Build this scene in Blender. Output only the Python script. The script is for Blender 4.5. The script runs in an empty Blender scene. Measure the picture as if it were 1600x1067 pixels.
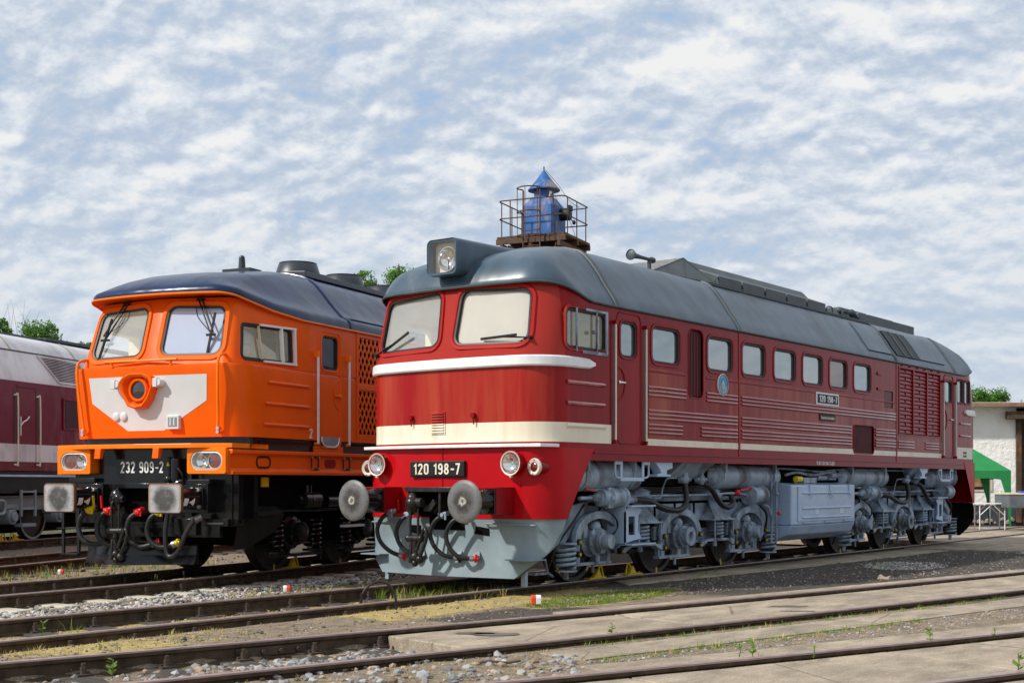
import bpy, bmesh, math, random
from math import sin, cos, pi, sqrt, radians, atan2
from mathutils import Vector, Matrix
random.seed(7)
sc = bpy.context.scene
COL = sc.collection

# ------------------------------------------------------------------ camera constants (metres, x right of the red engine, y back, z up)
CAM = Vector((10.395, -11.754, 1.283)); YAW = radians(36.887); FPX = 2059.55; HZ = 753.2
def G(px, py, z=0.0):
    """point on the level z under pixel (px,py) of the 1600 px wide photograph"""
    d = Vector((-sin(YAW), cos(YAW), 0)) + Vector((cos(YAW), sin(YAW), 0))*((px-800)/FPX) + Vector((0, 0, 1))*(-(py-HZ)/FPX)
    return CAM + d*((z-CAM.z)/d.z)
def AT(px, py, depth):
    d = Vector((-sin(YAW), cos(YAW), 0)) + Vector((cos(YAW), sin(YAW), 0))*((px-800)/FPX) + Vector((0, 0, 1))*(-(py-HZ)/FPX)
    return CAM + d*depth

# ------------------------------------------------------------------ tagging
def tag(o, label=None, cat=None, group=None, kind=None):
    if label: o['label'] = label
    if cat: o['category'] = cat
    if group: o['group'] = group
    if kind: o['kind'] = kind
    return o
def thing(name, label, cat, loc=(0, 0, 0), rz=0.0, group=None):
    o = bpy.data.objects.new(name, None); COL.objects.link(o)
    o.empty_display_size = .2
    o.location = loc; o.rotation_euler = (0, 0, rz)
    return tag(o, label, cat, group)

# ------------------------------------------------------------------ mesh builder
def rot_to(axis):
    a = Vector(axis).normalized()
    up = Vector((0, 0, 1)) if abs(a.z) < .95 else Vector((1, 0, 0))
    u = up.cross(a).normalized(); v = a.cross(u)
    return u, v, a
def rquad(c, r=.1, d=0.0, n=5):
    """rounded convex polygon (counter-clockwise corners), grown outward by d"""
    k = len(c); out = []
    L = []
    for i in range(k):
        a = Vector(c[i]); b = Vector(c[(i+1) % k]); e = (b-a).normalized(); nrm = Vector((e.y, -e.x))
        L.append((a+nrm*d, e))
    P = []
    for i in range(k):
        p, e = L[i-1]; q, f = L[i]
        den = e.x*f.y-e.y*f.x
        t = ((q.x-p.x)*f.y-(q.y-p.y)*f.x)/den
        P.append(p+e*t)
    rr = max(.004, r+d)
    for i in range(k):
        p = P[i]; e = L[i-1][1]; f = L[i][1]
        ang = e.angle(f); t = rr*math.tan(ang/2)
        a = p-e*t; cen = a+Vector((-e.y, e.x))*rr
        a0 = atan2((a-cen).y, (a-cen).x)
        for j in range(n+1):
            th = a0+ang*j/n
            out.append((cen.x+rr*cos(th), cen.y+rr*sin(th)))
    return out
def rrect(x0, x1, y0, y1, r=.05, d=0.0, n=5):
    return rquad([(x0, y0), (x1, y0), (x1, y1), (x0, y1)], r, d, n)
def circ(cx, cy, r, n=24):
    return [(cx+r*cos(2*pi*i/n), cy+r*sin(2*pi*i/n)) for i in range(n)]
def spline(pts, n=6):
    P = [Vector(p) for p in pts]; out = []
    for i in range(len(P)-1):
        a = P[max(i-1, 0)]; b = P[i]; c = P[i+1]; d = P[min(i+2, len(P)-1)]
        for j in range(n):
            t = j/n
            out.append(.5*((2*b)+(c-a)*t+(2*a-5*b+4*c-d)*t*t+(3*b-a-3*c+d)*t**3))
    out.append(P[-1]); return out

class MB:
    def __init__(s): s.v = []; s.f = []; s.m = []; s.s = []
    def add(s, V, F, mi=0, sm=False):
        o = len(s.v); s.v += [tuple(p) for p in V]
        for f in F: s.f.append([i+o for i in f]); s.m.append(mi); s.s.append(sm)
        return s
    def box(s, x0, x1, y0, y1, z0, z1, mi=0):
        V = [(x, y, z) for z in (z0, z1) for y in (y0, y1) for x in (x0, x1)]
        return s.add(V, [(0, 2, 3, 1), (4, 5, 7, 6), (0, 1, 5, 4), (2, 6, 7, 3), (0, 4, 6, 2), (1, 3, 7, 5)], mi)
    def obox(s, c, size, M=None, mi=0):
        M = M or Matrix.Identity(3); c = Vector(c)
        V = [c+M @ Vector((x*size[0]/2, y*size[1]/2, z*size[2]/2)) for z in (-1, 1) for y in (-1, 1) for x in (-1, 1)]
        return s.add(V, [(0, 2, 3, 1), (4, 5, 7, 6), (0, 1, 5, 4), (2, 6, 7, 3), (0, 4, 6, 2), (1, 3, 7, 5)], mi)
    def bar(s, p, q, w, h=None, mi=0):
        p = Vector(p); q = Vector(q); u, v, a = rot_to(q-p); h = h or w
        V = [e+u*(x*w/2)+v*(y*h/2) for e in (p, q) for x, y in ((-1, -1), (1, -1), (1, 1), (-1, 1))]
        return s.add(V, [(3, 2, 1, 0), (4, 5, 6, 7)]+[(i, (i+1) % 4, 4+(i+1) % 4, 4+i) for i in range(4)], mi)
    def prism(s, poly, ax, a0, a1, mi=0, sm=False):
        """polygon extruded along ax; 2-D axes: x->(y,z)  y->(x,z)  z->(x,y)"""
        f = {'x': lambda p, a: (a, p[0], p[1]), 'y': lambda p, a: (p[0], a, p[1]), 'z': lambda p, a: (p[0], p[1], a)}[ax]
        n = len(poly); V = [f(p, a0) for p in poly]+[f(p, a1) for p in poly]
        s.add(V, [list(range(n))[::-1], list(range(n, 2*n))], mi)
        return s.add(V, [(i, (i+1) % n, n+(i+1) % n, n+i) for i in range(n)], mi, sm)
    def loops(s, L, mi=0, sm=True, closed=True, cap0=False, cap1=False):
        n = len(L[0]); V = [p for l in L for p in l]; F = []
        for k in range(len(L)-1):
            for i in range(n if closed else n-1):
                j = (i+1) % n
                F.append((k*n+i, k*n+j, (k+1)*n+j, (k+1)*n+i))
        s.add(V, F, mi, sm)
        if cap0: s.add(L[0], [list(range(n))[::-1]], mi)
        if cap1: s.add(L[-1], [list(range(n))], mi)
        return s
    def lathe(s, prof, org, ax, n=24, mi=0, sm=True, cap=True):
        """prof: (radius, distance along axis)"""
        u, v, a = rot_to(ax); o = Vector(org); L = []
        for r, t in prof:
            L.append([o+a*t+(u*cos(2*pi*i/n)+v*sin(2*pi*i/n))*max(r, 1e-4) for i in range(n)])
        return s.loops(L, mi, sm, True, cap, cap)
    def cyl(s, p, q, r, r1=None, n=16, mi=0, sm=True):
        p = Vector(p); q = Vector(q); d = (q-p).length
        return s.lathe([(r, 0), (r if r1 is None else r1, d)], p, q-p, n, mi, sm)
    def tube(s, path, r, n=8, mi=0, closed=False, cap=True, sm=True):
        P = [Vector(p) for p in path]; L = []; m = len(P); u = None
        for i in range(m):
            a = P[(i-1) % m] if (closed or i > 0) else P[i]; b = P[(i+1) % m] if (closed or i < m-1) else P[i]
            t = (b-a).normalized()
            if u is None: u = rot_to(t)[0]
            u = (u-t*u.dot(t)); u = u.normalized() if u.length > 1e-6 else rot_to(t)[0]
            v = t.cross(u); rr = r[i] if isinstance(r, (list, tuple)) else r
            L.append([P[i]+(u*cos(2*pi*k/n)+v*sin(2*pi*k/n))*rr for k in range(n)])
        if closed: L.append(L[0])
        return s.loops(L, mi, sm, True, cap and not closed, cap and not closed)
    def spring(s, c, R, z0, z1, turns, r, mi=0, n=14):
        N = int(turns*n); path = []
        for i in range(N+1):
            a = 2*pi*i/n; path.append((c[0]+R*cos(a), c[1]+R*sin(a), z0+r+(z1-z0-2*r)*i/N))
        return s.tube(path, r, 6, mi)
    def sphere(s, c, r, n=12, mi=0, sc=(1, 1, 1)):
        c = Vector(c); L = []
        for k in range(n//2+1):
            th = pi*k/(n//2)
            L.append([c+Vector((r*sc[0]*max(sin(th), 1e-3)*cos(2*pi*i/n), r*sc[1]*max(sin(th), 1e-3)*sin(2*pi*i/n), -r*sc[2]*cos(th))) for i in range(n)])
        return s.loops(L, mi, True, True, True, True)
    def build(s, name, mats, parent=None, bevel=0.0, smooth_angle=35, wn=False, fixn=True, seg=2):
        me = bpy.data.meshes.new(name); me.from_pydata(s.v, [], s.f)
        if not isinstance(mats, (list, tuple)): mats = [mats]
        for m in mats: me.materials.append(m)
        me.polygons.foreach_set('material_index', s.m); me.polygons.foreach_set('use_smooth', s.s)
        if fixn:
            bm = bmesh.new(); bm.from_mesh(me)
            bmesh.ops.remove_doubles(bm, verts=bm.verts, dist=1e-5)
            bmesh.ops.recalc_face_normals(bm, faces=bm.faces); bm.to_mesh(me); bm.free()
        if any(s.s): me.set_sharp_from_angle(angle=radians(smooth_angle))
        me.update()
        o = bpy.data.objects.new(name, me); COL.objects.link(o)
        if parent: o.parent = parent
        if bevel:
            b = o.modifiers.new('bevel', 'BEVEL'); b.width = bevel; b.segments = seg; b.limit_method = 'ANGLE'; b.angle_limit = radians(40)
            b.use_clamp_overlap = True
        if wn: o.modifiers.new('wn', 'WEIGHTED_NORMAL').keep_sharp = True
        return o

def cut(o, cutters):
    """boolean differences, applied"""
    tmp = []
    for c in cutters:
        k = c.build('cutter', list(o.data.materials), o.parent); tmp.append(k)
        m = o.modifiers.new('cut', 'BOOLEAN'); m.operation = 'DIFFERENCE'; m.solver = 'EXACT'; m.object = k
    bpy.context.view_layer.update()
    me = bpy.data.meshes.new_from_object(o.evaluated_get(bpy.context.evaluated_depsgraph_get()))
    o.modifiers.clear(); old = o.data; o.data = me; bpy.data.meshes.remove(old)
    me.polygons.foreach_set('use_smooth', [True]*len(me.polygons)); me.set_sharp_from_angle(angle=radians(32)); me.update()
    for k in tmp:
        d = k.data; bpy.data.objects.remove(k); bpy.data.meshes.remove(d)

def text(name, body, h, loc, rot, mat, parent=None, xs=.75, ext=.004, center=True, width=None):
    cu = bpy.data.curves.new(name, 'FONT'); cu.body = body; cu.size = 1; cu.extrude = 0; cu.align_x = 'CENTER' if center else 'LEFT'
    cu.align_y = 'CENTER'; cu.resolution_u = 4
    t = bpy.data.objects.new('tmp', cu); COL.objects.link(t); bpy.context.view_layer.update()
    me = bpy.data.meshes.new_from_object(t.evaluated_get(bpy.context.evaluated_depsgraph_get()))
    bpy.data.objects.remove(t); bpy.data.curves.remove(cu)
    bm = bmesh.new(); bm.from_mesh(me)
    bmesh.ops.remove_doubles(bm, verts=bm.verts, dist=1e-4)
    fs = list(bm.faces)
    r = bmesh.ops.extrude_face_region(bm, geom=fs)
    vs = [g for g in r['geom'] if isinstance(g, bmesh.types.BMVert)]
    ys = [v.co.y for v in bm.verts]; xs_ = [v.co.x for v in bm.verts]
    k = h/(max(ys)-min(ys)); kx = k*xs if width is None else width/(max(xs_)-min(xs_))
    yc = (max(ys)+min(ys))/2; xc = (max(xs_)+min(xs_))/2
    for v in vs: v.co.z += 1
    for v in bm.verts: v.co = Vector(((v.co.x-(xc if center else 0))*kx, (v.co.y-yc)*k, v.co.z*ext))
    bmesh.ops.recalc_face_normals(bm, faces=bm.faces)
    bm.to_mesh(me); bm.free(); me.materials.clear(); me.materials.append(mat); me.name = name
    o = bpy.data.objects.new(name, me); COL.objects.link(o); o.location = loc; o.rotation_euler = rot
    if parent: o.parent = parent
    return o
def _arc(cx, cy, rx, ry, a0, a1, n=12): return [(cx+rx*cos(radians(a0+(a1-a0)*i/n)), cy+ry*sin(radians(a0+(a1-a0)*i/n))) for i in range(n+1)]
GLYPH = {'0': [([*_arc(.25, .74, .17, .19, 0, 180), *_arc(.25, .26, .17, .19, 180, 360)], True)], '1': [([(.10, .74), (.28, .92), (.28, .0)], False)],
 '2': [([*_arc(.25, .74, .17, .19, 175, -25), (.09, .075), (.44, .075)], False)], '3': [(_arc(.25, .725, .165, .205, 160, -80), False), (_arc(.25, .275, .175, .205, 85, -160), False)],
 '7': [([(.06, .925), (.42, .925), (.20, .0)], False)], '8': [(_arc(.25, .73, .145, .195, 0, 345), True), (_arc(.25, .275, .175, .205, 0, 345), True)],
 '9': [(_arc(.25, .70, .17, .225, 0, 345), True), ([(.42, .70), (.42, .36), *_arc(.25, .27, .17, .20, 0, -150)], False)], '-': [([(.08, .46), (.42, .46)], False)]}
def digits(name, body, h, width, loc, rot, mat, parent, sw=.15, ext=.004):
    '''numerals in an upright engineering letter form, drawn as raised strokes'''
    b = MB(); x = 0; adv = {'1': .50, ' ': .36, '-': .52}
    strokes = []
    for ch in body:
        for P, cl in GLYPH.get(ch, []): strokes.append(([Vector((p+x, q)) for p, q in P], cl))
        x += adv.get(ch, .62)
    W_ = x-.12; kx = width/W_
    for k, (P, cl) in enumerate(strokes):
        n = len(P); L = []
        for i in range(n):
            a = P[i-1] if (cl or i > 0) else P[i]; c = P[(i+1) % n] if (cl or i < n-1) else P[i]
            d1 = (P[i]-a).normalized() if (P[i]-a).length > 1e-6 else None; d2 = (c-P[i]).normalized() if (c-P[i]).length > 1e-6 else None
            t = ((d1 or d2)+(d2 or d1)).normalized(); nn = Vector((-t.y, t.x)); f = 1/max(.55, abs(t.dot(d1 or d2)))
            L.append([P[i]+nn*sw/2*f, P[i]-nn*sw/2*f])
        def pt(v, z): return ((v.x-W_/2)*kx, (v.y-.5)*h, z)
        e = ext+.0002*k
        R_ = [[pt(l[0], e), pt(l[1], e), pt(l[1], 0), pt(l[0], 0)] for l in L]
        if cl: R_.append(R_[0])
        b.loops(R_, 0, False, True, not cl, not cl)
    o = b.build(name, mat, parent); o.location = loc; o.rotation_euler = rot; return o
SIDE = (pi/2, 0, pi/2); FRONT = (pi/2, 0, 0)

def smooth(t): t = min(1, max(0, t)); return t*t*(3-2*t)
# ------------------------------------------------------------------ materials
def newmat(name):
    m = bpy.data.materials.new(name); m.use_nodes = True; nt = m.node_tree
    return m, nt, nt.nodes['Principled BSDF']
class N:
    def __init__(s, nt): s.nt = nt
    def node(s, t, **k):
        n = s.nt.nodes.new(t)
        for a, b in k.items(): setattr(n, a, b)
        return n
    def link(s, a, b): s.nt.links.new(a, b)
    def coord(s, out='Object', scale=(1, 1, 1), loc=(0, 0, 0)):
        c = s.node('ShaderNodeTexCoord'); m = s.node('ShaderNodeMapping'); s.link(c.outputs[out], m.inputs[0])
        m.inputs['Scale'].default_value = scale; m.inputs['Location'].default_value = loc; return m.outputs[0]
    def noise(s, vec, scale=5, detail=4, rough=.55):
        n = s.node('ShaderNodeTexNoise'); s.link(vec, n.inputs['Vector']); n.inputs['Scale'].default_value = scale
        n.inputs['Detail'].default_value = detail; n.inputs['Roughness'].default_value = rough; return n.outputs[0]
    def ramp(s, fac, a, b, ca=(0, 0, 0, 1), cb=(1, 1, 1, 1)):
        r = s.node('ShaderNodeValToRGB'); e = r.color_ramp.elements
        e[0].position = a; e[1].position = b; e[0].color = ca; e[1].color = cb; s.link(fac, r.inputs[0]); return r.outputs[0]
    def mix(s, f, a, b, mode='MIX'):
        m = s.node('ShaderNodeMix', data_type='RGBA', blend_type=mode)
        for sock, val in ((0, f), (6, a), (7, b)):
            if hasattr(val, 'is_linked') or hasattr(val, 'links'): s.link(val, m.inputs[sock])
            elif isinstance(val, (int, float)): m.inputs[sock].default_value = val
            else: m.inputs[sock].default_value = tuple(val)+((1,) if len(val) == 3 else ())
        return m.outputs[2]
    def math(s, op, a, b=0.0, clamp=False):
        m = s.node('ShaderNodeMath', operation=op, use_clamp=clamp)
        for i, v in enumerate((a, b)):
            if isinstance(v, (int, float)): m.inputs[i].default_value = v
            else: s.link(v, m.inputs[i])
        return m.outputs[0]
    def sep(s, vec):
        n = s.node('ShaderNodeSeparateXYZ'); s.link(vec, n.inputs[0]); return n.outputs
    def between(s, v, a, b):
        return s.math('MULTIPLY', s.math('GREATER_THAN', v, a), s.math('LESS_THAN', v, b))
    def bump(s, h, strength, dist, bsdf):
        b = s.node('ShaderNodeBump'); b.inputs['Strength'].default_value = strength; b.inputs['Distance'].default_value = dist
        s.link(h, b.inputs['Height']); s.link(b.outputs[0], bsdf.inputs['Normal']); return b

def mat(name, col, rough=.5, metal=0.0, var=.25, vs=4.0, dirt=None, dirt_amt=.3, bump=0.0, bs=30, bd=.01, spec=.5, coat=0.0, streak=False, wave=0.0, alpha=None):
    m, nt, b = newmat(name); n = N(nt)
    c = n.coord('Object', (1, 1, .18) if streak else (1, 1, 1))
    f = n.noise(c, vs, 5)
    dark = tuple(x*(1-var) for x in col); lite = tuple(min(1, x*(1+var)) for x in col)
    colr = n.mix(n.ramp(f, .3, .7), dark, lite)
    if dirt:
        g = n.noise(n.coord('Object', (1, 1, .5), (3.1, 1.7, .4)), vs*.7, 8, .65)
        lo = .72-dirt_amt*.5
        colr = n.mix(n.ramp(g, lo, lo+.22), colr, dirt)
        n.link(n.math('ADD', n.math('MULTIPLY', n.ramp(g, lo, lo+.22), .3), rough, True), b.inputs['Roughness'])
    else:
        b.inputs['Roughness'].default_value = rough
    n.link(colr, b.inputs['Base Color']); b.inputs['Metallic'].default_value = metal
    b.inputs['Specular IOR Level'].default_value = spec
    if coat: b.inputs['Coat Weight'].default_value = coat; b.inputs['Coat Roughness'].default_value = .06
    if bump: n.bump(n.noise(n.coord(), bs, 4), bump, bd, b)
    elif wave: n.bump(n.noise(n.coord('Object', (1, .7, .5)), 1.6, 2), wave, .05, b)
    return m

# red paint of the big engine: cream band and faded, streaked nose are painted marks that belong to it
def red_body():
    m, nt, b = newmat('red_engine_paint'); n = N(nt)
    o = n.node('ShaderNodeTexCoord').outputs['Object']; x, y, z = n.sep(o)
    st = n.noise(n.coord('Object', (1, .55, .04)), 7, 6, .62)
    big = n.noise(n.coord('Object', (1, 1, .4)), 1.1, 3)
    base = n.mix(n.ramp(st, .35, .68), (.20, .0035, .006), (.285, .006, .008))
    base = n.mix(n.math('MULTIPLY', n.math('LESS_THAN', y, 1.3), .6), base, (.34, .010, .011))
    nose = n.math('MULTIPLY', n.between(z, 2.0, 2.66), n.math('LESS_THAN', y, 1.05))
    fade = n.math('MULTIPLY', n.ramp(n.noise(n.coord('Object', (1, 1, .10), (2.2, 0, 0)), 3.2, 5, .6), .40, .72), nose)
    base = n.mix(n.math('MULTIPLY', fade, .55), base, (.46, .10, .045))
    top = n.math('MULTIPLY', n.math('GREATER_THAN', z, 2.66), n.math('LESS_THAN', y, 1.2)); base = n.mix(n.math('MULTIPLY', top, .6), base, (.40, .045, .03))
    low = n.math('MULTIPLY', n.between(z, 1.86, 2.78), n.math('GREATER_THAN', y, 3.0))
    dull_reflect = n.math('MULTIPLY', n.ramp(n.math('ADD', n.math('MULTIPLY', st, .6), n.math('MULTIPLY', big, .4)), .42, .62), low)
    base = n.mix(n.math('MULTIPLY', dull_reflect, .55), base, (.40, .12, .065))  # tan patches: chalky paint plus a ground reflection painted into the lower flank
    ends = n.math('ADD', n.math('LESS_THAN', y, 2.21), n.math('GREATER_THAN', y, 15.34), True)
    midy = n.between(y, 3.05, 14.44)
    band = n.math('ADD', n.math('MULTIPLY', ends, n.between(z, 1.765, 2.0)), n.math('MULTIPLY', midy, n.between(z, 1.765, 1.852)), True)
    cream = n.mix(n.ramp(st, .4, .75), (.78, .72, .58), (.66, .58, .44))
    colr = n.mix(band, base, cream)
    n.link(colr, b.inputs['Base Color'])
    n.link(n.math('ADD', n.math('MULTIPLY', st, .16), .10), b.inputs['Roughness'])
    b.inputs['Specular IOR Level'].default_value = .16
    n.bump(n.noise(n.coord('Object', (1, .6, .6)), 2.2, 3), .12, .03, b)
    return m

def glass(name, tint=(.5, .55, .55), opacity=.5, rough=.02, spec=.8, dusty=.2, mirror=0.0):
    m, nt, b = newmat(name); n = N(nt); b.inputs['Metallic'].default_value = mirror
    f = n.noise(n.coord('Object', (1, 1, .6)), 2.3, 5, .6)
    n.link(n.mix(f, tuple(x*(1-dusty) for x in tint), tint), b.inputs['Base Color'])
    b.inputs['Roughness'].default_value = rough; b.inputs['Specular IOR Level'].default_value = spec
    b.inputs['Coat Weight'].default_value = 1; b.inputs['Coat Roughness'].default_value = .01
    t = n.node('ShaderNodeBsdfTransparent'); mx = n.node('ShaderNodeMixShader'); mx.inputs[0].default_value = opacity
    n.link(t.outputs[0], mx.inputs[1]); n.link(b.outputs[0], mx.inputs[2])
    n.link(mx.outputs[0], nt.nodes['Material Output'].inputs[0]); return m

M = {}
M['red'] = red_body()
M['red_plain'] = mat('red_apron_paint', (.42, .005, .009), .22, var=.14, vs=2, spec=.16, dirt=(.5, .16, .08), dirt_amt=.12, wave=.15)
M['red_rib'] = mat('glossy_red_rib_paint', (.27, .012, .014), .08, var=.12, coat=1.0, spec=.8)
M['red_dark'] = mat('dark_red_shutter_paint', (.10, .005, .010), .45, var=.3)
M['red_trim'] = mat('red_trim_paint', (.245, .0045, .007), .25, var=.12, spec=.18)
M['roof'] = mat('slate_blue_roof_paint', (.045, .080, .116), .32, var=.3, vs=2.2, dirt=(.14, .14, .15), dirt_amt=.38, wave=.55, streak=True)
M['roof_trim'] = mat('dark_slate_roof_fittings', (.045, .062, .068), .5, var=.3, dirt=(.12, .12, .11), dirt_amt=.3)
M['grey'] = mat('blue_grey_running_gear_paint', (.29, .365, .455), .34, var=.2, vs=5, dirt=(.05, .038, .03), dirt_amt=.50, spec=.35)
M['plow'] = mat('pale_grey_plough_paint', (.205, .265, .295), .42, var=.2, vs=2.5, dirt=(.24, .20, .16), dirt_amt=.35)
M['tankgrey'] = mat('blue_grey_tank_paint', (.37, .49, .66), .26, var=.12, vs=3, dirt=(.15, .14, .13), dirt_amt=.2, coat=.3, wave=.15)
M['white'] = mat('white_enamel', (.80, .80, .78), .35, var=.06, dirt=(.5, .46, .42), dirt_amt=.15)
M['cream'] = mat('cream_enamel', (.74, .68, .54), .35, var=.08)
M['alu'] = mat('silver_painted_band', (.74, .75, .76), .35, metal=.1, var=.08, vs=8, dirt=(.5, .48, .45), dirt_amt=.15)
M['chrome'] = mat('polished_steel', (.75, .75, .74), .12, metal=1, var=.1)
M['steel'] = mat('worn_steel', (.36, .36, .36), .42, metal=.8, var=.3, vs=12)
M['black'] = mat('black_gloss_paint', (.008, .008, .009), .18, var=.3, coat=.12, wave=.4, spec=.35)
M['blackm'] = mat('black_matt_paint', (.012, .012, .013), .5, var=.4, dirt=(.04, .036, .032), dirt_amt=.25, spec=.25)
M['rubber'] = mat('black_rubber', (.016, .016, .016), .45, var=.3, spec=.35)
M['grease'] = mat('greasy_black_iron', (.016, .014, .013), .32, var=.5, vs=14, dirt=(.07, .05, .038), dirt_amt=.35, spec=.4)
M['wheel'] = mat('dark_rusty_wheel_steel', (.040, .032, .028), .5, metal=.3, var=.35)
M['buffer'] = mat('greasy_buffer_face', (.13, .125, .12), .4, metal=.45, var=.55, vs=9, dirt=(.05, .045, .04), dirt_amt=.45)
M['buffer_c'] = mat('bare_buffer_centre', (.50, .48, .43), .5, var=.5, vs=30, dirt=(.12, .11, .10), dirt_amt=.6)
M['buffer_sq'] = mat('scuffed_square_buffer_face', (.40, .39, .40), .45, metal=.2, var=.3, vs=7, dirt=(.05, .048, .045), dirt_amt=.62)
M['orange'] = mat('orange_engine_paint', (.80, .108, .003), .24, var=.08, vs=2, wave=.25, spec=.16)
M['orange_e'] = mat('orange_edge_paint', (.88, .19, .005), .3, var=.08, spec=.2)
M['navy'] = mat('navy_blue_roof_paint', (.004, .018, .068), .24, var=.35, vs=2, wave=.7, spec=.4)
M['navy_m'] = mat('dark_navy_roof_fittings', (.018, .024, .034), .4, var=.3)
M['panel'] = mat('light_grey_nose_panel', (.60, .61, .62), .35, var=.05, vs=2, coat=.2)
M['burg'] = mat('burgundy_engine_paint', (.16, .007, .026), .2, var=.15, vs=2, wave=.7, spec=.25)
M['burg_d'] = mat('dark_burgundy_louvre_paint', (.07, .004, .012), .4, var=.2)
M['pale'] = mat('off_white_upper_paint', (.70, .69, .70), .4, var=.09, vs=1.3, dirt=(.38, .36, .36), dirt_amt=.4, streak=True)
M['beige'] = mat('beige_seam_paint', (.62, .54, .36), .5, var=.15)
M['yellow'] = mat('yellow_paint', (.72, .50, .01), .4, var=.15, dirt=(.25, .18, .05), dirt_amt=.2)
M['redp'] = mat('signal_red_paint', (.62, .012, .012), .35, var=.12)
M['interior'] = mat('cab_interior', (.80, .74, .50), .7, var=.2)
M['dark'] = mat('dark_void', (.005, .005, .005), .95, var=.3, spec=.05)
M['g_side'] = glass('hazy_side_window_glass', (.38, .44, .44), .95, .02, dusty=.3, mirror=.7)
M['g_cream'] = glass('dusty_windscreen_glass', (.62, .59, .52), .95, .04, dusty=.22)
M['g_sky'] = glass('sky_tinted_windscreen_glass', (.62, .64, .66), .50, .02)  # pale half-opaque tint stands in for the sky reflected in the pane
M['g_cab'] = glass('cab_side_glass', (.62, .63, .54), .50, .03, mirror=.35)
M['g_blue'] = glass('bluish_film_glass', (.50, .56, .72), .93, .03, dusty=.18)
M['g_dark'] = glass('dark_glass', (.025, .028, .032), .9, .02)
M['g_lens'] = glass('lamp_glass', (.7, .7, .66), .08, .02, spec=1)
M['g_red'] = glass('red_lamp_glass', (.16, .01, .012), .9, .06)
M['badge'] = mat('turquoise_enamel', (.01, .21, .42), .25, var=.12, vs=9)
M['rust'] = mat('rusty_iron', (.085, .042, .022), .75, var=.45, vs=14, bump=.3, bs=60, dirt=(.05, .03, .02), dirt_amt=.4)
M['rail_s'] = mat('rusty_rail_web', (.075, .052, .034), .8, var=.4, vs=9, bump=.4, bs=90, bd=.004, dirt=(.07, .058, .036), dirt_amt=.3, spec=.15)
M['rail_t'] = mat('rail_head_brown', (.32, .235, .215), .38, metal=.0, var=.22, vs=7)
M['concrete_plain'] = mat('weathered_concrete', (.36, .30, .225), .85, var=.24, vs=2.2, bump=.5, bs=60, bd=.008, dirt=(.17, .14, .105), dirt_amt=.5)
M['sleeper_c'] = mat('concrete_sleeper', (.47, .43, .33), .85, var=.15, vs=5, bump=.3, bs=60, bd=.006, dirt=(.22, .22, .12), dirt_amt=.35)
M['sleeper_w'] = mat('tarred_sleeper', (.06, .05, .04), .9, var=.4, vs=8, bump=.5, bs=40)
M['wood'] = mat('rotten_plank', (.075, .046, .028), .85, var=.5, vs=6, bump=.4, bs=30, dirt=(.22, .09, .035), dirt_amt=.35)
M['bluep'] = mat('flaking_blue_paint', (.005, .090, .31), .5, var=.3, vs=3, dirt=(.34, .25, .19), dirt_amt=.48, bump=.15, bs=20)
M['plaster'] = mat('white_rough_plaster', (.86, .85, .82), .9, var=.06, vs=2, bump=.9, bs=7, bd=.04, dirt=(.55, .54, .50), dirt_amt=.25)
M['tent'] = mat('green_tent_fabric', (.008, .20, .05), .6, var=.12, vs=3, wave=.4)
M['navyb'] = mat('dark_plinth', (.045, .05, .062), .8, var=.3)
M['stone_w'] = mat('bright_blue_plastic', (.02, .09, .55), .4, var=.1)
M['trunk'] = mat('tree_bark', (.07, .055, .04), .9, var=.4)

def leafmat(name, col, v=.45, trans=.25):
    m, nt, b = newmat(name); n = N(nt)
    f = n.noise(n.coord(), 1.3, 3)
    g = n.node('ShaderNodeObjectInfo')
    n.link(n.mix(n.ramp(f, .3, .7), tuple(x*(1-v) for x in col), tuple(x*(1+v) for x in col)), b.inputs['Base Color'])
    b.inputs['Roughness'].default_value = .55
    t = n.node('ShaderNodeBsdfTranslucent'); t.inputs[0].default_value = (col[0]*1.4, col[1]*1.4, col[2], 1)
    mx = n.node('ShaderNodeMixShader'); mx.inputs[0].default_value = trans
    n.link(b.outputs[0], mx.inputs[1]); n.link(t.outputs[0], mx.inputs[2]); n.link(mx.outputs[0], nt.nodes['Material Output'].inputs[0])
    return m
M['leaf'] = leafmat('tree_leaves', (.11, .25, .03), .45, .35)
M['leaf2'] = leafmat('dark_tree_leaves', (.07, .16, .025), .45, .35)
M['grass'] = leafmat('green_grass', (.15, .25, .02))
M['dry'] = leafmat('dry_grass', (.56, .45, .17), .3)

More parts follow.
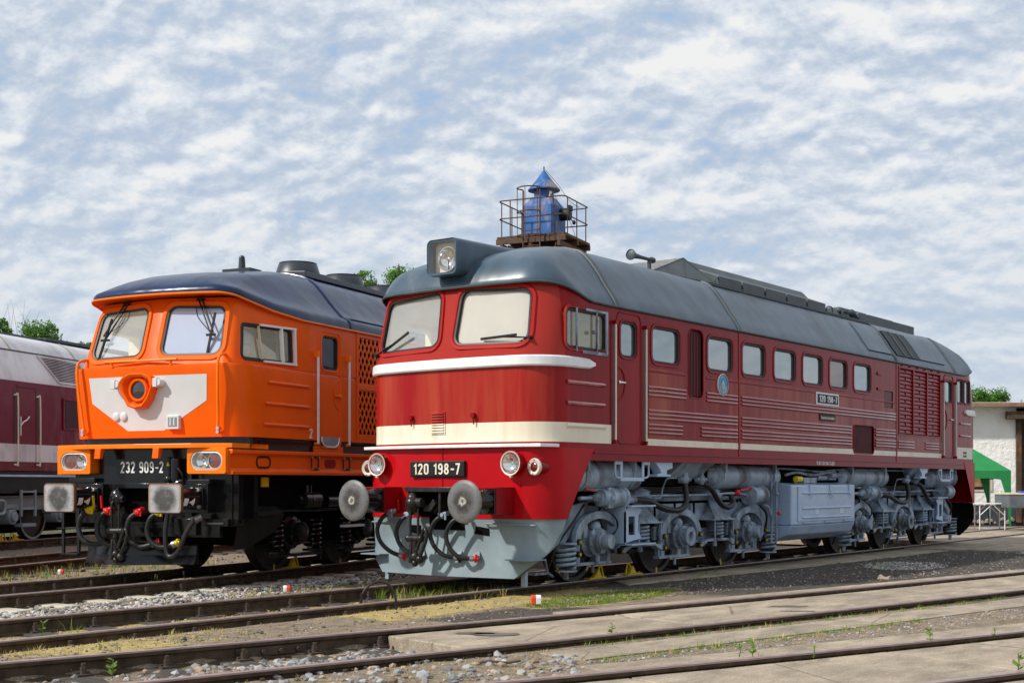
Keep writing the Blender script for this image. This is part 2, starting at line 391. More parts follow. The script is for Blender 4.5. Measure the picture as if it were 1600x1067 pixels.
def slabmat():
    m, nt, b = newmat('weathered_concrete_slab'); n = N(nt); c = n.coord('Object')
    f1 = n.noise(c, .9, 5, .6); f2 = n.noise(n.coord('Object', (1, .35, 1)), 5, 7, .65); f3 = n.noise(c, 60, 4, .7); f4 = n.noise(c, 17, 5, .65)
    base = n.mix(n.ramp(f1, .3, .7), (.33, .275, .21), (.56, .465, .35))
    base = n.mix(n.ramp(f2, .40, .74), base, (.21, .175, .135)); base = n.mix(n.ramp(f4, .58, .74), base, (.55, .46, .35))
    base = n.mix(.75, base, n.mix(n.ramp(f3, .34, .66), (.55, .55, .55), (1.12, 1.12, 1.12)), 'MULTIPLY')
    v = n.node('ShaderNodeTexVoronoi', feature='DISTANCE_TO_EDGE'); n.link(n.coord('Object', (1, 1, 0), (.3, .2, 0)), v.inputs['Vector']); v.inputs['Scale'].default_value = .42
    wv = n.math('ADD', v.outputs['Distance'], n.math('MULTIPLY', f4, .012)); crack = n.ramp(wv, .0075, .0095, (1, 1, 1, 1), (0, 0, 0, 1))
    base = n.mix(n.math('MULTIPLY', crack, .6), base, (.06, .05, .04))
    n.link(base, b.inputs['Base Color']); b.inputs['Roughness'].default_value = .9; b.inputs['Specular IOR Level'].default_value = .25
    n.bump(n.math('ADD', f3, n.math('MULTIPLY', f4, .8)), .55, .012, b); return m
M['concrete'] = slabmat()
M['grey_d'] = mat('grimy_axle_box_paint', (.25, .31, .38), .4, var=.3, vs=8, dirt=(.05, .040, .032), dirt_amt=.48, spec=.4)
M['pin_y'] = mat('dull_yellow_bolt', (.42, .30, .02), .5, var=.3)
M['rim'] = mat('off_white_lamp_rim', (.60, .57, .50), .35, var=.12, vs=12)
def buffermat(name, round_):
    m, nt, b = newmat(name); n = N(nt); o = n.node('ShaderNodeTexCoord').outputs['Object']; x, y, z = n.sep(o)
    dx = n.math('SUBTRACT', n.math('ABSOLUTE', x), .875); dz = n.math('SUBTRACT', z, 1.068)
    d = n.math('SQRT', n.math('ADD', n.math('MULTIPLY', dx, dx), n.math('MULTIPLY', dz, dz)))
    f = n.noise(n.coord('Object', (1, 1, 1), (.7, 0, .2)), 9, 6, .65); g = n.noise(n.coord(), 45, 4, .6)
    d = n.math('ADD', d, n.math('MULTIPLY', n.math('SUBTRACT', f, .5), .16))
    if round_:
        c = n.mix(n.ramp(d, .10, .17), (.045, .042, .040), (.15, .15, .155)); c = n.mix(n.ramp(f, .5, .7), c, (.10, .085, .07)); c = n.mix(n.ramp(d, .045, .062, (1, 1, 1, 1), (0, 0, 0, 1)), c, (.42, .40, .36)); c = n.mix(n.ramp(d, .02, .035, (1, 1, 1, 1), (0, 0, 0, 1)), c, (.13, .12, .11))
    else:
        c = n.mix(n.ramp(d, .13, .21), (.075, .073, .07), (.40, .40, .42)); c = n.mix(n.ramp(n.math('MAXIMUM', n.math('ABSOLUTE', dx), n.math('MULTIPLY', n.math('ABSOLUTE', dz), 1.35)), .215, .262), c, (.30, .15, .07)); c = n.mix(n.ramp(f, .52, .72), c, (.22, .20, .18))
    c = n.mix(.5, c, n.mix(n.ramp(g, .35, .65), (.6, .6, .6), (1.1, 1.1, 1.1)), 'MULTIPLY')
    n.link(c, b.inputs['Base Color']); b.inputs['Roughness'].default_value = .45; b.inputs['Specular IOR Level'].default_value = .4; return m
M['buf_round'] = buffermat('greasy_round_buffer_face', True); M['buf_square'] = buffermat('scuffed_rusty_buffer_face', False)
M['orange_lip'] = mat('orange_window_surround', (.82, .125, .003), .6, var=.06, spec=.15); M['red_lip'] = mat('red_window_surround', (.36, .012, .011), .6, var=.1, spec=.15)
M['clip'] = mat('brown_rusted_fastening', (.060, .040, .028), .85, var=.4, vs=14)
M['g_brown'] = glass('glass_with_painted_brown_reflection', (.20, .10, .07), .93, .03, dusty=.5)  # reflection of a brown building painted in as the pane's tint
def stonemat():
    m, nt, b = newmat('ballast_stone'); n = N(nt)
    a = n.node('ShaderNodeAttribute'); a.attribute_name = 'tone'
    f = n.noise(n.coord(), 22, 4)
    n.link(n.mix(.5, a.outputs['Color'], n.mix(f, (.45, .45, .45), (1, 1, 1)), 'MULTIPLY'), b.inputs['Base Color'])
    b.inputs['Roughness'].default_value = .85
    return m
M['stone'] = stonemat()

def groundmat():
    m, nt, b = newmat('yard_ground'); n = N(nt)
    a = n.node('ShaderNodeAttribute'); a.attribute_name = 'mixture'; r, g, bl = n.sep(a.outputs['Color'])
    c = n.coord('Object'); f1 = n.noise(c, 1.1, 6, .6); f2 = n.noise(c, 9, 6, .65); f3 = n.noise(c, 55, 3, .6)
    soil = n.mix(n.ramp(f2, .3, .72), (.14, .105, .075), (.34, .27, .195))
    soil = n.mix(n.ramp(f3, .56, .66), soil, (.46, .39, .30))
    coal = n.mix(n.ramp(f2, .35, .75), (.05, .044, .038), (.145, .125, .108))
    coal = n.mix(n.ramp(f3, .60, .68), coal, (.19, .18, .17))
    dry = n.mix(n.ramp(f2, .3, .7), (.30, .225, .09), (.56, .44, .20))
    green = n.mix(n.ramp(f2, .3, .7), (.07, .10, .018), (.17, .20, .04))
    wob = n.math('MULTIPLY', n.math('SUBTRACT', f2, .5), .9)
    def sel(ch): return n.ramp(n.math('ADD', ch, wob), .38, .62)
    colr = n.mix(sel(r), soil, coal); colr = n.mix(sel(g), colr, dry); colr = n.mix(sel(bl), colr, green)
    colr = n.mix(.35, colr, n.mix(n.ramp(f1, .3, .7), (.6, .6, .6), (1, 1, 1)), 'MULTIPLY')
    n.link(colr, b.inputs['Base Color']); b.inputs['Roughness'].default_value = .95; b.inputs['Specular IOR Level'].default_value = .2
    h = n.math('ADD', n.math('MULTIPLY', f2, .6), n.math('MULTIPLY', f3, .4)); n.bump(h, .8, .05, b)
    return m
M['ground'] = groundmat()
# ================================================================== shared rolling-stock pieces
def half_outline(wf, r, yc, b, sides, w=1.475, na=9, nb=9, pw=2.0):
    """right half of a plan outline, from the side forward to the centre line"""
    ye = yc+b+r; pts = [(w, ys) for ys in sides if ys >= sides_keep]
    y0 = sides[-1]
    for ys in sides:
        if ys < sides_keep:
            pass
    pts = []
    for ys in sides: pts.append((w, ys))
    pts.append((w+(wf-w)*.5, y0+(ye-y0)*.5))
    def f(x):
        e = max(0, x-(wf-r)); return yc+b*(abs(x)/wf)**pw+(r-sqrt(max(0, r*r-e*e)))
    for i in range(na+1):
        x = wf-r+r*cos(pi/2*i/na); pts.append((x, f(x)))
    for i in range(1, nb+1):
        x = (wf-r)*(1-i/nb); pts.append((x, f(x)))
    return pts
sides_keep = -99
def full_outline(half, L=None):
    """close a half outline: front only mirrored left, and mirrored to the far end when L is given"""
    right = list(half); left = [(-x, y) for x, y in half[:-1]][::-1]
    front = right+left
    if L is None: return front
    rear = [(-x, L-y) for x, y in right]+[(-x, L-y) for x, y in left]
    return front+rear

def side_window(root, y0, y1, z0, z1, r, pane, x=1.475, lip=.045, depth=.035, paint=None, name='window', sub='pane'):
    b = MB()
    def lp(d, xo): return [(x+xo, p, q) for p, q in rrect(y0, y1, z0, z1, r, d)]
    b.loops([lp(lip, -.004), lp(lip-.008, .014), lp(.010, .012), lp(0, -.004), lp(0, -depth)], 0)
    b.loops([lp(.001, -.012), lp(-.004, .001), lp(-.026, -.002), lp(-.03, -depth)], 1)
    w = b.build(name, [paint or M['red'], M['rubber']], root)
    g = MB(); pl = lp(-.02, -depth+.004); g.add(pl, [list(range(len(pl)))])
    g.build(sub, pane, w, fixn=False)
    return w

def front_pane(corners, r, fy, pane, root, paint, lip=.06, sub='pane', depth=.05):
    b = MB()
    def lp(d, o): return [(p, fy(p, q)+o, q) for p, q in rquad(corners, r, d)]
    b.loops([lp(lip, .006), lp(lip-.012, -.022), lp(.012, -.016), lp(0, .0), lp(0, depth)], 0)
    b.loops([lp(.002, .012), lp(-.004, -.004), lp(-.026, .0), lp(-.03, depth)], 1)
    w = b.build('windscreen', [paint, M['rubber']], root)
    g = MB(); P = rquad(corners, r, -.02); cx = sum(p[0] for p in P)/len(P); cz = sum(p[1] for p in P)/len(P)
    L = []
    for k in (1, .8, .55, .3, .02):
        L.append([(cx+(p-cx)*k, fy(cx+(p-cx)*k, cz+(q-cz)*k)+depth-.006, cz+(q-cz)*k) for p, q in P])
    g.loops(L, 0, True, True, False, True)
    g.build(sub, pane, w)
    return w

def wiper(root, p, q, blade_dir, L, name='wiper'):
    b = MB(); p = Vector(p); q = Vector(q); d = Vector(blade_dir).normalized()*L/2
    b.tube([p, p+(q-p)*.5+Vector((0, -.02, 0)), q], .010, 6); b.bar(q-d, q+d, .016, .03); b.cyl(p+Vector((0, .05, 0)), p+Vector((0, -.03, 0)), .022, n=10)
    return b.build(name, M['blackm'], root)

def hose(pts, r, root, top, tip, name='brake_hose', top_r=.045):
    b = MB(); P = spline(pts, 7); b.tube(P, r, 10, 0)
    a = P[0]; b.sphere(a, top_r, 10, 1, (1, 1, .9)); b.cyl(a+Vector((0, .10, .03)), a+Vector((0, 0, .01)), top_r*.7, n=10, mi=1)
    b.cyl(P[0], P[2], r*1.35, n=10, mi=1); b.cyl(a+Vector((-.05, -.01, .015)), a+Vector((.07, -.01, .03)), top_r*.5, n=10, mi=1); b.cyl(a+Vector((.02, -.05, .01)), a+Vector((.02, .02, .01)), top_r*.55, n=10, mi=1); b.cyl(a+Vector((.06, -.02, .02)), a+Vector((.06, -.02, -.05)), top_r*.3, n=8, mi=1)
    e = P[-1]; d = (P[-1]-P[-3]).normalized()
    b.cyl(P[-2], e+d*.03, r*1.3, n=10, mi=3); b.sphere(e+d*.05, top_r*.72, 10, 2); b.cyl(e+d*.06+Vector((0, .0, -.045)), e+d*.06+Vector((.01, 0, .055)), top_r*.38, n=8, mi=2); b.cyl(e+d*.05, e+d*.095, top_r*.5, n=10, mi=2)
    return b.build(name, [M['rubber'], top, tip, M['steel']], root, smooth_angle=50)

def screw_link(root, x, y, z, zb, mt, name='coupling'):
    b = MB()
    for s in (-1, 1):
        b.tube(spline([(x+s*.035, y, z), (x+s*.06, y-.03, z-.05), (x+s*.062, y-.03, z-.36), (x+s*.05, y-.01, z-.40)], 4), .016, 8)
    b.cyl((x-.10, y-.02, z-.40), (x+.10, y-.02, z-.40), .042, n=12); b.sphere((x-.1, y-.02, z-.40), .05); b.sphere((x+.1, y-.02, z-.40), .05)
    b.cyl((x, y-.02, z-.36), (x, y-.02, zb+.02), .03, n=10)
    for k in range(7): b.cyl((x, y-.02, z-.44-k*.03), (x, y-.02, z-.453-k*.03), .038, n=10)
    b.sphere((x+.005, y-.02, zb+.10), .06, 10); b.tube([(x-.05, y-.03, zb+.30), (x-.06, y-.04, zb+.02)], .02, 8); b.sphere((x, y-.02, zb+.02), .045, 10)
    b.tube(spline([(x+.05, y-.02, zb+.06), (x+.14, y-.06, zb+.15), (x+.22, y-.06, zb+.34), (x+.18, y-.05, zb+.44), (x+.10, y-.04, zb+.30), (x+.04, y-.03, zb+.18)], 5), .024, 8)
    b.sphere((x+.09, y-.03, zb+.07), .055, 10)
    return b.build(name, mt, root, smooth_angle=50)

def wheelset(parent, y, marks=(), R=.525, name='wheelset', far=True):
    b = MB()
    for s in (1, -1):
        o = (s*.66, y, R)
        prof = [(.10, 0), (.16, .0), (.19, .05), (R-.10, .06), (R-.07, -.01), (R+.028, -.012), (R+.028, .015), (R+.004, .035), (R, .12), (R-.055, .12), (R-.07, .075), (.2, .09), (.16, .15), (.09, .16)]
        b.lathe(prof, o, (s, 0, 0), 40, 0)
    b.cyl((-.7, y, R), (.7, y, R), .085, n=16)
    for a in marks:
        c = Vector((.66+.121, y+sin(a)*(R-.03), R-cos(a)*(R-.03)))
        Mx = Matrix.Rotation(-a, 3, 'X'); b.obox(c, (.006, .035, .10), Mx, 1)
    return b.build(name, [M['wheel'], M['yellow']], parent)

# ================================================================== red engine
RED = thing('diesel_locomotive', 'dark red diesel engine with cream band, slate blue roof and number 120 198-7', 'locomotive', (0, 0, 0))
RL = 17.55
def r_yc(z): return .70+.19*max(0, z-2.8)
def r_r(z): return .42+.10*smooth((z-2.8)/.85)
RB, RSIDE = .15, [3.2, 2.5, 2.1, 1.85, 1.65]
def rfy(x, z):
    r = r_r(z); e = min(r*.999, max(0, abs(x)-(1.475-r))); return r_yc(z)+RB*(x/1.475)**2+(r-sqrt(r*r-e*e))
def zg(y, lo=3.488, hi=3.675, a=1.85, bb=.95, L=RL):
    y = min(y, L-y); return lo+(hi-lo)*smooth((a-y)/(a-bb))
b = MB(); rows = []
for z in (1.55, 1.64, 1.76, 2.0, 2.4, 2.8): rows.append([(x, y, z) for x, y in full_outline(half_outline(1.475, r_r(z), r_yc(z), RB, RSIDE), RL)])
for t in (.25, .5, .75, 1):
    zz = 2.8+.875*t; o = full_outline(half_outline(1.475, r_r(zz), r_yc(zz), RB, RSIDE), RL)
    rows.append([(x, y, 2.8+(zg(y)-2.8)*t) for x, y in o])
b.loops(rows, 0, True)
n_ = len(rows[0])
for row, zc in ((rows[0], 1.55), (rows[-1], 3.5)):
    b.add(row+[(0, RL/2, zc)], [(i, (i+1) % n_, n_) for i in range(n_)], 0)
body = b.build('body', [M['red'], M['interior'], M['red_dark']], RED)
# openings: cab space, cab windows through to it, shallow window and shutter recesses
cab = MB().prism([(-1.36, 1.55), (-.85, 1.02), (.85, 1.02), (1.36, 1.55), (1.36, 2.25), (-1.36, 2.25)], 'z', 2.15, 3.42, 1)
W_R = [(.11, 2.95), (1.19, 2.93), (1.15, 3.60), (.15, 3.655)]
W_L = [(-1.19, 2.93), (-.11, 2.95), (-.15, 3.655), (-1.15, 3.60)]
thru = MB(); thru.prism(rquad(W_R, .13), 'y', .3, 1.25, 1); thru.prism(rquad(W_L, .13), 'y', .3, 1.25, 1)
for s in (-1, 1): thru.prism(rrect(1.21, 2.07, 2.90, 3.37, .08), 'x', s*1.2, s*1.7, 1)
poc = MB()
WINS = [(3.19, 3.91), (4.71, 5.45), (5.77, 6.51), (6.83, 7.58), (7.87, 8.61), (8.92, 9.64), (9.95, 10.69)]
for a, c in WINS: poc.prism(rrect(a, c, 2.86, 3.335, .10), 'x', 1.42, 1.7, 0)
poc.prism(rrect(2.41, 2.80, 2.875, 3.325, .09), 'x', 1.42, 1.7, 0)
poc.prism(rrect(14.585, 15.0, 2.875, 3.325, .09), 'x', 1.42, 1.7, 0)
poc.prism(rrect(15.33, 15.70, 2.90, 3.39, .05), 'x', 1.42, 1.7, 0); poc.prism(rrect(15.78, 16.12, 2.91, 3.38, .06), 'x', 1.40, 1.7, 0)
poc.prism(rrect(4.17, 4.57, 2.45, 3.385, .10), 'x', 1.43, 1.7, 2)
poc.prism(rrect(9.93, 10.83, 1.79, 2.265, .06), 'x', 1.44, 1.7, 2)
poc.prism(rrect(11.33, 11.77, 2.635, 2.94, .02), 'x', 1.45, 1.7, 2)
poc.prism(rrect(12.07, 14.33, 2.18, 3.40, .01), 'x', 1.42, 1.7, 2)
cut(body, [cab, thru, poc]); body.modifiers.new('wn', 'WEIGHTED_NORMAL').keep_sharp = True

# roof
RP = [(1.489, 0), (1.484, .02), (1.45, .10), (1.40, .19), (1.309, .33), (1.24, .46), (1.164, .58), (1.09, .69), (1.01, .785), (.915, .864), (.70, .93), (.4, .975), (.10, 1)]
RY = [(.0, .815), (.02, .812), (.1, .832), (.19, .86), (.33, .915), (.46, .995), (.58, 1.13), (.69, 1.30), (.785, 1.52), (.864, 1.74), (.93, 2.02), (.975, 2.4), (1, 2.9)]
b = MB(); rr_ = []
for (w, f), (_, yc) in zip(RP, RY):
    r = min(max(.30, .50-.55*f), w*.92); sd = [max(3.2+f*1.0, yc+2), max(2.6+f, yc+1.6), 2.3+f*1.2, 2.0+f*1.3, 1.75+f*1.4]
    o = full_outline(half_outline(w, r, yc, RB*(1-f*.6), sd, w), RL)
    rr_.append([(x, y, zg(y)+(4.37-zg(y))*f) for x, y in o])
b.loops(rr_, 0, True); b.add(rr_[-1]+[(0, RL/2, 4.372)], [(i, (i+1) % n_, n_) for i in range(n_)], 0, True)
roof = b.build('roof', M['roof'], RED, smooth_angle=50)
b = MB(); b.tube([(x*1.004, y if 1.2 < y < RL-1.2 else (y-.012 if y < 9 else y+.012), z) for x, y, z in rr_[0]], .017, 6, 0, True)
b.build('gutter', M['roof_trim'], RED)
def roof_arc(y, d=0, f1=13, lo=0):
    P = [(w+d, zg(y)+(4.37-zg(y))*f+d*.7) for w, f in RP[lo:f1]]
    return [(x, y, z) for x, z in P]+[(-x, y, z) for x, z in P[::-1]]
for y in (2.32, 5.67, 11.95, 15.23):
    b = MB(); L = [[(x, yy, z) for x, _, z in roof_arc(y, d)] for yy, d in ((y-.045, -.01), (y-.035, .016), (y+.035, .016), (y+.045, -.01))]
    b.loops(L, 0, True, False); b.build('roof_seam', M['roof_trim'], roof)
def rpt(y, k, d=0):  # point on the right roof flank, k = index into the profile (may be fractional)
    i = int(k); t = k-i; (w0, f0), (w1, f1) = RP[i], RP[min(i+1, 12)]
    w = w0+(w1-w0)*t; f = f0+(f1-f0)*t; nx, nz = (f1-f0)*.88, -(w1-w0); l = math.hypot(nx, nz) or 1
    return Vector((w+d*nx/l, y, zg(y)+(4.37-zg(y))*f+d*nz/l))
def roof_panel(name, y0, y1, k0, k1, d, mt, edge=None, slant=0.0):
    b = MB(); ks = [k0+(k1-k0)*i/6 for i in range(7)]
    def col(y, dd): return [rpt(y+slant*(k-k0)/(k1-k0), k, dd) for k in ks]
    b.loops([col(y0, -.01), col(y0, d), col(y1, d), col(y1, -.01)], 0, True, False)
    b.loops([[col(y0, -.01)[-1], col(y1, -.01)[-1]], [col(y0, d)[-1], col(y1, d)[-1]]], 0, True, False)
    return b.build(name, mt, roof)
roof_panel('roof_hatch', 10.75, 11.86, 2.6, 7.6, .018, M['roof'])
roof_panel('roof_hatch', 13.35, 14.75, 2.8, 7.2, .018, M['roof'])
v = roof_panel('roof_louvre', 12.12, 13.30, 2.8, 7.2, .012, M['dark'])
b = MB()
for k in range(16):
    kk = 2.9+k*.275; p, q = rpt(12.14, kk, .02), rpt(13.28, kk, .02); b.bar(p, q, .012, .03)
for y in (12.5, 12.9): b.tube([rpt(y, 2.8+i*.55, .035) for i in range(9)], .016, 6)
b.build('louvre_slat', M['roof_trim'], RED)
bpy.data.objects['louvre_slat'].parent = roof
# lamp housing faired into the roof
b = MB(); L = []
for y, hw, hh, zc, r in ((.675, .222, .208, 4.045, .06), (.66, .234, .22, 4.045, .07), (.70, .24, .226, 4.045, .075), (1.0, .24, .222, 4.055, .075), (1.5, .23, .19, 4.10, .08), (2.1, .21, .15, 4.17, .08), (2.9, .18, .09, 4.28, .06)):
    L.append([(p-.005, y, q) for p, q in rrect(-hw, hw, zc-hh, zc+hh, r)])
inner = [[(p-.005, y, q) for p, q in rrect(-.205, .205, 3.855, 4.235, .055)] for y in (.675, .80)]
b.loops(inner[::-1]+L, 0, True, True, False, True); b.add(inner[1], [list(range(len(inner[1])))], 1)
lh = b.build('roof_headlight', [M['roof'], M['cream']], RED)
b = MB(); b.lathe([(.14, 0), (.128, .035), (.095, .07), (.045, .09), (.001, .095)], (.055, .70, 4.02), (0, 1, 0), 24, 0, True, False); b.lathe([(.14, 0), (.152, 0), (.145, .05), (.10, .1)], (.055, .70, 4.02), (0, 1, 0), 24, 1, True, False)
b.sphere((.055, .74, 4.02), .03, 8, 1); b.cyl((.055, .73, 4.02), (.055, .73, 3.87), .008, n=6, mi=2)
b.build('reflector', [M['chrome'], M['steel'], M['blackm']], lh)
b = MB(); g = [(p-.005, .682, q) for p, q in rrect(-.205, .205, 3.855, 4.235, .055)]; b.add(g, [list(range(len(g)))]); b.build('lens', M['g_lens'], lh, fixn=False)
b = MB(); b.lathe([(.28, 0), (.30, .03), (.22, .07), (.05, .085)], (.0, 2.75, 4.34), (0, 0, 1), 20); b.build('roof_vent', M['roof'], RED)
# horns
def horn(y, x, z, d):
    b = MB(); b.lathe([(.055, 0), (.075, .012), (.078, -.006), (.06, .03), (.040, .11), (.028, .25), (.022, .5), (.035, .52), (.045, .56), (.04, .62), (.01, .64)], (x, y, z), (0, d, 0), 18, 0)
    b.lathe([(.055, .004), (.03, .08)], (x, y, z), (0, d, 0), 14, 1, True, True)
    b.cyl((x, y+d*.50, z-.02), (x, y+d*.50, z-.2), .03, n=10); b.box(x-.08, x+.08, y+d*.5-.09, y+d*.5+.09, z-.22, z-.18)
    o = b.build('horn', [M['roof_trim'], M['dark']], RED); return o
horn(4.05, .62, 4.475, 1); horn(11.95, .60, 4.46, -1)
# roof radiators: meshed ramp, ridge deck and the row of box covers
b = MB()
b.add([(-.62, 4.65, 4.33), (.62, 4.65, 4.33), (.50, 5.75, 4.67), (-.50, 5.75, 4.67), (-.80, 5.95, 4.27), (.93, 5.95, 4.27)], [(0, 1, 2, 3), (1, 5, 2), (0, 3, 4)], 0)
for i in range(23):
    t = i/22; b.bar((-.62+.12*t, 4.65+1.1*t, 4.335+.34*t), (.62-.12*t, 4.65+1.1*t, 4.335+.34*t), .005, .005, 1)
for i in range(27):
    t = i/26; b.bar((-.62+1.24*t, 4.65, 4.335), (-.5+1.0*t, 5.75, 4.675), .005, .005, 1)
for i in range(3):
    t = i/2; p = Vector((.62, 4.65, 4.335)).lerp(Vector((.93, 5.95, 4.275)), t); b.bar(p, Vector((.5, 5.75, 4.675)), .008, .008, 0)
b.build('mesh_guard', [M['roof_trim'], M['steel']], RED)
b = MB(); b.prism([(-.62, 4.25), (.62, 4.25), (.56, 4.52), (.40, 4.68), (-.40, 4.68), (-.56, 4.52)], 'y', 5.76, 10.2); b.build('ridge_deck', M['roof_trim'], RED, .02)
for k in range(5):
    y0 = 6.06+k*.80
    b = MB(); b.prism([(.40, 4.20), (.94, 4.20), (.94, 4.40), (.60, 4.53), (.40, 4.53)], 'y', y0, y0+.735); b.build('radiator_cover', M['roof_trim'], RED, .012)
b = MB(); b.tube([(.93, 5.75, 4.265), (.93, 11.9, 4.265)], .012, 6); b.tube([(.96, 5.75, 4.235), (.96, 11.9, 4.235)], .012, 6)
for y in (6.0, 7.9, 10.1, 10.8): b.tube(spline([(.90, y, 4.26), (.92, y, 4.36), (.92, y+.2, 4.37), (.92, y+.24, 4.26)], 4), .013, 6)
b.build('roof_pipe', M['roof_trim'], RED)
b = MB(); b.prism([(-.45, 4.25), (.45, 4.25), (.45, 4.40), (.38, 4.52), (-.38, 4.52), (-.45, 4.40)], 'y', 10.25, 11.2); b.build('exhaust_hood', M['navy_m'], RED, .06, seg=3)
b = MB(); b.box(-.70, .70, 12.1, 15.0, 4.22, 4.485); b.box(-.5, .60, 11.4, 12.7, 4.3, 4.53); b.box(-.5, .56, 12.9, 14.2, 4.47, 4.54); b.box(-.4, .4, 15.0, 15.8, 4.25, 4.38); b.build('fan_casing', M['roof_trim'], RED, .015)

# windows, doors, shutters of the flank
front_pane(W_R, .13, rfy, M['g_cream'], RED, M['red_lip']); front_pane(W_L, .13, rfy, M['g_sky'], RED, M['red_lip'])
wiper(RED, (1.21, rfy(1.21, 2.98)-.03, 2.995), (.80, rfy(.8, 3.0)-.02, 3.02), (-1, .03, -.03), .55)
wiper(RED, (-1.24, rfy(-1.24, 2.92)-.05, 2.915), (-.86, rfy(-.86, 3.06)-.02, 3.06), (1, -.1, .46), .52)
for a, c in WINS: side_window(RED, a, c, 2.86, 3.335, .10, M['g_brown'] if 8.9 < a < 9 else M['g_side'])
w = side_window(RED, 1.21, 2.07, 2.90, 3.37, .08, M['g_cab'])
b = MB()
for y in (1.42, 1.86): b.box(1.475, 1.492, y-.015, y+.015, 2.86, 3.39)
b.box(1.475, 1.492, 1.62, 2.10, 3.37, 3.40); b.box(1.475, 1.492, 1.55, 2.10, 2.845, 2.885); b.box(1.478, 1.50, 2.055, 2.10, 2.86, 3.40); b.cyl((1.48, 1.77, 3.12), (1.52, 1.77, 3.12), .025, n=10)
b.build('sliding_frame', M['grey'], w, .004)
for a, c in ((15.33, 15.70), (15.78, 16.12)): side_window(RED, a, c, 2.905, 3.385, .055, M['g_side'], lip=.025)
def rdoor(y0, y1, wy0, wy1, hs):
    b = MB(); L = [[(1.475+o, p, q) for p, q in rrect(y0, y1, 1.79, 3.42, .09, d)] for d, o in ((.03, -.004), (.022, .012), (.008, .012), (0, -.002))]
    b.loops(L, 0, True)
    a = [(wy0-.06+.17*cos(t), 2.53+.21*sin(t)) for t in [(-pi/2+pi*i/14) for i in range(15)]]
    b.tube([(1.475, p, q) for p, q in a], .014, 6, 0); b.tube([(1.475, wy0-.06, 2.32), (1.475, wy0-.06, 2.74)], .012, 6, 0)
    d = b.build('door', M['red_trim'], RED)
    h = MB(); h.cyl((1.47, hs, 2.545), (1.51, hs, 2.545), .022, n=10); h.bar((1.505, hs-.02, 2.545), (1.505, hs+.13, 2.545), .02); h.build('handle', M['chrome'], d, .004)
    b = MB()
    def lp(dd, xo): return [(1.475+xo, p, q) for p, q in rrect(wy0, wy1, 2.875, 3.325, .09, dd)]
    b.loops([lp(.035, -.004), lp(.028, .014), lp(.008, .012), lp(0, -.03)], 0); b.loops([lp(0, -.01), lp(-.004, .002), lp(-.024, 0), lp(-.028, -.03)], 1)
    b.build('window_frame', [M['red_trim'], M['rubber']], d)
    g = MB(); pl = lp(-.02, -.03); g.add(pl, [list(range(len(pl)))]); g.build('pane', M['g_side'], d, fixn=False)
rdoor(2.345, 2.895, 2.41, 2.80, 2.36); rdoor(14.54, 15.06, 14.585, 15.0, 14.9)
for y in (2.25, 2.99, 14.43, 15.17):
    b = MB(); b.tube([(1.515, y, 1.775), (1.515, y, 3.30)], .0125, 8, 0)
    for z in (1.79, 3.29): b.bar((1.46, y, z), (1.53, y, z), .03, .05, 1)
    b.prism([(y-.045, 1.76), (y+.03, 1.76), (y+.03, 3.33), (y-.045, 3.33)], 'x', 1.474, 1.4765, 2)
    b.build('handrail', [M['cream'], M['red_trim'], M['red_dark']], RED)
b = MB()
for k in range(9): b.box(1.437, 1.455, 4.19+k*.043, 4.205+k*.043, 2.47, 3.37)
L = [[(1.475+o, p, q) for p, q in rrect(4.17, 4.57, 2.45, 3.385, .10, d)] for d, o in ((.02, -.003), (.012, .01), (0, .006), (0, -.03))]; b.loops(L, 1)
b.build('shutter', [M['red_dark'], M['red_trim']], RED)
b = MB()
for k in range(22): b.box(1.445, 1.46, 9.96+k*.039, 9.975+k*.039, 1.80, 2.255)
L = [[(1.475+o, p, q) for p, q in rrect(9.93, 10.83, 1.79, 2.265, .06, d)] for d, o in ((.02, -.003), (.012, .012), (0, .008), (0, -.03))]; b.loops(L, 1)
b.build('shutter', [M['red_dark'], M['red_trim']], RED)
b = MB(); b.box(1.455, 1.462, 11.34, 11.76, 2.645, 2.93); b.build('shutter', M['red_dark'], RED)
for k in range(3):
    b = MB(); y0 = 12.09+k*.75
    for j in range(17):
        z = 2.20+j*.0705; b.add([(1.474, y0, z), (1.474, y0+.70, z), (1.445, y0+.70, z+.080), (1.445, y0, z+.080), (1.448, y0, z+.004), (1.448, y0+.70, z+.004)], [(0, 1, 2, 3), (4, 5, 1, 0)])
        if j % 2 == k % 2: b.box(1.46, 1.478, y0+.33, y0+.36, z+.01, z+.05)
    b.box(1.44, 1.487, y0-.03, y0, 2.17, 3.41); b.box(1.44, 1.487, y0+.70, y0+.72, 2.17, 3.41)
    b.build('radiator_louvre', M['red_trim'], RED)
b = MB(); b.box(1.47, 1.49, 12.02, 14.38, 3.405, 3.43); b.box(1.47, 1.488, 12.02, 14.38, 2.15, 2.178)
for y in (12.2, 12.6, 13.0, 13.4, 13.8, 14.2): b.sphere((1.49, y, 3.45), .016, 8)
b.build('louvre_frame', M['red_trim'], RED)
def ribs(y0, y1, z0, n=3, gap=.053, r=.021, mt=None):
    b = MB()
    for k in range(n):
        z = z0-k*gap; b.tube([(1.472, y0, z), (1.475, y0+.02, z), (1.475, y1-.02, z), (1.472, y1, z)], r, 8)
    b.build('rib', mt or M['red_rib'], RED)
for y0, y1 in ((3.09, 4.08), (4.68, 5.6), (5.74, 11.88)): ribs(y0, y1, 2.53)
for y0, y1 in ((3.09, 5.6), (5.74, 9.82), (10.92, 11.88)): ribs(y0, y1, 2.225)
for y0, y1 in ((3.09, 3.98), (4.52, 5.6), (5.74, 9.82), (10.92, 11.88), (12.02, 12.85), (13.45, 14.36)): ribs(y0, y1, 2.035)
for z in (2.485, 2.235): ribs(1.22, 2.04, z, 1, 0, .028)
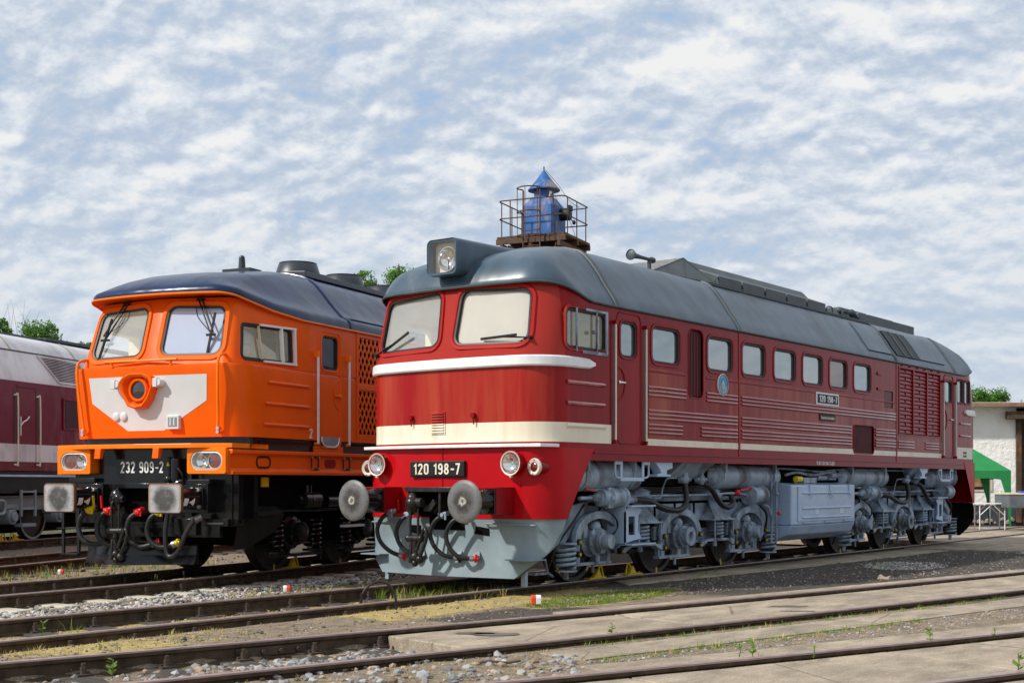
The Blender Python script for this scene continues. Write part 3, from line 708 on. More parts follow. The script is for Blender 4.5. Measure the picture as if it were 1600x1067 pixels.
ribs(1.22, 2.06, 1.965, 1, 0, .026, M['cream'])
for z in (2.485, 2.235): ribs(15.5, 16.15, z, 1, 0, .026)
b = MB()
for y0, y1 in ((3.09, 4.10), (4.66, 11.9)): b.add([(1.474, y0, 2.757), (1.481, y0, 2.75), (1.481, y0, 2.735), (1.474, y0, 2.725), (1.474, y1, 2.757), (1.481, y1, 2.75), (1.481, y1, 2.735), (1.474, y1, 2.725)], [(0, 1, 5, 4), (1, 2, 6, 5), (2, 3, 7, 6)])
for y in (5.67, 11.95): b.box(1.47, 1.484, y-.028, y+.028, 1.66, 3.47)
b.box(1.47, 1.492, 1.8, 15.75, 1.638, 1.655); b.box(1.47, 1.484, 1.8, 15.75, 1.55, 1.562)
for z in (3.2, 2.93): b.box(1.474, 1.495, 11.0, 11.2, z, z+.05)
b.build('beading', M['red_trim'], RED, .003)

# plates and lettering of the flank
b = MB(); b.box(1.475, 1.490, 8.36, 9.27, 2.552, 2.752, 0); b.box(1.488, 1.494, 8.40, 9.23, 2.577, 2.727, 1)
pl = b.build('number_plate', [M['alu'], M['blackm']], RED, .004); digits('number', '120 198-7', .105, .72, (1.4945, 8.815, 2.652), SIDE, M['white'], pl)
b = MB(); b.box(1.475, 1.488, 8.50, 9.13, 2.292, 2.40); pl = b.build('name_plate', M['blackm'], RED, .004); text('lettering', 'Deutsche Reichsbahn', .05, (1.4885, 8.815, 2.345), SIDE, M['cream'], pl, width=.53)
text('lettering', '92 80 1120 198-7 D-SEH', .062, (1.4765, 8.75, 1.597), SIDE, M['white'], RED, width=.72)
b = MB()
for z in (1.87, 1.80):
    for k in range(2): b.box(1.475, 1.479, 15.72+k*.12, 15.80+k*.12, z, z+.045)
b.build('data_panel', M['blackm'], RED)
b = MB(); c = (1.475, 5.14, 2.675); b.lathe([(.158, 0), (.158, .018), (.140, .022), (.138, .017), (.001, .0172)], c, (1, 0, 0), 40, 0)
b.lathe([(.158, .004), (.1585, .02), (.150, .0225), (.149, .018)], c, (1, 0, 0), 40, 1, True, False)
bd = b.build('badge', [M['badge'], M['cream']], RED)
b = MB(); x = 1.4935
b.lathe([(.016, 0), (.016, .004)], (x, 5.14, 2.715), (1, 0, 0), 12); b.tube([(x+.001, 5.14+.036*sin(t), 2.665-.042*cos(t)) for t in [2*pi*i/20 for i in range(20)]], .006, 5, 0, True); b.box(x, x+.004, 5.134, 5.146, 2.635, 2.70); b.box(x, x+.004, 5.112, 5.168, 2.618, 2.626)
for r, a0, a1 in ((.085, .2, 2.94), (.105, .25, 2.9), (.125, .6, 2.54)): b.tube([(x, 5.14-r*cos(a0+(a1-a0)*i/16), 2.675-r*sin(a0+(a1-a0)*i/16)) for i in range(17)], .0035, 5)
b.tube([(x, 5.14-.115*cos(.9+1.34*i/12), 2.675+.115*sin(.9+1.34*i/12)) for i in range(13)], .004, 5)
b.build('emblem', M['cream'], bd)

# silver waist band, ledge, apron, plough
def follow(d, x_end_y, z=2.5, n=40):
    """front outline pushed outward by d, from the right flank at y to the left flank"""
    h = half_outline(1.475+d, r_r(z)+d, r_yc(z)-d, RB, [x_end_y, x_end_y*.6+.6], 1.475+d)
    return full_outline(h)
b = MB(); P = follow(.0, 1.78, 2.7); m = len(P); L = []
for i, (x, y) in enumerate(P):
    q = P[min(i+1, m-1)]; p0 = P[max(i-1, 0)]; t = Vector((q[0]-p0[0], q[1]-p0[1])).normalized(); nx, ny = -t.y, t.x
    if x*nx+(y-3)*ny < 0: nx, ny = -nx, -ny
    k = .35 if i in (0, m-1) else (.92 if i in (1, m-2) else 1)
    zz = 2.725; L.append([(x+nx*o, y+ny*o, zz+h*k) for o, h in ((-.004, .064), (.03, .064), (.047, .046), (.05, -.048), (.036, -.066), (-.004, -.066))])
b.loops(L, 0, True, True, True, True); P_band = list(enumerate(L))
b.build('waist_band', M['alu'], RED, smooth_angle=30)
b = MB(); pts = [(1.495, 1.03), (1.41, .775), (.9, .66), (.45, .615), (0, .60), (-.45, .615), (-.9, .66), (-1.41, .775), (-1.495, 1.03)]
L = []
for x, y in pts: L.append([(x, y, 1.738), (x, y, 1.70), (x*.9, y+.25, 1.70), (x*.9, y+.25, 1.738)])
b.loops(L, 0, False, True, True, True); b.build('front_ledge', M['alu'], RED, .005)
def skirt(z0, z1, lim0, lim1, d, nz=5, xs=None):
    rows = []
    for k in range(nz+1):
        t = k/nz; z = z0+(z1-z0)*t; lim = lim0+(lim1-lim0)*t
        h = half_outline(1.483+d, .36+d, .682-d, .14, [lim, lim*.5+.62], 1.483+d)
        rows.append([(x, y, z) for x, y in full_outline(h)])
    return rows
b = MB(); ro = skirt(.845, 1.70, 1.22, 1.80, 0); ri = skirt(.845, 1.70, 1.22, 1.80, -.022)
# notch for the drawgear: drop nothing, the black pocket sits in front
b.loops(ro, 0, True, False); b.loops(ri[::-1], 0, True, False)
b.loops([ro[0], ri[0]], 0, False, False); b.loops([ro[-1], ri[-1]], 0, False, False)
b.loops([[r[0] for r in ro], [r[0] for r in ri]], 0, False, False); b.loops([[r[-1] for r in ro], [r[-1] for r in ri]], 0, False, False)
ap = b.build('front_apron', M['red_plain'], RED)
b = MB(); b.tube([(0, .672, 1.08), (0, .672, 1.70)], .004, 5)
for i in range(12):
    x = -1.2+i*2.4/11; b.sphere((x, rfy(x, 1.6)-.005, 1.665), .011, 6)
    b.sphere((x, rfy(x, .9)-.006, .875), .010, 6)
b.build('rivet', M['red_trim'], ap)
b = MB(); rows = []; lims = [(.845, 1.475, 1.24), (.70, 1.47, 1.14), (.55, 1.445, 1.03), (.42, 1.37, .94), (.28, 1.22, .86), (.14, 1.05, .80)]
def plow_pt(x, z, d=0):
    wf = 1.475; r = .36; e = min(r, max(0, abs(x)-(wf-r))); y = .69+.14*(x/wf)**2+(r-sqrt(max(0, r*r-e*e)))
    dish = .05*sin(pi*min(1, max(0, (z-.14)/.7)))
    vee = -.08*(1-abs(x)/1.475)*smooth((.85-z)/.6)
    return (x, y+dish*.6+vee+d, z)
for dd in (0, .02):
    R_ = []
    for z, xm, ye in lims:
        xs = [xm*(1-abs(i/12)) if False else xm*(-1+2*i/24) for i in range(25)]
        row = []
        for i, x in enumerate(xs):
            p = plow_pt(x, z, dd)
            row.append(p)
        # wrap round to the flank
        row = [(-xm, ye+dd, z)]+row+[(xm, ye+dd, z)]
        R_.append(row)
    rows.append(R_)
b.loops(rows[0], 0, True, False); b.loops(rows[1][::-1], 0, True, False); b.loops([rows[0][-1], rows[1][-1]], 0, False, False)
b.loops([[r[0] for r in rows[0]], [r[0] for r in rows[1]]], 0, False, False); b.loops([[r[-1] for r in rows[0]], [r[-1] for r in rows[1]]], 0, False, False)
plow = b.build('snow_plough', M['plow'], RED, smooth_angle=40)
def on_plow(poly, d): return [plow_pt(x, z, d) for x, z in poly]
b = MB()
for poly in ([(-.56, .66), (-.37, .64), (-.37, .75), (-.53, .75)], [(.48, .66), (.69, .64), (.685, .73), (.50, .755)], [(-.22, .70), (.33, .70), (.33, .86), (-.22, .86)]):
    poly = [(p[0]+(q_[0]-p[0])*i/6, p[1]+(q_[1]-p[1])*i/6) for p, q_ in zip(poly, poly[1:]+poly[:1]) for i in range(6)]; a, c = on_plow(poly, -.010), on_plow(poly, .012); b.loops([a, c], 0, False); b.add(a, [list(range(len(a)))])
b.build('opening', M['dark'], plow)
for s in (-1, 1):
    b = MB(); p, q = plow_pt(s*.67, .79), plow_pt(s*1.28, .775); b.tube(spline([(p[0], p[1], p[2]), (p[0]+s*.03, p[1]-.05, p[2]), (q[0]-s*.03, q[1]-.05, q[2]), q], 4), .011, 8); b.build('grab_rail', M['plow'], plow)
    b = MB(); p = plow_pt(s*1.12, .37); b.prism([(s*.95, plow_pt(s*.95, .37)[1]), (s*1.0, p[1]-.16), (s*1.34, p[1]-.14), (s*1.36, plow_pt(s*1.36, .42)[1]+.02)][::s], 'z', .362, .374); b.build('foot_step', M['plow'], plow)
    b = MB(); b.box(s*1.09-.03, s*1.09+.03, .86, .92, .04, .30); b.build('guard_iron', M['grey'], plow, .004)
# stub brackets holding the loose hose ends
b = MB()
for x in (-.60, -.30, .30, .55):
    p = plow_pt(x, .40); b.obox((x, p[1]-.04, .40), (.09, .10, .012), Matrix.Rotation(.9, 3, 'X') @ Matrix.Rotation(.5, 3, 'Z'))
b.build('hose_bracket', M['plow'], plow)
# number plate, marks, lamps
b = MB(); y0 = rfy(0, 1.44)-.03; b.box(-.505, .365, y0-.025, y0+.02, 1.348, 1.545); pl = b.build('number_plate', M['blackm'], RED, .012); digits('number', '120 198-7', .135, .75, (-.07, y0-.0255, 1.447), FRONT, M['cream'], pl)
def arrow(x, s):
    b = MB(); y = rfy(x, 1.41)-.004; b.prism([(x-s*.07, 1.375), (x-s*.06, 1.40), (x+s*.05, 1.45), (x+s*.075, 1.42), (x+s*.05, 1.405), (x+s*.02, 1.42), (x-s*.02, 1.40), (x-s*.035, 1.37)], 'y', y-.003, y+.01); b.build('arrow_mark', M['white'], ap)
arrow(-.66, 1); arrow(.71, -1)
for s in (-1, 1):
    x = s*1.065; y = .645; yb = rfy(x, 1.5)
    b = MB(); b.lathe([(.118, .0), (.15, -.005), (.153, .012), (.14, .03), (.128, .035), (.13, yb-y+.10)], (x, y, 1.508), (0, 1, 0), 32, 0, True, False); b.lathe([(.124, 0), (.144, -.008), (.150, .01), (.138, .028)], (x, y, 1.508), (0, 1, 0), 32, 1, True, False)
    b.cyl((x, y, 1.36), (x, y+.02, 1.345), .02, n=8, mi=1)
    lp = b.build('headlight', [M['red_trim'], M['rim']], RED)
    b = MB(); b.lathe([(.123, .01), (.105, .045), (.06, .072), (.001, .08)], (x, y, 1.508), (0, 1, 0), 24, 0, True, False); b.sphere((x, y+.045, 1.508), .022, 8, 0); b.build('reflector', M['chrome'], lp)
    b = MB(); b.lathe([(.12, .004), (.08, -.012), (.03, -.018), (.001, -.019)], (x, y, 1.508), (0, 1, 0), 24, 0, True, False); b.build('lens', M['g_lens'], lp)
    x = s*1.325; y = .76
    b = MB(); b.lathe([(.06, .0), (.092, -.005), (.102, .012), (.098, .05), (.085, .16), (.055, .28), (.02, .36)], (x, y, 1.463), (s*.10, 1, 0), 28, 0, True, False); b.lathe([(.058, 0), (.092, -.010), (.104, .010), (.099, .035)], (x, y, 1.463), (s*.10, 1, 0), 28, 1, True, False)
    for k in range(6): b.sphere((x+.085*cos(k*pi/3+.4), y-.008, 1.463+.085*sin(k*pi/3+.4)), .009, 6, 2)
    lp = b.build('marker_lamp', [M['red_trim'], M['rim'], M['blackm']], RED)
    b = MB(); b.lathe([(.062, .004), (.04, -.012), (.001, -.016)], (x, y, 1.463), (s*.10, 1, 0), 20, 0, True, False); b.build('lens', M['g_red'], lp)
# nose vent, plugs
b = MB(); x0, x1 = -.20, .03; yv = rfy(-.08, 2)-.012; b.box(x0, x1, yv, yv+.06, 1.87, 2.15)
vent = b.build('vent_grille', M['red'], RED, .004)
b = MB()
for k in range(8): b.obox((-.085, yv-.006, 1.895+k*.033), (.19, .016, .016), Matrix.Rotation(-.5, 3, 'X'))
b.build('slat', M['red'], vent)
for x in (-.53, .47):
    b = MB(); y = rfy(x, 2.08); b.cyl((x, y+.01, 2.09), (x, y-.05, 2.09), .032, n=14); b.tube([(x+.01, y-.045, 2.07), (x+.012, y-.03, 1.98)], .008, 6); b.build('plug', M['red_trim'], RED)

# buffers and drawgear
for s in (-1, 1):
    x = s*.875
    b = MB(); b.box(x-.165, x+.17, .40, .80, .905, 1.215); bx = b.build('buffer_box', M['red_trim'], RED, .006)
    b = MB(); b.box(x-.175, x+.175, .385, .80, 1.213, 1.225); b.build('cover_plate', M['red_plain'], bx)
    b = MB(); b.box(x-.16, x+.16, .375, .398, .91, 1.205, 0); b.lathe([(.15, .37), (.135, .33), (.125, .30), (.122, .12), (.105, .12), (.10, .03)], (x, 0, 1.06), (0, 1, 0), 28, 0)
    for qx, qz in ((-.13, -.11), (.13, -.11), (-.13, .11), (.13, .11), (.13, 0), (-.13, 0)): b.cyl((x+qx, .375, 1.06+qz), (x+qx, .35, 1.06+qz), .022, n=8)
    bf = b.build('buffer', M['black'], RED)
    b = MB(); b.lathe([(.001, -.012), (.10, -.010), (.20, -.002), (.238, .008), (.252, .022), (.246, .04), (.11, .06)], (x, 0, 1.06), (0, 1, 0), 44, 0); b.lathe([(.001, -.0145), (.04, -.0144), (.065, -.0135), (.075, -.0125)], (x-.01, 0, 1.06), (0, 1, 0), 24, 0, True, False); b.build('buffer_head', [M['buf_round']], bf)
b = MB(); b.box(-.36, .33, .60, .80, .86, 1.20, 1); b.box(-.37, .40, .42, .72, 1.165, 1.225, 0); b.cyl((-.38, .45, 1.17), (-.38, .45, 1.23), .03, n=10); b.box(.12, .155, .45, .7, .86, 1.17, 0); b.box(-.37, -.33, .45, .7, 1.0, 1.17, 0)
dg = b.build('drawgear', [M['grease'], M['dark']], RED, .006)
b = MB(); b.sphere((-.27, .42, 1.02), .14, 16, 0, (.65, .55, 1)); b.cyl((-.20, .36, 1.04), (-.05, .36, 1.04), .055, n=14); b.sphere((-.2, .34, 1.03), .085, 12); b.cyl((-.21, .30, 1.04), (-.21, .42, 1.04), .06, n=14)
b.prism([(-.10, .93), (.02, .93), (.10, 1.02), (.06, 1.08), (.0, 1.01), (-.10, 1.01)], 'y', .42, .50); b.build('hook', M['grease'], dg, .004)
screw_link(dg, -.19, .40, 1.0, .28, M['grease'])
for x0, z0, xe, tip in ((-.72, .90, -.62, M['redp']), (-.40, .88, -.33, M['grease']), (.15, .88, .27, M['grease']), (.40, .86, .52, M['redp'])):
    hose([(x0, .50, z0), (x0-.09, .46, z0-.07), (x0-.155, .45, z0-.21), (x0-.11, .46, z0-.36), (x0-.0, .50, z0-.47), (xe, .58, .37)], .027, RED, M['grey'], tip)
b = MB()
for x in (-.68, -.50): b.bar((x, .63, .93), (x, .62, 1.07), .022, .015)
b.build('cock_lever', M['redp'], RED)

# underframe
b = MB(); b.box(-1.2, 1.2, 1.5, 16.05, 1.24, 1.549); b.box(-.60, .60, .95, 16.6, .45, 1.25); b.build('underframe', M['dark'], RED)
def tank(y0, y1, z, r, x=1.12):
    b = MB(); b.lathe([(r*.30, 0), (r*.62, .03), (r*.88, .08), (r, .16), (r, y1-y0-.16), (r*.88, y1-y0-.08), (r*.4, y1-y0)], (x, y0, z), (0, 1, 0), 28)
    for y in (y0+.35, y1-.35): b.lathe([(r+.001, -.02), (r+.012, -.02), (r+.012, .02), (r+.001, .02)], (x, y, z), (0, 1, 0), 28, 0, True, False); b.box(x+r*.6, x+r+.03, y-.025, y+.025, z+r*.3, 1.555)
    return b.build('air_tank', M['grey'], RED)
tank(1.55, 3.35, 1.37, .20); tank(5.2, 7.55, 1.37, .185); tank(9.9, 12.15, 1.37, .185); tank(14.2, 16.0, 1.37, .20)
def bracket(y0, y1, m=1):
    b = MB(); x = 1.43
    a, c = y0+.16, y1-.16
    b.bar((x, a, 1.55), (x, a, 1.33), .05, .012); b.bar((x, c, 1.55), (x, c, 1.33), .05, .012); b.box(x-.005, x+.005, a-.025, c+.025, 1.30, 1.345)
    for q, e in ((a, y0+.02), (c, y1-.02)): b.tube(spline([(x, e, 1.54), (x, e, 1.38), (x, (q+e)/2, 1.34), (x, q, 1.345)], 4), .014, 8); b.box(x-.008, x+.012, min(q, e)-.02, max(q, e)+.02, 1.51, 1.555)
    b.build('cab_step', M['tankgrey'], RED)
bracket(2.35, 3.2); bracket(14.35, 15.2)
for y in (3.55, 13.45):
    b = MB(); b.prism([(y-.22, 1.555), (y+.25, 1.555), (y+.25, 1.47), (y+.1, 1.44), (y+.1, 1.39), (y+.2, 1.385), (y+.2, 1.355), (y-.15, 1.355), (y-.15, 1.39), (y-.05, 1.40), (y-.08, 1.45)], 'x', 1.30, 1.44); b.build('filler_valve', M['tankgrey'], RED, .008)
for y0, s in ((4.1, 1), (13.9, -1)):
    b = MB(); b.add([(1.42, y0, 1.55), (1.42, y0+s*.95, 1.55), (1.15, y0+s*.75, 1.28), (1.15, y0-s*.1, 1.28), (1.0, y0, 1.55), (1.0, y0+s*.95, 1.55)], [(0, 1, 2, 3), (0, 3, 4), (1, 5, 2), (3, 2, 5, 4)]); b.build('deflector', M['grey'], RED)
# fuel tank
b = MB(); b.prism([(.90, .60), (1.45, .60), (1.45, 1.24), (1.05, 1.30), (.90, 1.30)], 'y', 7.5, 10.05); b.prism([(-.9, .34), (1.12, .34), (1.38, .45), (1.452, .598), (-.9, .598)], 'y', 7.5, 10.05); b.box(-1.0, .9, 7.5, 10.05, .595, 1.2)
ft = b.build('fuel_tank', M['tankgrey'], RED, .02)
b = MB(); b.box(1.45, 1.468, 7.72, 9.98, .655, 1.215); lid = b.build('battery_lid', M['tankgrey'], ft, .006)
b = MB()
for z in (1.11, .865, .715): b.tube([(1.466, 7.86, z), (1.472, 7.9, z), (1.472, 9.78, z), (1.466, 9.82, z)], .016, 8)
for y in (8.15, 8.95, 9.75): b.box(1.466, 1.485, y-.03, y+.03, 1.13, 1.24); b.cyl((1.47, y, 1.10), (1.50, y, 1.10), .02, n=8); b.tube(spline([(1.49, y, 1.10), (1.50, y+.03, 1.05), (1.485, y, 1.02)], 4), .008, 6)
for y in (7.9, 8.75, 9.55): b.box(1.466, 1.478, y-.0, y+.3, .628, .645)
b.build('rib', M['tankgrey'], lid)
b = MB()
for y in (8.35, 9.35):
    for k in range(3): b.box(1.468, 1.476, y, y+.15, .775+k*.033, .792+k*.033)
b.build('vent_slot', M['white'], lid)
b = MB(); b.sphere((1.36, 7.9, 1.335), .05, 12); b.cyl((1.36, 7.85, 1.335), (1.36, 8.05, 1.335), .045, n=12); b.cyl((1.30, 7.95, 1.28), (1.36, 7.95, 1.36), .03, n=10); b.build('filler_cap', M['yellow'], ft)
b = MB(); b.cyl((1.25, 8.9, 1.36), (1.25, 9.25, 1.36), .045, n=12); b.box(1.1, 1.3, 8.3, 8.8, 1.27, 1.36); b.build('filler_neck', M['grey'], ft)
# clutter between the tanks and the frame
b = MB()
for x, z in ((1.25, 1.50), (1.18, 1.46), (1.10, 1.49)): b.tube(spline([(x, 3.4, z), (x, 5.2, z-.03), (x, 7.6, z), (x+.02, 9.0, z-.04), (x, 10.0, z), (x, 14.0, z)], 4), .016, 6)
b.tube(spline([(1.30, 7.6, 1.40), (1.32, 8.0, 1.44), (1.30, 8.6, 1.40), (1.28, 9.4, 1.45), (1.3, 9.9, 1.38)], 5), .022, 6)
b.build('pipe_run', M['grey_d'], RED)
b = MB(); b.obox((1.2, 9.55, 1.40), (.12, .3, .16)); b.cyl((1.28, 9.4, 1.40), (1.28, 9.7, 1.40), .05, n=12); b.build('drain_cock', M['grey_d'], RED, .01)
# pipe post beside the tank
b = MB()
for y in (7.10, 7.28): b.tube([(1.30, y, .35), (1.30, y, 1.30)], .016, 8)
b.sphere((1.31, 7.28, 1.10), .035, 8); b.tube([(1.22, 6.9, .95), (1.3, 7.0, .9), (1.33, 7.06, .7), (1.3, 7.1, .5)], .022, 8)
b.build('drain_pipe', M['grey'], RED)
b = MB(); b.sphere((1.33, 7.3, .80), .035, 10); b.sphere((1.25, 6.05, 1.13), .05, 10); b.bar((1.27, 6.1, 1.17), (1.30, 6.4, 1.19), .025); b.sphere((1.25, 10.95, 1.15), .045, 10); b.bar((1.26, 1.95, 1.20), (1.27, 2.15, 1.185), .02); b.build('cock_lever', M['redp'], RED)

# bogies
def bogie(c, first):
    b = MB(); y = lambda u: c+u
    top = [(-3.12, .46), (-3.12, .64), (-2.62, .98), (-2.2, 1.04), (2.2, 1.04), (2.62, .98), (3.12, .64), (3.12, .46), (2.80, .46), (2.62, .60), (2.55, .24), (2.45, .24)]
    poly = [(y(u), z) for u, z in top]
    for ax in (2.1, 0, -2.1):
        arch = [(ax+.355*cos(t), .60+.30*sin(t)) for t in [pi*i/10 for i in range(11)]]
        poly += [(y(ax+.355), .24) if ax < 2 else (y(2.455), .28)]+[(y(u), z) for u, z in arch]+[(y(ax-.355), .24), (y(ax-.44), .24), (y(ax-.46), .70)]
        if ax > -2: poly += [(y(ax-.62), .74), (y(ax-1.48), .74), (y(ax-1.65), .68), (y(ax-1.67), .28)]
    poly += [(y(-2.62), .60), (y(-2.80), .46)]
    poly = poly[:len(top)]+poly[len(top):]
    b.prism(poly, 'x', 1.02, 1.075)
    b.box(.98, 1.10, y(-2.25), y(2.25), 1.035, 1.06)
    for u in (-1.05, 1.05): b.box(.98, 1.32, y(u-.34), y(u+.34), .735, .752); b.add([(1.08, y(u-.3), .752), (1.30, y(u-.26), .752), (1.08, y(u-.02), 1.03)], [(0, 1, 2)]); b.add([(1.08, y(u+.3), .752), (1.30, y(u+.26), .752), (1.08, y(u+.02), 1.03)], [(0, 1, 2)]); b.add([(1.30, y(u-.26), .752), (1.30, y(u+.26), .752), (1.08, y(u+.10), 1.03), (1.08, y(u-.10), 1.03)], [(0, 1, 2, 3)])
    b.box(-1.0, 1.0, y(-2.4), y(2.4), .75, 1.0)
    bo = b.build('bogie_frame', [M['grey']], RED)
    for k, ax in enumerate((-2.1, 0, 2.1)):
        wheelset(bo, y(ax), {0: (.75, -.75), 1: (.0,), 2: (-.35,)}[k] if first else (.05,))
        b = MB(); ro_, ri_ = .56, .435; N_ = 20; th = [(-.12+(pi+.24)*i/N_) for i in range(N_+1)]
        o_ = [(y(ax)+ro_*cos(t), .55+ro_*.66*sin(t)) for t in th]; i_ = [(y(ax)+ri_*cos(t), .55+ri_*.62*sin(t)) for t in th]
        b.prism(o_+i_[::-1], 'x', 1.13, 1.20)
        for s in (-1, 1):
            b.sphere((1.165, y(ax+s*.50), .535), .075, 12, 0, (.5, 1, 1)); b.bar((1.14, y(ax+s*.50), .54), (1.14, y(ax+s*.50), .37), .09, .03)
        bl = b.build('balancer', M['grey'], bo, .006)
        for s in (-1, 1):
            for z in (.54, .385):
                b = MB(); b.cyl((1.15, y(ax+s*.50), z), (1.225, y(ax+s*.50), z), .04, n=12, mi=1); b.cyl((1.2, y(ax+s*.50), z), (1.24, y(ax+s*.50), z), .022, n=6, mi=0); b.build('pin', [M['pin_y'], M['grease']], bo)
        b = MB(); X = 1.02; yy = y(ax); z = .53
        b.lathe([(.20, 0), (.205, .03), (.165, .06), (.16, .12), (.185, .125), (.185, .145), (.135, .16), (.13, .20), (.15, .205), (.15, .225)], (X, yy, z), (1, 0, 0), 28)
        if k != 1: b.lathe([(.12, .22), (.12, .24), (.098, .25), (.094, .34), (.088, .355), (.001, .357)], (X, yy, z), (1, 0, 0), 24)
        else: b.lathe([(.11, .22), (.11, .30), (.135, .30), (.135, .325), (.068, .325), (.065, .27), (.001, .27)], (X, yy, z), (1, 0, 0), 24)
        for q in range(8): a = q*pi/4+.3; b.cyl((X+.14, yy+.165*cos(a), z+.165*sin(a)), (X+.165, yy+.165*cos(a), z+.165*sin(a)), .017, n=6)
        for q in range(6): a = q*pi/3; b.cyl((X+.22, yy+.125*cos(a), z+.125*sin(a)), (X+.245, yy+.125*cos(a), z+.125*sin(a)), .016, n=6)
        b.lathe([(.085, 0), (.085, .04), (.06, .08), (.02, .095)], (X+.09, yy, z+.165), (0, 0, 1), 16)
        b.box(X-.02, X+.1, yy-.26, yy-.17, z+.05, z+.22); b.cyl((X+.05, yy-.215, z+.22), (X+.05, yy-.215, z+.26), .03, n=10)
        b.build('axle_box', M['grey_d'], bo, smooth_angle=40)
        b = MB(); b.box(1.0, 1.10, y(ax-.46), y(ax+.42), .225, .265); b.box(1.06, 1.10, y(ax-.40), y(ax-.31), .25, .78); b.box(1.02, 1.08, y(ax+.08), y(ax+.18), .26, .40); b.cyl((1.05, y(ax+.05), .12), (1.05, y(ax+.05), .23), .022, n=8); b.build('keeper_bar', M['grey'], bo, .006)
    for u in (-2.80, -1.05, 1.05, 2.80):
        z0, z1 = (.20, .52) if abs(u) > 2 else (.47, .735)
        b = MB(); b.spring((1.15, y(u)), .115, z0, z1, 4.6, .021); b.lathe([(.14, 0), (.14, .02), (.05, .02)], (1.15, y(u), z0-.02), (0, 0, 1), 18); b.lathe([(.14, 0), (.14, .02)], (1.15, y(u), z1-.004), (0, 0, 1), 18); b.cyl((1.15, y(u), z0-.12), (1.15, y(u), z0), .035, n=8)
        b.build('coil_spring', M['grey'], bo)
    for u in (-1.05, 1.05):
        b = MB(); o_ = [(y(u-.56), .36), (y(u-.46), .36), (y(u-.30), .425), (y(u+.30), .425), (y(u+.46), .36), (y(u+.56), .36), (y(u+.52), .42), (y(u+.28), .462), (y(u-.28), .462), (y(u-.52), .42)]
        b.prism(o_, 'x', 1.09, 1.21); b.tube([(1.30, y(u-.27), .42), (1.30, y(u-.27), .80)], .014, 6); b.tube([(1.30, y(u+.3), .46), (1.30, y(u+.3), .76)], .010, 6); b.box(1.02, 1.06, y(u-.3), y(u+.1), .46, .62); b.build('equaliser', M['grey'], bo, .006)
    # brake cylinders: rod end towards the front, flat cover on the other
    for u, kind in ((-1.95, 0), (2.15, 1)):
        b = MB(); q = y(u)
        if kind == 0:
            b.lathe([(.05, -.36), (.06, -.33), (.075, -.27), (.105, -.26), (.105, -.10), (.14, -.09), (.14, -.05), (.125, -.04), (.125, .20), (.15, .21), (.15, .25), (.02, .26)], (1.26, q, 1.085), (0, 1, 0), 26)
            for a in range(6): t = a*pi/3; b.obox((1.26+.12*cos(t), q-.09, 1.085+.12*sin(t)), (.02, .12, .05), Matrix.Rotation(0, 3, 'Y'))
            b.cyl((1.26, q-.72, 1.085), (1.26, q-.3, 1.085), .025, n=10); b.box(1.22, 1.30, q-.45, q-.36, 1.05, 1.12); b.box(1.05, 1.24, q-.42, q-.02, 1.17, 1.20)
        else:
            b.lathe([(.001, -.25), (.05, -.25), (.05, -.23), (.145, -.22), (.15, -.21), (.15, -.16), (.125, -.155), (.125, .14), (.15, .15), (.15, .19), (.05, .2)], (1.26, q, 1.085), (0, 1, 0), 26)
            for a in range(8): t = a*pi/4; b.cyl((1.26+.125*cos(t), q-.235, 1.085+.125*sin(t)), (1.26+.125*cos(t), q-.21, 1.085+.125*sin(t)), .014, n=6)
        b.build('brake_cylinder', M['grey'], bo, smooth_angle=40)
    b = MB(); b.tube(spline([(1.22, y(-1.7), 1.09), (1.2, y(-.6), 1.10), (1.2, y(.6), 1.10), (1.22, y(1.5), 1.12), (1.24, y(1.95), 1.09)], 5), .018, 8); b.tube([(1.12, y(-1.9), 1.062), (1.12, y(2.0), 1.062)], .014, 6)
    b.tube(spline([(1.25, y(-.25), 1.34), (1.25, y(-.5), 1.33), (1.25, y(-.62), 1.2), (1.24, y(-.66), 1.08), (1.22, y(-.8), 1.07)], 5), .012, 6)
    b.build('brake_pipe', M['grey'], bo)
    b = MB(); b.tube(spline([(1.27, y(-1.35), 1.05), (1.32, y(-1.1), 1.03), (1.34, y(-.75), .93), (1.34, y(-.35), .90), (1.33, y(-.12), 1.0), (1.27, y(-.05), 1.27)], 7), .042, 10); b.tube(spline([(1.27, y(.45), 1.28), (1.33, y(.62), 1.18), (1.35, y(.85), .98), (1.35, y(1.08), .92), (1.33, y(1.28), .97), (1.27, y(1.34), 1.08)], 7), .042, 10); b.build('flexible_hose', M['rubber'], bo)
    b = MB()
    for u in (-.05, .42):
        b.sphere((1.27, y(u), 1.31), .06, 10); b.box(1.20, 1.30, y(u-.06), y(u+.06), 1.27, 1.37); b.cyl((1.27, y(u), 1.25), (1.27, y(u), 1.42), .04, n=10)
        b.cyl((1.27, y(u-.14), 1.32), (1.27, y(u+.14), 1.32), .03, n=8)
    b.cyl((1.26, y(-1.55), 1.05), (1.26, y(-1.3), 1.05), .045, n=10)
    b.build('valve', M['grey'], bo)
    for u in (-1.0, 1.0): b = MB(); b.lathe([(.30, 0), (.32, .04), (.27, .07), (.29, .10), (.22, .13), (.15, .17)], (.95, y(u), 1.06), (0, 0, 1), 20); b.build('side_bearing', M['grey'], bo)
    # finer fittings: leaf damper stack, bolt rows, brake rods and cables
    for u, s in ((-.62, 1), (.62, -1), (1.50, 1)):
        b = MB()
        for k in range(7): b.bar((1.085, y(u), .50+k*.026), (1.085, y(u+s*.36), .53+k*.026), .05, .017)
        b.build('friction_damper', M['grey_d'], bo)
    b = MB()
    b.box(1.07, 1.085, y(-2.2), y(2.2), .985, 1.02)
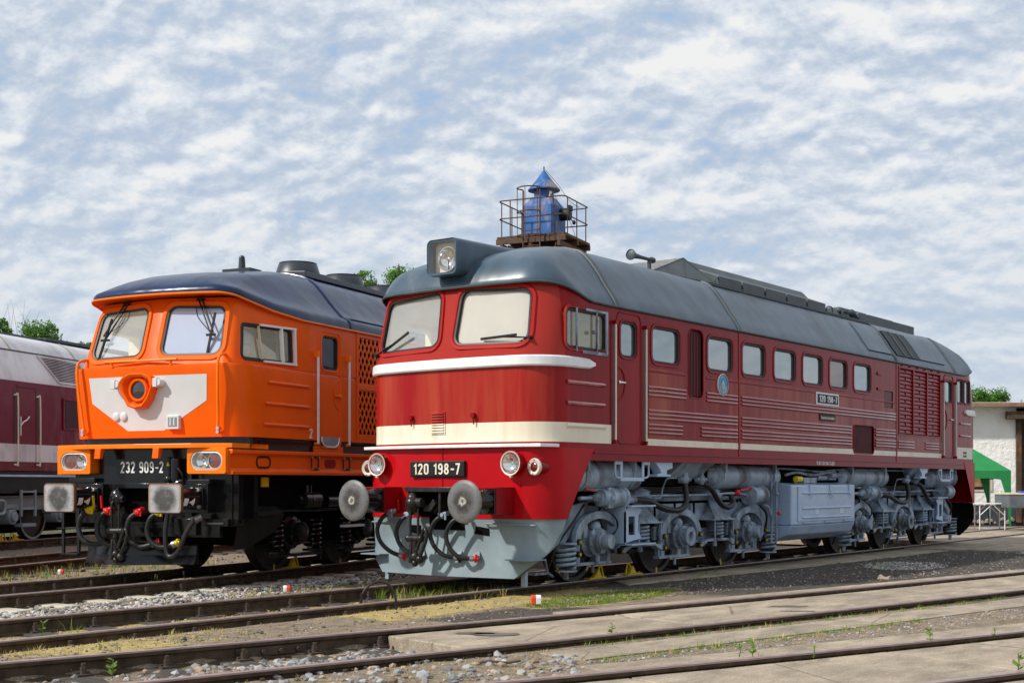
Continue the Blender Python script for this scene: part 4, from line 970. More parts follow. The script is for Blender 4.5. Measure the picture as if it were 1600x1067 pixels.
    for u in (-1.93, -.55, .0, .55, 1.95): b.box(1.07, 1.09, y(u-.015), y(u+.015), .80, 1.0); b.build('frame_stiffener', M['grey'], bo)
    b = MB(); b.tube([(.92, y(-2.5), .33), (.92, y(-1.3), .36), (.92, y(0), .33), (.92, y(1.3), .36), (.92, y(2.5), .33)], .022, 6)
    for u in (-2.75, -1.42, -.66, .68, 1.44, 2.75): b.bar((.74, y(u), .62), (.74, y(u), .30), .09, .05); b.bar((.92, y(u), .36), (.88, y(u), .95), .03)
    b.build('brake_rigging', M['wheel'], bo)
    b = MB()
    for k in range(4): b.tube(spline([(1.13, y(-2.3+.05*k), 1.10+.03*k), (1.16, y(-1.4), 1.16+.02*k), (1.12, y(-.4), 1.13+.025*k), (1.15, y(.7), 1.17+.02*k), (1.12, y(2.2), 1.12+.03*k)], 5), .009, 5)
    b.tube(spline([(1.22, y(-2.15), .98), (1.28, y(-1.9), .85), (1.24, y(-1.75), .7), (1.18, y(-1.8), .6)], 5), .012, 5); b.tube(spline([(1.2, y(2.3), .98), (1.27, y(2.5), .8), (1.2, y(2.6), .55), (1.1, y(2.6), .25)], 5), .018, 6)
    b.tube(spline([(1.15, y(-2.4), 1.0), (1.2, y(-2.7), .8), (1.15, y(-3.0), .5), (1.05, y(-3.05), .2)], 5), .016, 6)
    b.build('cable', M['rubber'], bo)
    return bo
bogie(4.475, True); bogie(13.075, False)
def sandbox(y0, s):
    b = MB(); x = 1.36
    o_ = [(y0, .50), (y0+s*.60, .46), (y0+s*.60, .53), (y0+s*.40, .55), (y0+s*.32, .64), (y0+s*.32, .85), (y0+s*.42, .93), (y0+s*.60, .95), (y0+s*.60, .98), (y0+s*.10, .98), (y0, .90)]
    i_ = [(y0+s*.08, .60), (y0+s*.24, .60), (y0+s*.24, .84), (y0+s*.08, .84)]
    b.prism([o_[0], o_[3], o_[4], i_[1], i_[0], i_[3], o_[9], o_[10]][::s], 'x', x-.02, x); b.prism([i_[1], o_[4], o_[5], o_[6], o_[9], i_[3], i_[2]][::s], 'x', x-.02, x)
    b.box(1.08, x+.10, min(y0, y0+s*.6), max(y0, y0+s*.6), .965, .985); b.box(1.08, x+.10, min(y0, y0+s*.6), max(y0, y0+s*.6), .47, .49); b.box(1.08, x, min(y0, y0+s*.02), max(y0, y0+s*.02), .48, .97)
    return b.build('foot_bracket', M['tankgrey'], RED)
sandbox(2.72, 1); sandbox(14.83, -1)
b = MB(); b.bar((.98, 2.0, .15), (1.05, 2.0, .55), .06, .03); b.build('sand_pipe', M['grey'], RED)
b = MB(); b.tube([(1.1, 1.3, .35), (1.1, 1.35, .18), (1.0, 1.6, .12)], .018, 8); b.box(.9, 1.1, 1.1, 1.35, .16, .19); b.build('guard_rail', M['grey'], RED)
# rear skirt, seen end-on behind the last wheel
b = MB(); P = [(1.475, 15.75, 1.6), (1.475, 16.3, 1.6), (1.475, 16.3, .85), (1.475, 16.15, .55), (1.44, 15.9, .28)]
rs = [[(x, RL-y, z) for x, y, z in r] for r in skirt(.845, 1.70, 1.22, 1.80, 0)]
b.loops(rs, 0, True, False); b.loops([[(-x, RL-y+.0, z) for x, y, z in r] for r in rows[0]], 1, True, False)
b.build('rear_apron', [M['red_plain'], M['blackm']], RED)
b = MB(); L = []
for i, (x, y) in enumerate(P_band):
    L.append([(-x_, RL-y_, z_) for x_, y_, z_ in y])
b.loops(L, 0, True, True, True, True); b.build('waist_band', M['alu'], RED, smooth_angle=30)
# ================================================================== orange engine
TH = radians(13)
ORG = thing('diesel_locomotive', 'bright orange diesel engine with navy roof and pale grey nose panel, number 232 909-2', 'locomotive', (-4.156, -1.112, 0), TH)
OL = 20.62; OS = [3.4, 2.9, 2.5, 2.3]
def o_wf(z): return 1.31-.13*(z-2.87) if z > 2.868 else 1.475
def o_yc(z): return .735+.30*(z-2.87) if z > 2.868 else .80-.10*(z-1.9)/.97
def o_r(z): return .16 if z > 2.868 else .33
def o_b(z): return .12 if z > 2.868 else .06
def ohalf(z, d=0, sides=OS): return half_outline(o_wf(z)+d, o_r(z)+d, o_yc(z)-d, o_b(z), sides, 1.475+d, pw=1.25)
def ofy(x, z):
    wf, r = o_wf(z), o_r(z); e = min(r*.999, max(0, abs(x)-(wf-r))); return o_yc(z)+o_b(z)*(abs(x)/wf)**1.25+(r-sqrt(r*r-e*e))
def ozg(y): y = min(y, OL-y); return 3.574+.27*smooth((2.35-y)/1.75) if y < 2.35 else 3.574
b = MB(); rows_o = []
for z in (1.89, 2.2, 2.6, 2.82): rows_o.append([(x, y, z) for x, y in full_outline(ohalf(z), OL)])
rows_o.append([(x, y, 2.866) for x, y in full_outline(ohalf(2.866, -.012), OL)])
rows_o.append([(x, y, 2.869) for x, y in full_outline(ohalf(2.869), OL)])
for t in (.03, .3, .6, .85, 1):
    o = full_outline(ohalf(2.87+.96*t), OL); rows_o.append([(x, y, 2.87+(ozg(y)-2.87)*t) for x, y in o])
b.loops(rows_o, 0, True); n_ = len(rows_o[0])
for row, zc in ((rows_o[0], 1.89), (rows_o[-1], 3.6)): b.add(row+[(0, OL/2, zc)], [(i, (i+1) % n_, n_) for i in range(n_)], 0)
obody = b.build('body', [M['orange'], M['interior'], M['dark']], ORG)
OW_R = [(.16, 3.0), (1.11, 2.985), (1.05, 3.66), (.16, 3.70)]; OW_L = [(-1.11, 2.985), (-.16, 3.0), (-.16, 3.70), (-1.05, 3.66)]
ocab = MB().prism([(-1.28, 2.4), (-1.08, 1.25), (1.08, 1.25), (1.28, 2.4)], 'z', 2.3, 3.55, 1)
othru = MB()
for W in (OW_R, OW_L): othru.prism(rquad(W, .13), 'y', .3, 1.5, 1)
oside_c = MB()
for s in (-1, 1): oside_c.prism(rquad([(1.06, 2.95), (2.05, 2.95), (2.05, 3.42), (1.17, 3.42)], .06), 'x', s*1.0, s*1.7, 1)
opoc = MB(); opoc.prism(rrect(2.79, 3.23, 2.93, 3.42, .08), 'x', 1.43, 1.7, 0)
for k in range(6): opoc.prism(rrect(3.83+k*2.3, 5.95+k*2.3, 2.80, 3.50, .01), 'x', 1.42, 1.7, 2); opoc.prism(rrect(3.83+k*2.3, 5.95+k*2.3, 2.02, 2.68, .01), 'x', 1.42, 1.7, 2)
cut(obody, [ocab, othru, oside_c, opoc]); obody.modifiers.new('wn', 'WEIGHTED_NORMAL').keep_sharp = True
# roof with the protruding brow
OP = [(1.49, 0), (1.487, .03), (1.475, .10), (1.45, .15), (1.36, .20), (1.24, .315), (1.13, .435), (1.0, .60), (.88, .74), (.76, .84), (.60, .91), (.35, .965), (.08, 1)]
OY = [(0, .79), (.03, .785), (.10, .80), (.15, .825), (.20, .86), (.315, .97), (.435, 1.12), (.60, 1.42), (.74, 1.95), (.84, 2.42), (.91, 2.8), (.965, 3.15), (1, 3.6)]
b = MB(); L = []
for k, ((w, f), (_, yc)) in enumerate(zip(OP, OY)):
    wf = w-.265*(1-f); r = min(.24+.30*f, wf*.9); sd = [max(3.4+f, yc+2), max(2.9+f, yc+1.7), max(2.5+f, yc+1.4), max(2.3+f*.9, yc+1.1)]
    o = full_outline(half_outline(wf, r, yc, .13*(1-f*.5), sd, w), OL)
    L.append([(x, y, ozg(y)+(4.53-ozg(y))*f) for x, y in o])
b.loops(L, 0, True); b.add(L[-1]+[(0, OL/2, 4.535)], [(i, (i+1) % n_, n_) for i in range(n_)], 0, True)
b.add([(x, y, z-.004) for x, y, z in L[0]]+[(0, OL/2, 3.6)], [(i, (i+1) % n_, n_) for i in range(n_)], 1)
oroof = b.build('roof', [M['navy'], M['orange']], ORG, smooth_angle=50)
b = MB(); b.tube([(x*1.004, y-.012 if y < 9 else y+.012, z-.003) for x, y, z in L[0]], .016, 6, 0, True); b.build('brow_edge', M['orange_e'], ORG)
def oarc(y, d): return [(w+d, y, ozg(y)+(4.53-ozg(y))*f+d) for w, f in OP]+[(-w-d, y, ozg(y)+(4.53-ozg(y))*f+d) for w, f in OP[::-1]]
for y in (3.62, 9.5): b = MB(); b.loops([[(x, yy, z) for x, _, z in oarc(y, d)] for yy, d in ((y-.04, -.01), (y-.03, .014), (y+.03, .014), (y+.04, -.01))], 0, True, False); b.build('roof_seam', M['navy'], oroof)
b = MB(); b.tube([(1.375, 3.62, 3.574+.956*.205), (1.375, OL-3.6, 3.574+.956*.205)], .014, 6); b.build('roof_ridge', M['navy'], oroof)
for y in (4.35, 5.75, 7.15):
    b = MB(); b.lathe([(.52, -.05), (.50, .05), (.36, .08), (.31, .24), (.28, .26), (.26, .24), (.25, .21), (.02, .22)], (.05, y, 4.53), (0, 0, 1), 28)
    for k in range(10): a = k*pi/5; b.bar((.05, y, 4.785), (.05+.27*cos(a), y+.27*sin(a), 4.785), .014)
    b.lathe([(.295, .24), (.302, .265), (.26, .27)], (.05, y, 4.53), (0, 0, 1), 28); b.build('fan_cowl', M['navy_m'], ORG, smooth_angle=40)
b = MB(); b.cyl((0, 2.9, 4.44), (0, 2.9, 4.66), .06, .045, n=14); b.sphere((0, 2.9, 4.66), .046, 10); b.box(-.25, .25, 2.75, 3.05, 4.40, 4.485); b.build('antenna', M['navy_m'], ORG)
b = MB(); b.prism([(.2, 4.4), (.62, 4.46), (.60, 4.55), (.2, 4.57)], 'y', 3.7, 14); b.build('roof_walkway', M['navy_m'], ORG, .01)
# windscreens, wipers
front_pane(OW_R, .13, ofy, M['g_blue'], ORG, M['orange_lip'], .075, depth=.03); front_pane(OW_L, .13, ofy, M['g_sky'], ORG, M['orange_lip'], .075, depth=.03)
for s, xt, xm in ((1, .62, .93), (-1, -.58, -.86)):
    b = MB(); t = Vector((xt, ofy(xt, 3.76)-.02, 3.765)); q = Vector((xm, ofy(xm, 3.28)-.05, 3.26))
    b.tube([t, q], .011, 6); b.tube([t+Vector((.055*s, 0, .01)), q+Vector((.03*s, 0, .06))], .011, 6); b.cyl(t+Vector((0, .04, 0)), t+Vector((0, -.03, 0)), .02, n=10); b.cyl(t+Vector((.055*s, .04, 0)), t+Vector((.055*s, -.03, 0)), .02, n=10)
    d = Vector((.05*s, .03, .30)) if s > 0 else Vector((.10, .03, .30)); b.bar(q-d+Vector((0, -.0, 0)), q+d, .016, .032); b.obox(q, (.14, .03, .03))
    b.tube(spline([t+Vector((-.03*s, 0, .01)), t+Vector((.0, -.03, -.22)), q+Vector((-.03, 0, .05))], 5), .005, 5); b.build('wiper', M['blackm'], ORG)
# nose: grey panel, lamp, rails
def nose_sheet(poly, d0, d1, mi, b):
    a = [(x, ofy(x, z)-d0, z) for x, z in poly]; c = [(x, ofy(x, z)-d1, z) for x, z in poly]; b.loops([c, a], mi, False); b.add(a, [list(range(len(a)))], mi)
b = MB(); xs = [-1.03+2.0*i/10 for i in range(11)]
top = [(x, 2.725) for x in xs]; bot = [(.97, 2.375), (.60, 2.17), (.24, 1.985), (-.0, 1.98), (-.40, 1.985), (-.70, 2.17), (-.985, 2.375)]
def pl_pt(x, t):
    def zb(x):
        P = [(-1.03, 2.375), (-.40, 1.985), (.24, 1.985), (.97, 2.375)]
        for (x0, z0), (x1, z1) in zip(P, P[1:]):
            if x <= x1+1e-6: return z0+(z1-z0)*(x-x0)/(x1-x0)
        return 2.375
    z = 2.725+(zb(x)-2.725)*t; return (x*(1-.03*t), ofy(x*(1-.03*t), z)-.004, z)
XS = sorted(set(xs+[-.40, .24])); b.loops([[pl_pt(x, t) for x in XS] for t in (0, .33, .66, 1)], 0, True, False); b.build('nose_panel', M['panel'], ORG)
b = MB(); c = (-.115, ofy(-.115, 2.53), 2.535)
hx = [(x*1.1, z*1.13) for x, z in [(-.28, .10), (-.22, .16), (-.10, .205), (.10, .205), (.22, .16), (.28, .06), (.20, -.12), (.10, -.22), (-.02, -.235), (-.14, -.20), (-.26, -.02)]]
L = [[(c[0]+x*k, c[1]+o, c[2]+z*k) for x, z in hx] for k, o in ((1, .0), (.98, -.10), (.90, -.12), (.78, -.10), (.66, -.02))]
b.loops(L, 0, False, True, False, True); b.lathe([(.165, .0), (.165, -.06), (.15, -.075), (.125, -.07), (.12, -.02)], c, (0, 1, 0), 28, 0, True, False)
nl = b.build('nose_lamp', M['orange'], ORG, smooth_angle=30)
b = MB(); b.lathe([(.122, -.03), (.09, .0), (.04, .02), (.001, .025)], c, (0, 1, 0), 24, 0, True, False); b.build('reflector', M['chrome'], nl)
b = MB(); b.lathe([(.123, -.045), (.06, -.058), (.001, -.06)], c, (0, 1, 0), 24, 0, True, False); b.build('lens', M['g_dark'], nl)
for x, z in ((-.50, 2.615), (.22, 2.625)):
    b = MB(); y = ofy(x, z); b.cyl((x+.03, y, z), (x+.03, y-.10, z), .055, .045, n=14); b.box(x-.05, x+.02, y-.11, y-.03, z-.06, z+.06); b.build('flag_holder', M['panel'], ORG, .006)
for x in (-.575, -.445):
    b = MB(); y = ofy(x, 2.185); b.lathe([(.06, .0), (.06, -.02), (.045, -.03), (.001, -.03)], (x, y, 2.185), (0, 1, 0), 18, 0); b.build('cover_cap', M['panel'], ORG)
b = MB(); y = ofy(.4, 2.1); b.box(.31, .51, y-.05, y+.02, 2.0, 2.185); b.box(.335, .485, y-.055, y-.04, 2.03, 2.16, 1)
for x in (.37, .43): b.box(x, x+.02, y-.06, y-.05, 2.045, 2.145)
b.build('socket_box', [M['panel'], M['plow']], ORG, .004)
b = MB(); b.tube([(-.72, o_yc(2.87)-.02, 2.935), (.52, o_yc(2.87)-.035, 2.935)], .017, 8)
for x in (-.60, .40): b.cyl((x, o_yc(2.87)+.0, 2.86), (x, o_yc(2.87)-.03, 2.935), .018, n=8); b.cyl((x, o_yc(2.87)+.01, 2.862), (x, o_yc(2.87)+.01, 2.875), .035, n=10)
b.build('grab_rail', M['orange_e'], ORG)
for s in (-1, 1):
    b = MB(); x = s*1.10; y = ofy(1.10, 2.5)-.06; b.tube(spline([(s*1.16, .93, 2.99), (s*1.18, .80, 2.98), (s*1.19, .70, 2.90), (s*1.18, .70, 2.6), (s*1.15, .75, 2.2), (s*1.13, .77, 1.95)], 5), .02, 8)
    b.cyl((s*1.16, .95, 2.86), (s*1.16, .93, 2.99), .02, n=8); b.cyl((s*1.13, .86, 1.95), (s*1.13, .77, 1.95), .02, n=8)
    for z in (2.0, 1.95): b.cyl((s*1.145, .80, z), (s*1.145, .74, z), .025, n=8, mi=1)
    b.build('grab_rail', [M['orange_e'], M['chrome']], ORG)
# flank
def osx(y, z):
    if z < 2.868 or y > 2.3: return 1.475
    y1 = o_yc(z)+o_b(z)+o_r(z); return 1.475+(o_wf(z)-1.475)*(2.3-y)/(2.3-y1)
def oside_ring(c, r, specs, n=5): return [[(osx(p, q)+o, p, q) for p, q in rquad(c, r, d, n)] for d, o in specs]
cw = [(1.06, 2.95), (2.05, 2.95), (2.05, 3.42), (1.17, 3.42)]
b = MB(); b.loops(oside_ring(cw, .06, ((.03, -.01), (.022, .008), (0, .006), (-.022, .004), (-.028, -.03))), 0); w = b.build('cab_window', M['rubber'], ORG)
g = MB(); p_ = [(osx(p, q)-.02, p, q) for p, q in rquad(cw, .06, -.018)]; g.add(p_, [list(range(len(p_)))]); g.build('pane', M['g_cab'], w, fixn=False)
b = MB()
def sbar(y0, z0, y1, z1, w_, h_): b.bar((osx(y0, z0)+.012, y0, z0), (osx(y1, z1)+.012, y1, z1), w_, h_)
sbar(1.47, 2.935, 2.14, 2.935, .05, .03); sbar(1.47, 3.435, 2.14, 3.435, .05, .03); sbar(2.115, 2.92, 2.115, 3.45, .03, .05); sbar(1.86, 2.95, 1.86, 3.43, .03, .055); b.build('sliding_frame', M['white'], w, .004)
b = MB(); sbar(1.44, 2.96, 1.44, 3.42, .02, .03); b.build('window_post', M['beige'], w)
b = MB(); b.sphere((1.10, 1.42, 3.10), .085, 12); b.box(1.06, 1.14, 1.36, 1.5, 3.18, 3.30); b.build('cab_telephone', M['white'], ORG, .01)
b = MB(); L = [[(1.475+o, p, q) for p, q in rrect(2.72, 3.30, 1.80, 3.47, .10, d)] for d, o in ((.03, -.004), (.02, .012), (.006, .012), (-.004, -.002))]; b.loops(L, 0)
a = [(3.27-.16*cos(t), 2.58+.22*sin(t)) for t in [(-pi/2+pi*i/14) for i in range(15)]]; b.tube([(1.475, p, q) for p, q in a], .010, 6); od = b.build('door', M['orange'], ORG)
b = MB(); b.bar((1.50, 3.12, 2.56), (1.50, 3.30, 2.56), .022); b.cyl((1.47, 3.28, 2.56), (1.51, 3.28, 2.56), .025, n=10); b.build('handle', M['orange_e'], od, .004)
b = MB()
def lp(dd, xo): return [(1.475+xo, p, q) for p, q in rrect(2.79, 3.23, 2.93, 3.42, .08, dd)]
b.loops([lp(.035, -.004), lp(.026, .014), lp(.008, .012), lp(0, -.03)], 0); b.loops([lp(0, -.01), lp(-.004, .002), lp(-.022, 0), lp(-.026, -.03)], 1); b.build('window_frame', [M['orange'], M['rubber']], od)
g = MB(); pl = lp(-.02, -.03); g.add(pl, [list(range(len(pl)))]); g.build('pane', M['g_dark'], od, fixn=False)
b = MB(); pts = [(2.78, 1.945), (2.78, 1.88), (2.84, 1.82), (2.92, 1.80), (3.14, 1.80), (3.22, 1.83), (3.26, 1.90), (3.26, 1.945)]; b.prism(pts, 'x', 1.44, 1.483); b.tube([(1.485, p, q) for p, q in pts], .012, 6, 1); b.build('step_plate', [M['plow'], M['alu']], od)
for y in (2.61, 3.48):
    b = MB(); b.tube([(1.53, y, 1.84), (1.53, y, 3.10)], .02, 10); b.bar((1.47, y, 3.13), (1.55, y, 3.13), .05, .09, 1); b.bar((1.47, y, 1.84), (1.54, y, 1.84), .03, .04, 1); b.build('handrail', [M['alu'], M['orange_e']], ORG, .003)
for y0, z in ((1.42, 2.645), (1.36, 2.355), (1.31, 2.07)):
    b = MB(); b.tube([(1.475, y0, z), (1.478, y0+.03, z), (1.478, 2.43, z), (1.472, 2.46, z)], .027, 8); b.build('rib', M['orange'], ORG)
digits('lettering', '2', .14, .085, (1.4765, 2.50, 1.985), SIDE, M['white'], ORG, ext=.002)
for k in range(6):
    for z0, z1 in ((2.80, 3.50), (2.02, 2.68)):
        b = MB(); y0, y1 = 3.83+k*2.3, 5.95+k*2.3; h = z1-z0; s = .125
        for sg in (1, -1):
            i = -int(h/s)-2
            while y0+i*s < y1+h:
                a = y0+i*s; t0, t1 = 0.0, h*1.0
                sl = .62
                p0, p1 = (a, z0), (a+h*sl, z1)
                if sg < 0: p0, p1 = (a+h*sl, z0), (a, z1)
                ta, tb = 0, 1
                dy = p1[0]-p0[0]
                for lim, up in ((y0, False), (y1, True)):
                    t = (lim-p0[0])/dy
                    if (dy > 0) == up: tb = min(tb, t)
                    else: ta = max(ta, t)
                if tb > ta+.02: b.bar((1.462+.002*sg, p0[0]+dy*ta, z0+h*ta), (1.462+.002*sg, p0[0]+dy*tb, z0+h*tb), .012, .030)
                i += 1
        b.build('lattice_grille', M['orange'], ORG)
b = MB()
for k in range(7): b.box(1.47, 1.49, 3.77+k*2.3, 3.82+k*2.3, 1.95, 3.55)
b.box(1.47, 1.487, 3.77, 17.5, 2.70, 2.78); b.build('grille_frame', M['orange'], ORG, .003)
# black waist recess, frame, front beam
b = MB(); b.prism([(x, y) for x, y in full_outline(half_outline(1.415, .3, .86, .06, [3, 2.3], 1.415), OL)], 'z', 1.70, 1.895); b.tube([(1.42, 1.3, 1.83), (1.42, 2.55, 1.83)], .02, 6); b.tube([(1.42, 3.65, 1.85), (1.42, 9, 1.85)], .02, 6); b.build('waist_recess', M['black'], ORG)
b = MB(); P = [(1.1, 1.385), (1.478, 1.385), (1.478, 1.43), (1.43, 1.465), (1.43, 1.635), (1.478, 1.67), (1.478, 1.715), (1.1, 1.715)]; b.prism(P, 'y', .62, OL-.6); b.prism([(-x, z) for x, z in P][::-1], 'y', .62, OL-.6)
b.box(1.43, 1.47, 2.62, 3.4, 1.70, 1.81); fr = b.build('side_frame', M['orange'], ORG, .006)
b = MB(); o_ = [(1.432, p, q) for p, q in rrect(1.22, 1.54, 1.485, 1.625, .068)]; b.tube(o_, .014, 6, 0, True); b.build('frame_port', M['blackm'], fr)
for y0, y1 in ((2.57, 2.75), (3.45, 3.63)):
    b = MB(); b.tube([(1.445, p, q) for p, q in rrect(y0, y1, 1.475, 1.64, .015)], .010, 6, 0, True)
    for p in (y0, y1):
        for q in (1.475, 1.64): b.cyl((1.44, p, q), (1.465, p, q), .018, n=8, mi=1)
    b.build('frame_bracket', [M['blackm'], M['steel']], fr)
b = MB(); b.prism(rrect(2.93, 3.25, 1.49, 1.62, .064), 'x', 1.40, 1.4325); b.build('frame_hole', M['red_trim'], fr)
b = MB()
pts = [(1.49, .98), (1.47, .62), (.9, .50), (0, .455), (-.9, .50), (-1.47, .62), (-1.49, .98)]
b.loops([[(x, y, 1.795) for x, y in pts], [(x, y, 1.735) for x, y in pts], [(x*.97, y+.5, 1.735) for x, y in pts], [(x*.97, y+.5, 1.795) for x, y in pts]], 0, False, False)
b.loops([[(x*.97, y+.5, 1.795) for x, y in pts], [(x, y, 1.795) for x, y in pts]], 0, False, False)
b.build('front_shelf', M['orange_e'], ORG, .006)
for x in (-.62, .36):
    b = MB(); y = .48; b.prism([(y-.02, 1.74), (y-.04, 1.60), (y+.02, 1.60), (y+.04, 1.66), (y+.08, 1.74)], 'x', x-.05, x+.05); b.build('shelf_bracket', M['orange'], ORG, .005)
for s in (-1, 1):
    x0, x1 = (.79, 1.41) if s > 0 else (-1.42, -.84)
    b = MB(); y = .56; rr0 = rrect(x0, x1, 1.395, 1.738, .03); ri = rrect(x0+.055, x1-.055, 1.445, 1.69, .118); n1 = len(rr0)
    b.loops([[(p, y+.3, q) for p, q in rr0], [(p, y, q) for p, q in rr0], [(p, y, q) for p, q in ri], [(p, y+.04, q) for p, q in ri]], 0, False, True)
    lb = b.build('headlight', M['orange_e'], ORG, .004)
    b = MB(); b.loops([[(p, y+.012, q) for p, q in rrect(x0+.055, x1-.055, 1.445, 1.69, .118)], [(p, y+.005, q) for p, q in rrect(x0+.075, x1-.075, 1.465, 1.67, .1)], [(p, y+.10, q) for p, q in rrect(x0+.09, x1-.09, 1.48, 1.655, .085)]], 0, True, True, False, True); b.build('bowl', M['panel'], lb)
    xr = x1-.185 if s > 0 else x0+.20; xw = x0+.24 if s > 0 else x1-.15
    b = MB(); b.lathe([(.108, .0), (.118, -.01), (.118, .06)], (xr, y+.035, 1.567), (0, 1, 0), 28, 1, True, False); b.lathe([(.11, .005), (.05, -.008), (.001, -.01)], (xr, y+.035, 1.567), (0, 1, 0), 28, 0, True, False); b.build('red_lamp', [M['g_red'], M['panel']], lb)
    b = MB(); b.lathe([(.10, .02), (.07, .06), (.03, .085), (.001, .09)], (xw, y+.0, 1.567), (0, 1, 0), 24, 0, True, False); b.sphere((xw, y+.05, 1.567), .025, 8); b.build('reflector', M['chrome'], lb)
    b = MB(); g = [(p, y+.014, q) for p, q in rrect(x0+.06, x1-.06, 1.45, 1.685, .112)]; b.add(g, [list(range(len(g)))]); b.build('lens', M['g_lens'], lb, fixn=False)
b = MB(); b.box(-.80, .76, .70, .9, .70, 1.735); b.box(-1.30, 1.35, .78, .95, .72, 1.40); b.box(-1.25, -.80, .60, .80, 1.28, 1.34); b.box(.62, 1.12, .60, .8, 1.26, 1.32)
b.prism([(.78, .70), (1.36, .70), (1.44, .80), (1.44, 1.39), (.78, 1.39)], 'y', .80, 1.15); b.box(1.36, 1.44, .9, 1.25, .72, 1.39)
bm_ = b.build('buffer_beam', M['black'], ORG, .006)
digits('number', '232 909-2', .155, .73, (-.065, .6985, 1.487), FRONT, M['white'], bm_)
b = MB(); b.box(.40, .50, .64, .70, 1.36, 1.62); b.cyl((.45, .62, 1.28), (.45, .62, 1.60), .035, n=12); b.cyl((.56, .62, 1.30), (.56, .62, 1.60), .065, n=14); b.tube(spline([(.45, .60, 1.3), (.52, .56, 1.2), (.62, .58, 1.28), (.74, .62, 1.30)], 5), .025, 8); b.sphere((.46, .60, 1.32), .06, 10); b.tube(spline([(.56, .60, 1.45), (.66, .55, 1.46), (.72, .56, 1.36), (.70, .60, 1.25)], 5), .016, 6); b.build('control_valve', M['black'], ORG, .006)
b = MB(); b.add([(.435, .583, 1.50), (.485, .583, 1.50), (.46, .583, 1.555), (.435, .60, 1.50), (.485, .60, 1.50), (.46, .60, 1.555)], [(0, 1, 2), (0, 3, 4, 1), (1, 4, 5, 2), (2, 5, 3, 0)]); b.build('warning_sign', M['yellow'], ORG)
for s in (-1, 1):
    x = s*.875
    b = MB(); b.box(x-.22, x+.22, .60, .80, .88, 1.26, 0); b.box(x-.165, x+.165, .56, .60, .92, 1.21, 0); b.lathe([(.15, .55), (.15, .52), (.14, .50), (.138, .18), (.115, .17), (.11, .03)], (x, 0, 1.07), (0, 1, 0), 28, 0)
    for qx, qz in ((-.13, -.11), (.13, -.11), (-.13, .11), (.13, .11)): b.cyl((x+qx, .56, 1.07+qz), (x+qx, .51, 1.07+qz), .024, n=8, mi=1)
    bf = b.build('buffer', [M['black'], M['steel']], ORG, .005)
    b = MB(); L = [[(p, y, q) for p, q in rrect(x-.27, x+.27, .88, 1.27, .06, d)] for y, d in ((.05, -.06), (.035, 0), (.01, 0), (-.002, -.014))]; b.loops(L, 0, True, True, True, False)
    L = [[(x+(p-x)*k, -.002-.008*(1-k*k), 1.075+(q-1.075)*k) for p, q in rrect(x-.27, x+.27, .88, 1.27, .06, -.014)] for k in (1, .7, .4, .05)]; b.loops(L, 1, True, True, False, True); b.build('buffer_head', [M['rust'], M['buf_square']], bf, smooth_angle=30)
    b = MB()  # white square and triangle painted on the sleeve
    for t0, t1, tri in ((.22, .31, 0), (.335, .44, 1)):
        P = []
        for i in range(7):
            a = -.42+.84*i/6
            if tri: lo = [(a, t0)] 
            P.append(a)
        def sp(a, t): return (x+.1405*cos(-.35+a), t, 1.07+.1405*sin(-.35+a))
        if not tri: b.loops([[sp(a*.9, t0) for a in P], [sp(a*.9, t1) for a in P]], 0, True, False)
        else: b.loops([[sp(a*.08, t0) for a in P], [sp(a, t1) for a in P]], 0, True, False)
    b.build('buffer_mark', M['white'], bf)
b = MB(); b.box(-.38, .36, .50, .72, 1.20, 1.27); b.box(-.34, .32, .66, .74, .75, 1.2, 1); b.sphere((-.30, .46, 1.05), .15, 16, 0, (.7, .5, 1)); b.cyl((-.25, .36, 1.06), (-.08, .36, 1.06), .05, n=14); b.sphere((-.17, .36, 1.07), .075, 12); b.box(-.36, -.33, .5, .7, .95, 1.2)
odg = b.build('drawgear', [M['black'], M['dark']], ORG, .006); screw_link(odg, -.24, .40, 1.03, .22, M['grease'])
for x0, z0, xe, mt in ((-.80, .90, -.55, M['yellow']), (-.48, .89, -.22, M['redp']), (.03, .88, .27, M['redp']), (.37, .88, .60, M['yellow'])):
    hose([(x0, .50, z0), (x0-.09, .45, z0-.08), (x0-.135, .44, z0-.23), (x0-.08, .44, z0-.38), (x0+.07, .47, z0-.46), (xe, .52, .46)], .036, ORG, mt, mt, top_r=.062)
b = MB()
for x, mi in ((-.72, 0), (-.58, 1)): b.bar((x, .50, .93), (x, .48, 1.10), .03, .02, mi)
b.build('cock_lever', [M['yellow'], M['redp']], ORG)
b = MB(); P = spline([(.93, .55, .80), (.84, .48, .62), (.74, .45, .38), (.62, .45, .30), (.54, .46, .36), (.50, .48, .60), (.49, .55, .92)], 6); b.tube(P, .032, 8); b.cyl((.95, .62, .82), (.92, .53, .78), .055, n=12, mi=1); b.build('heating_cable', [M['rubber'], M['steel']], ORG)
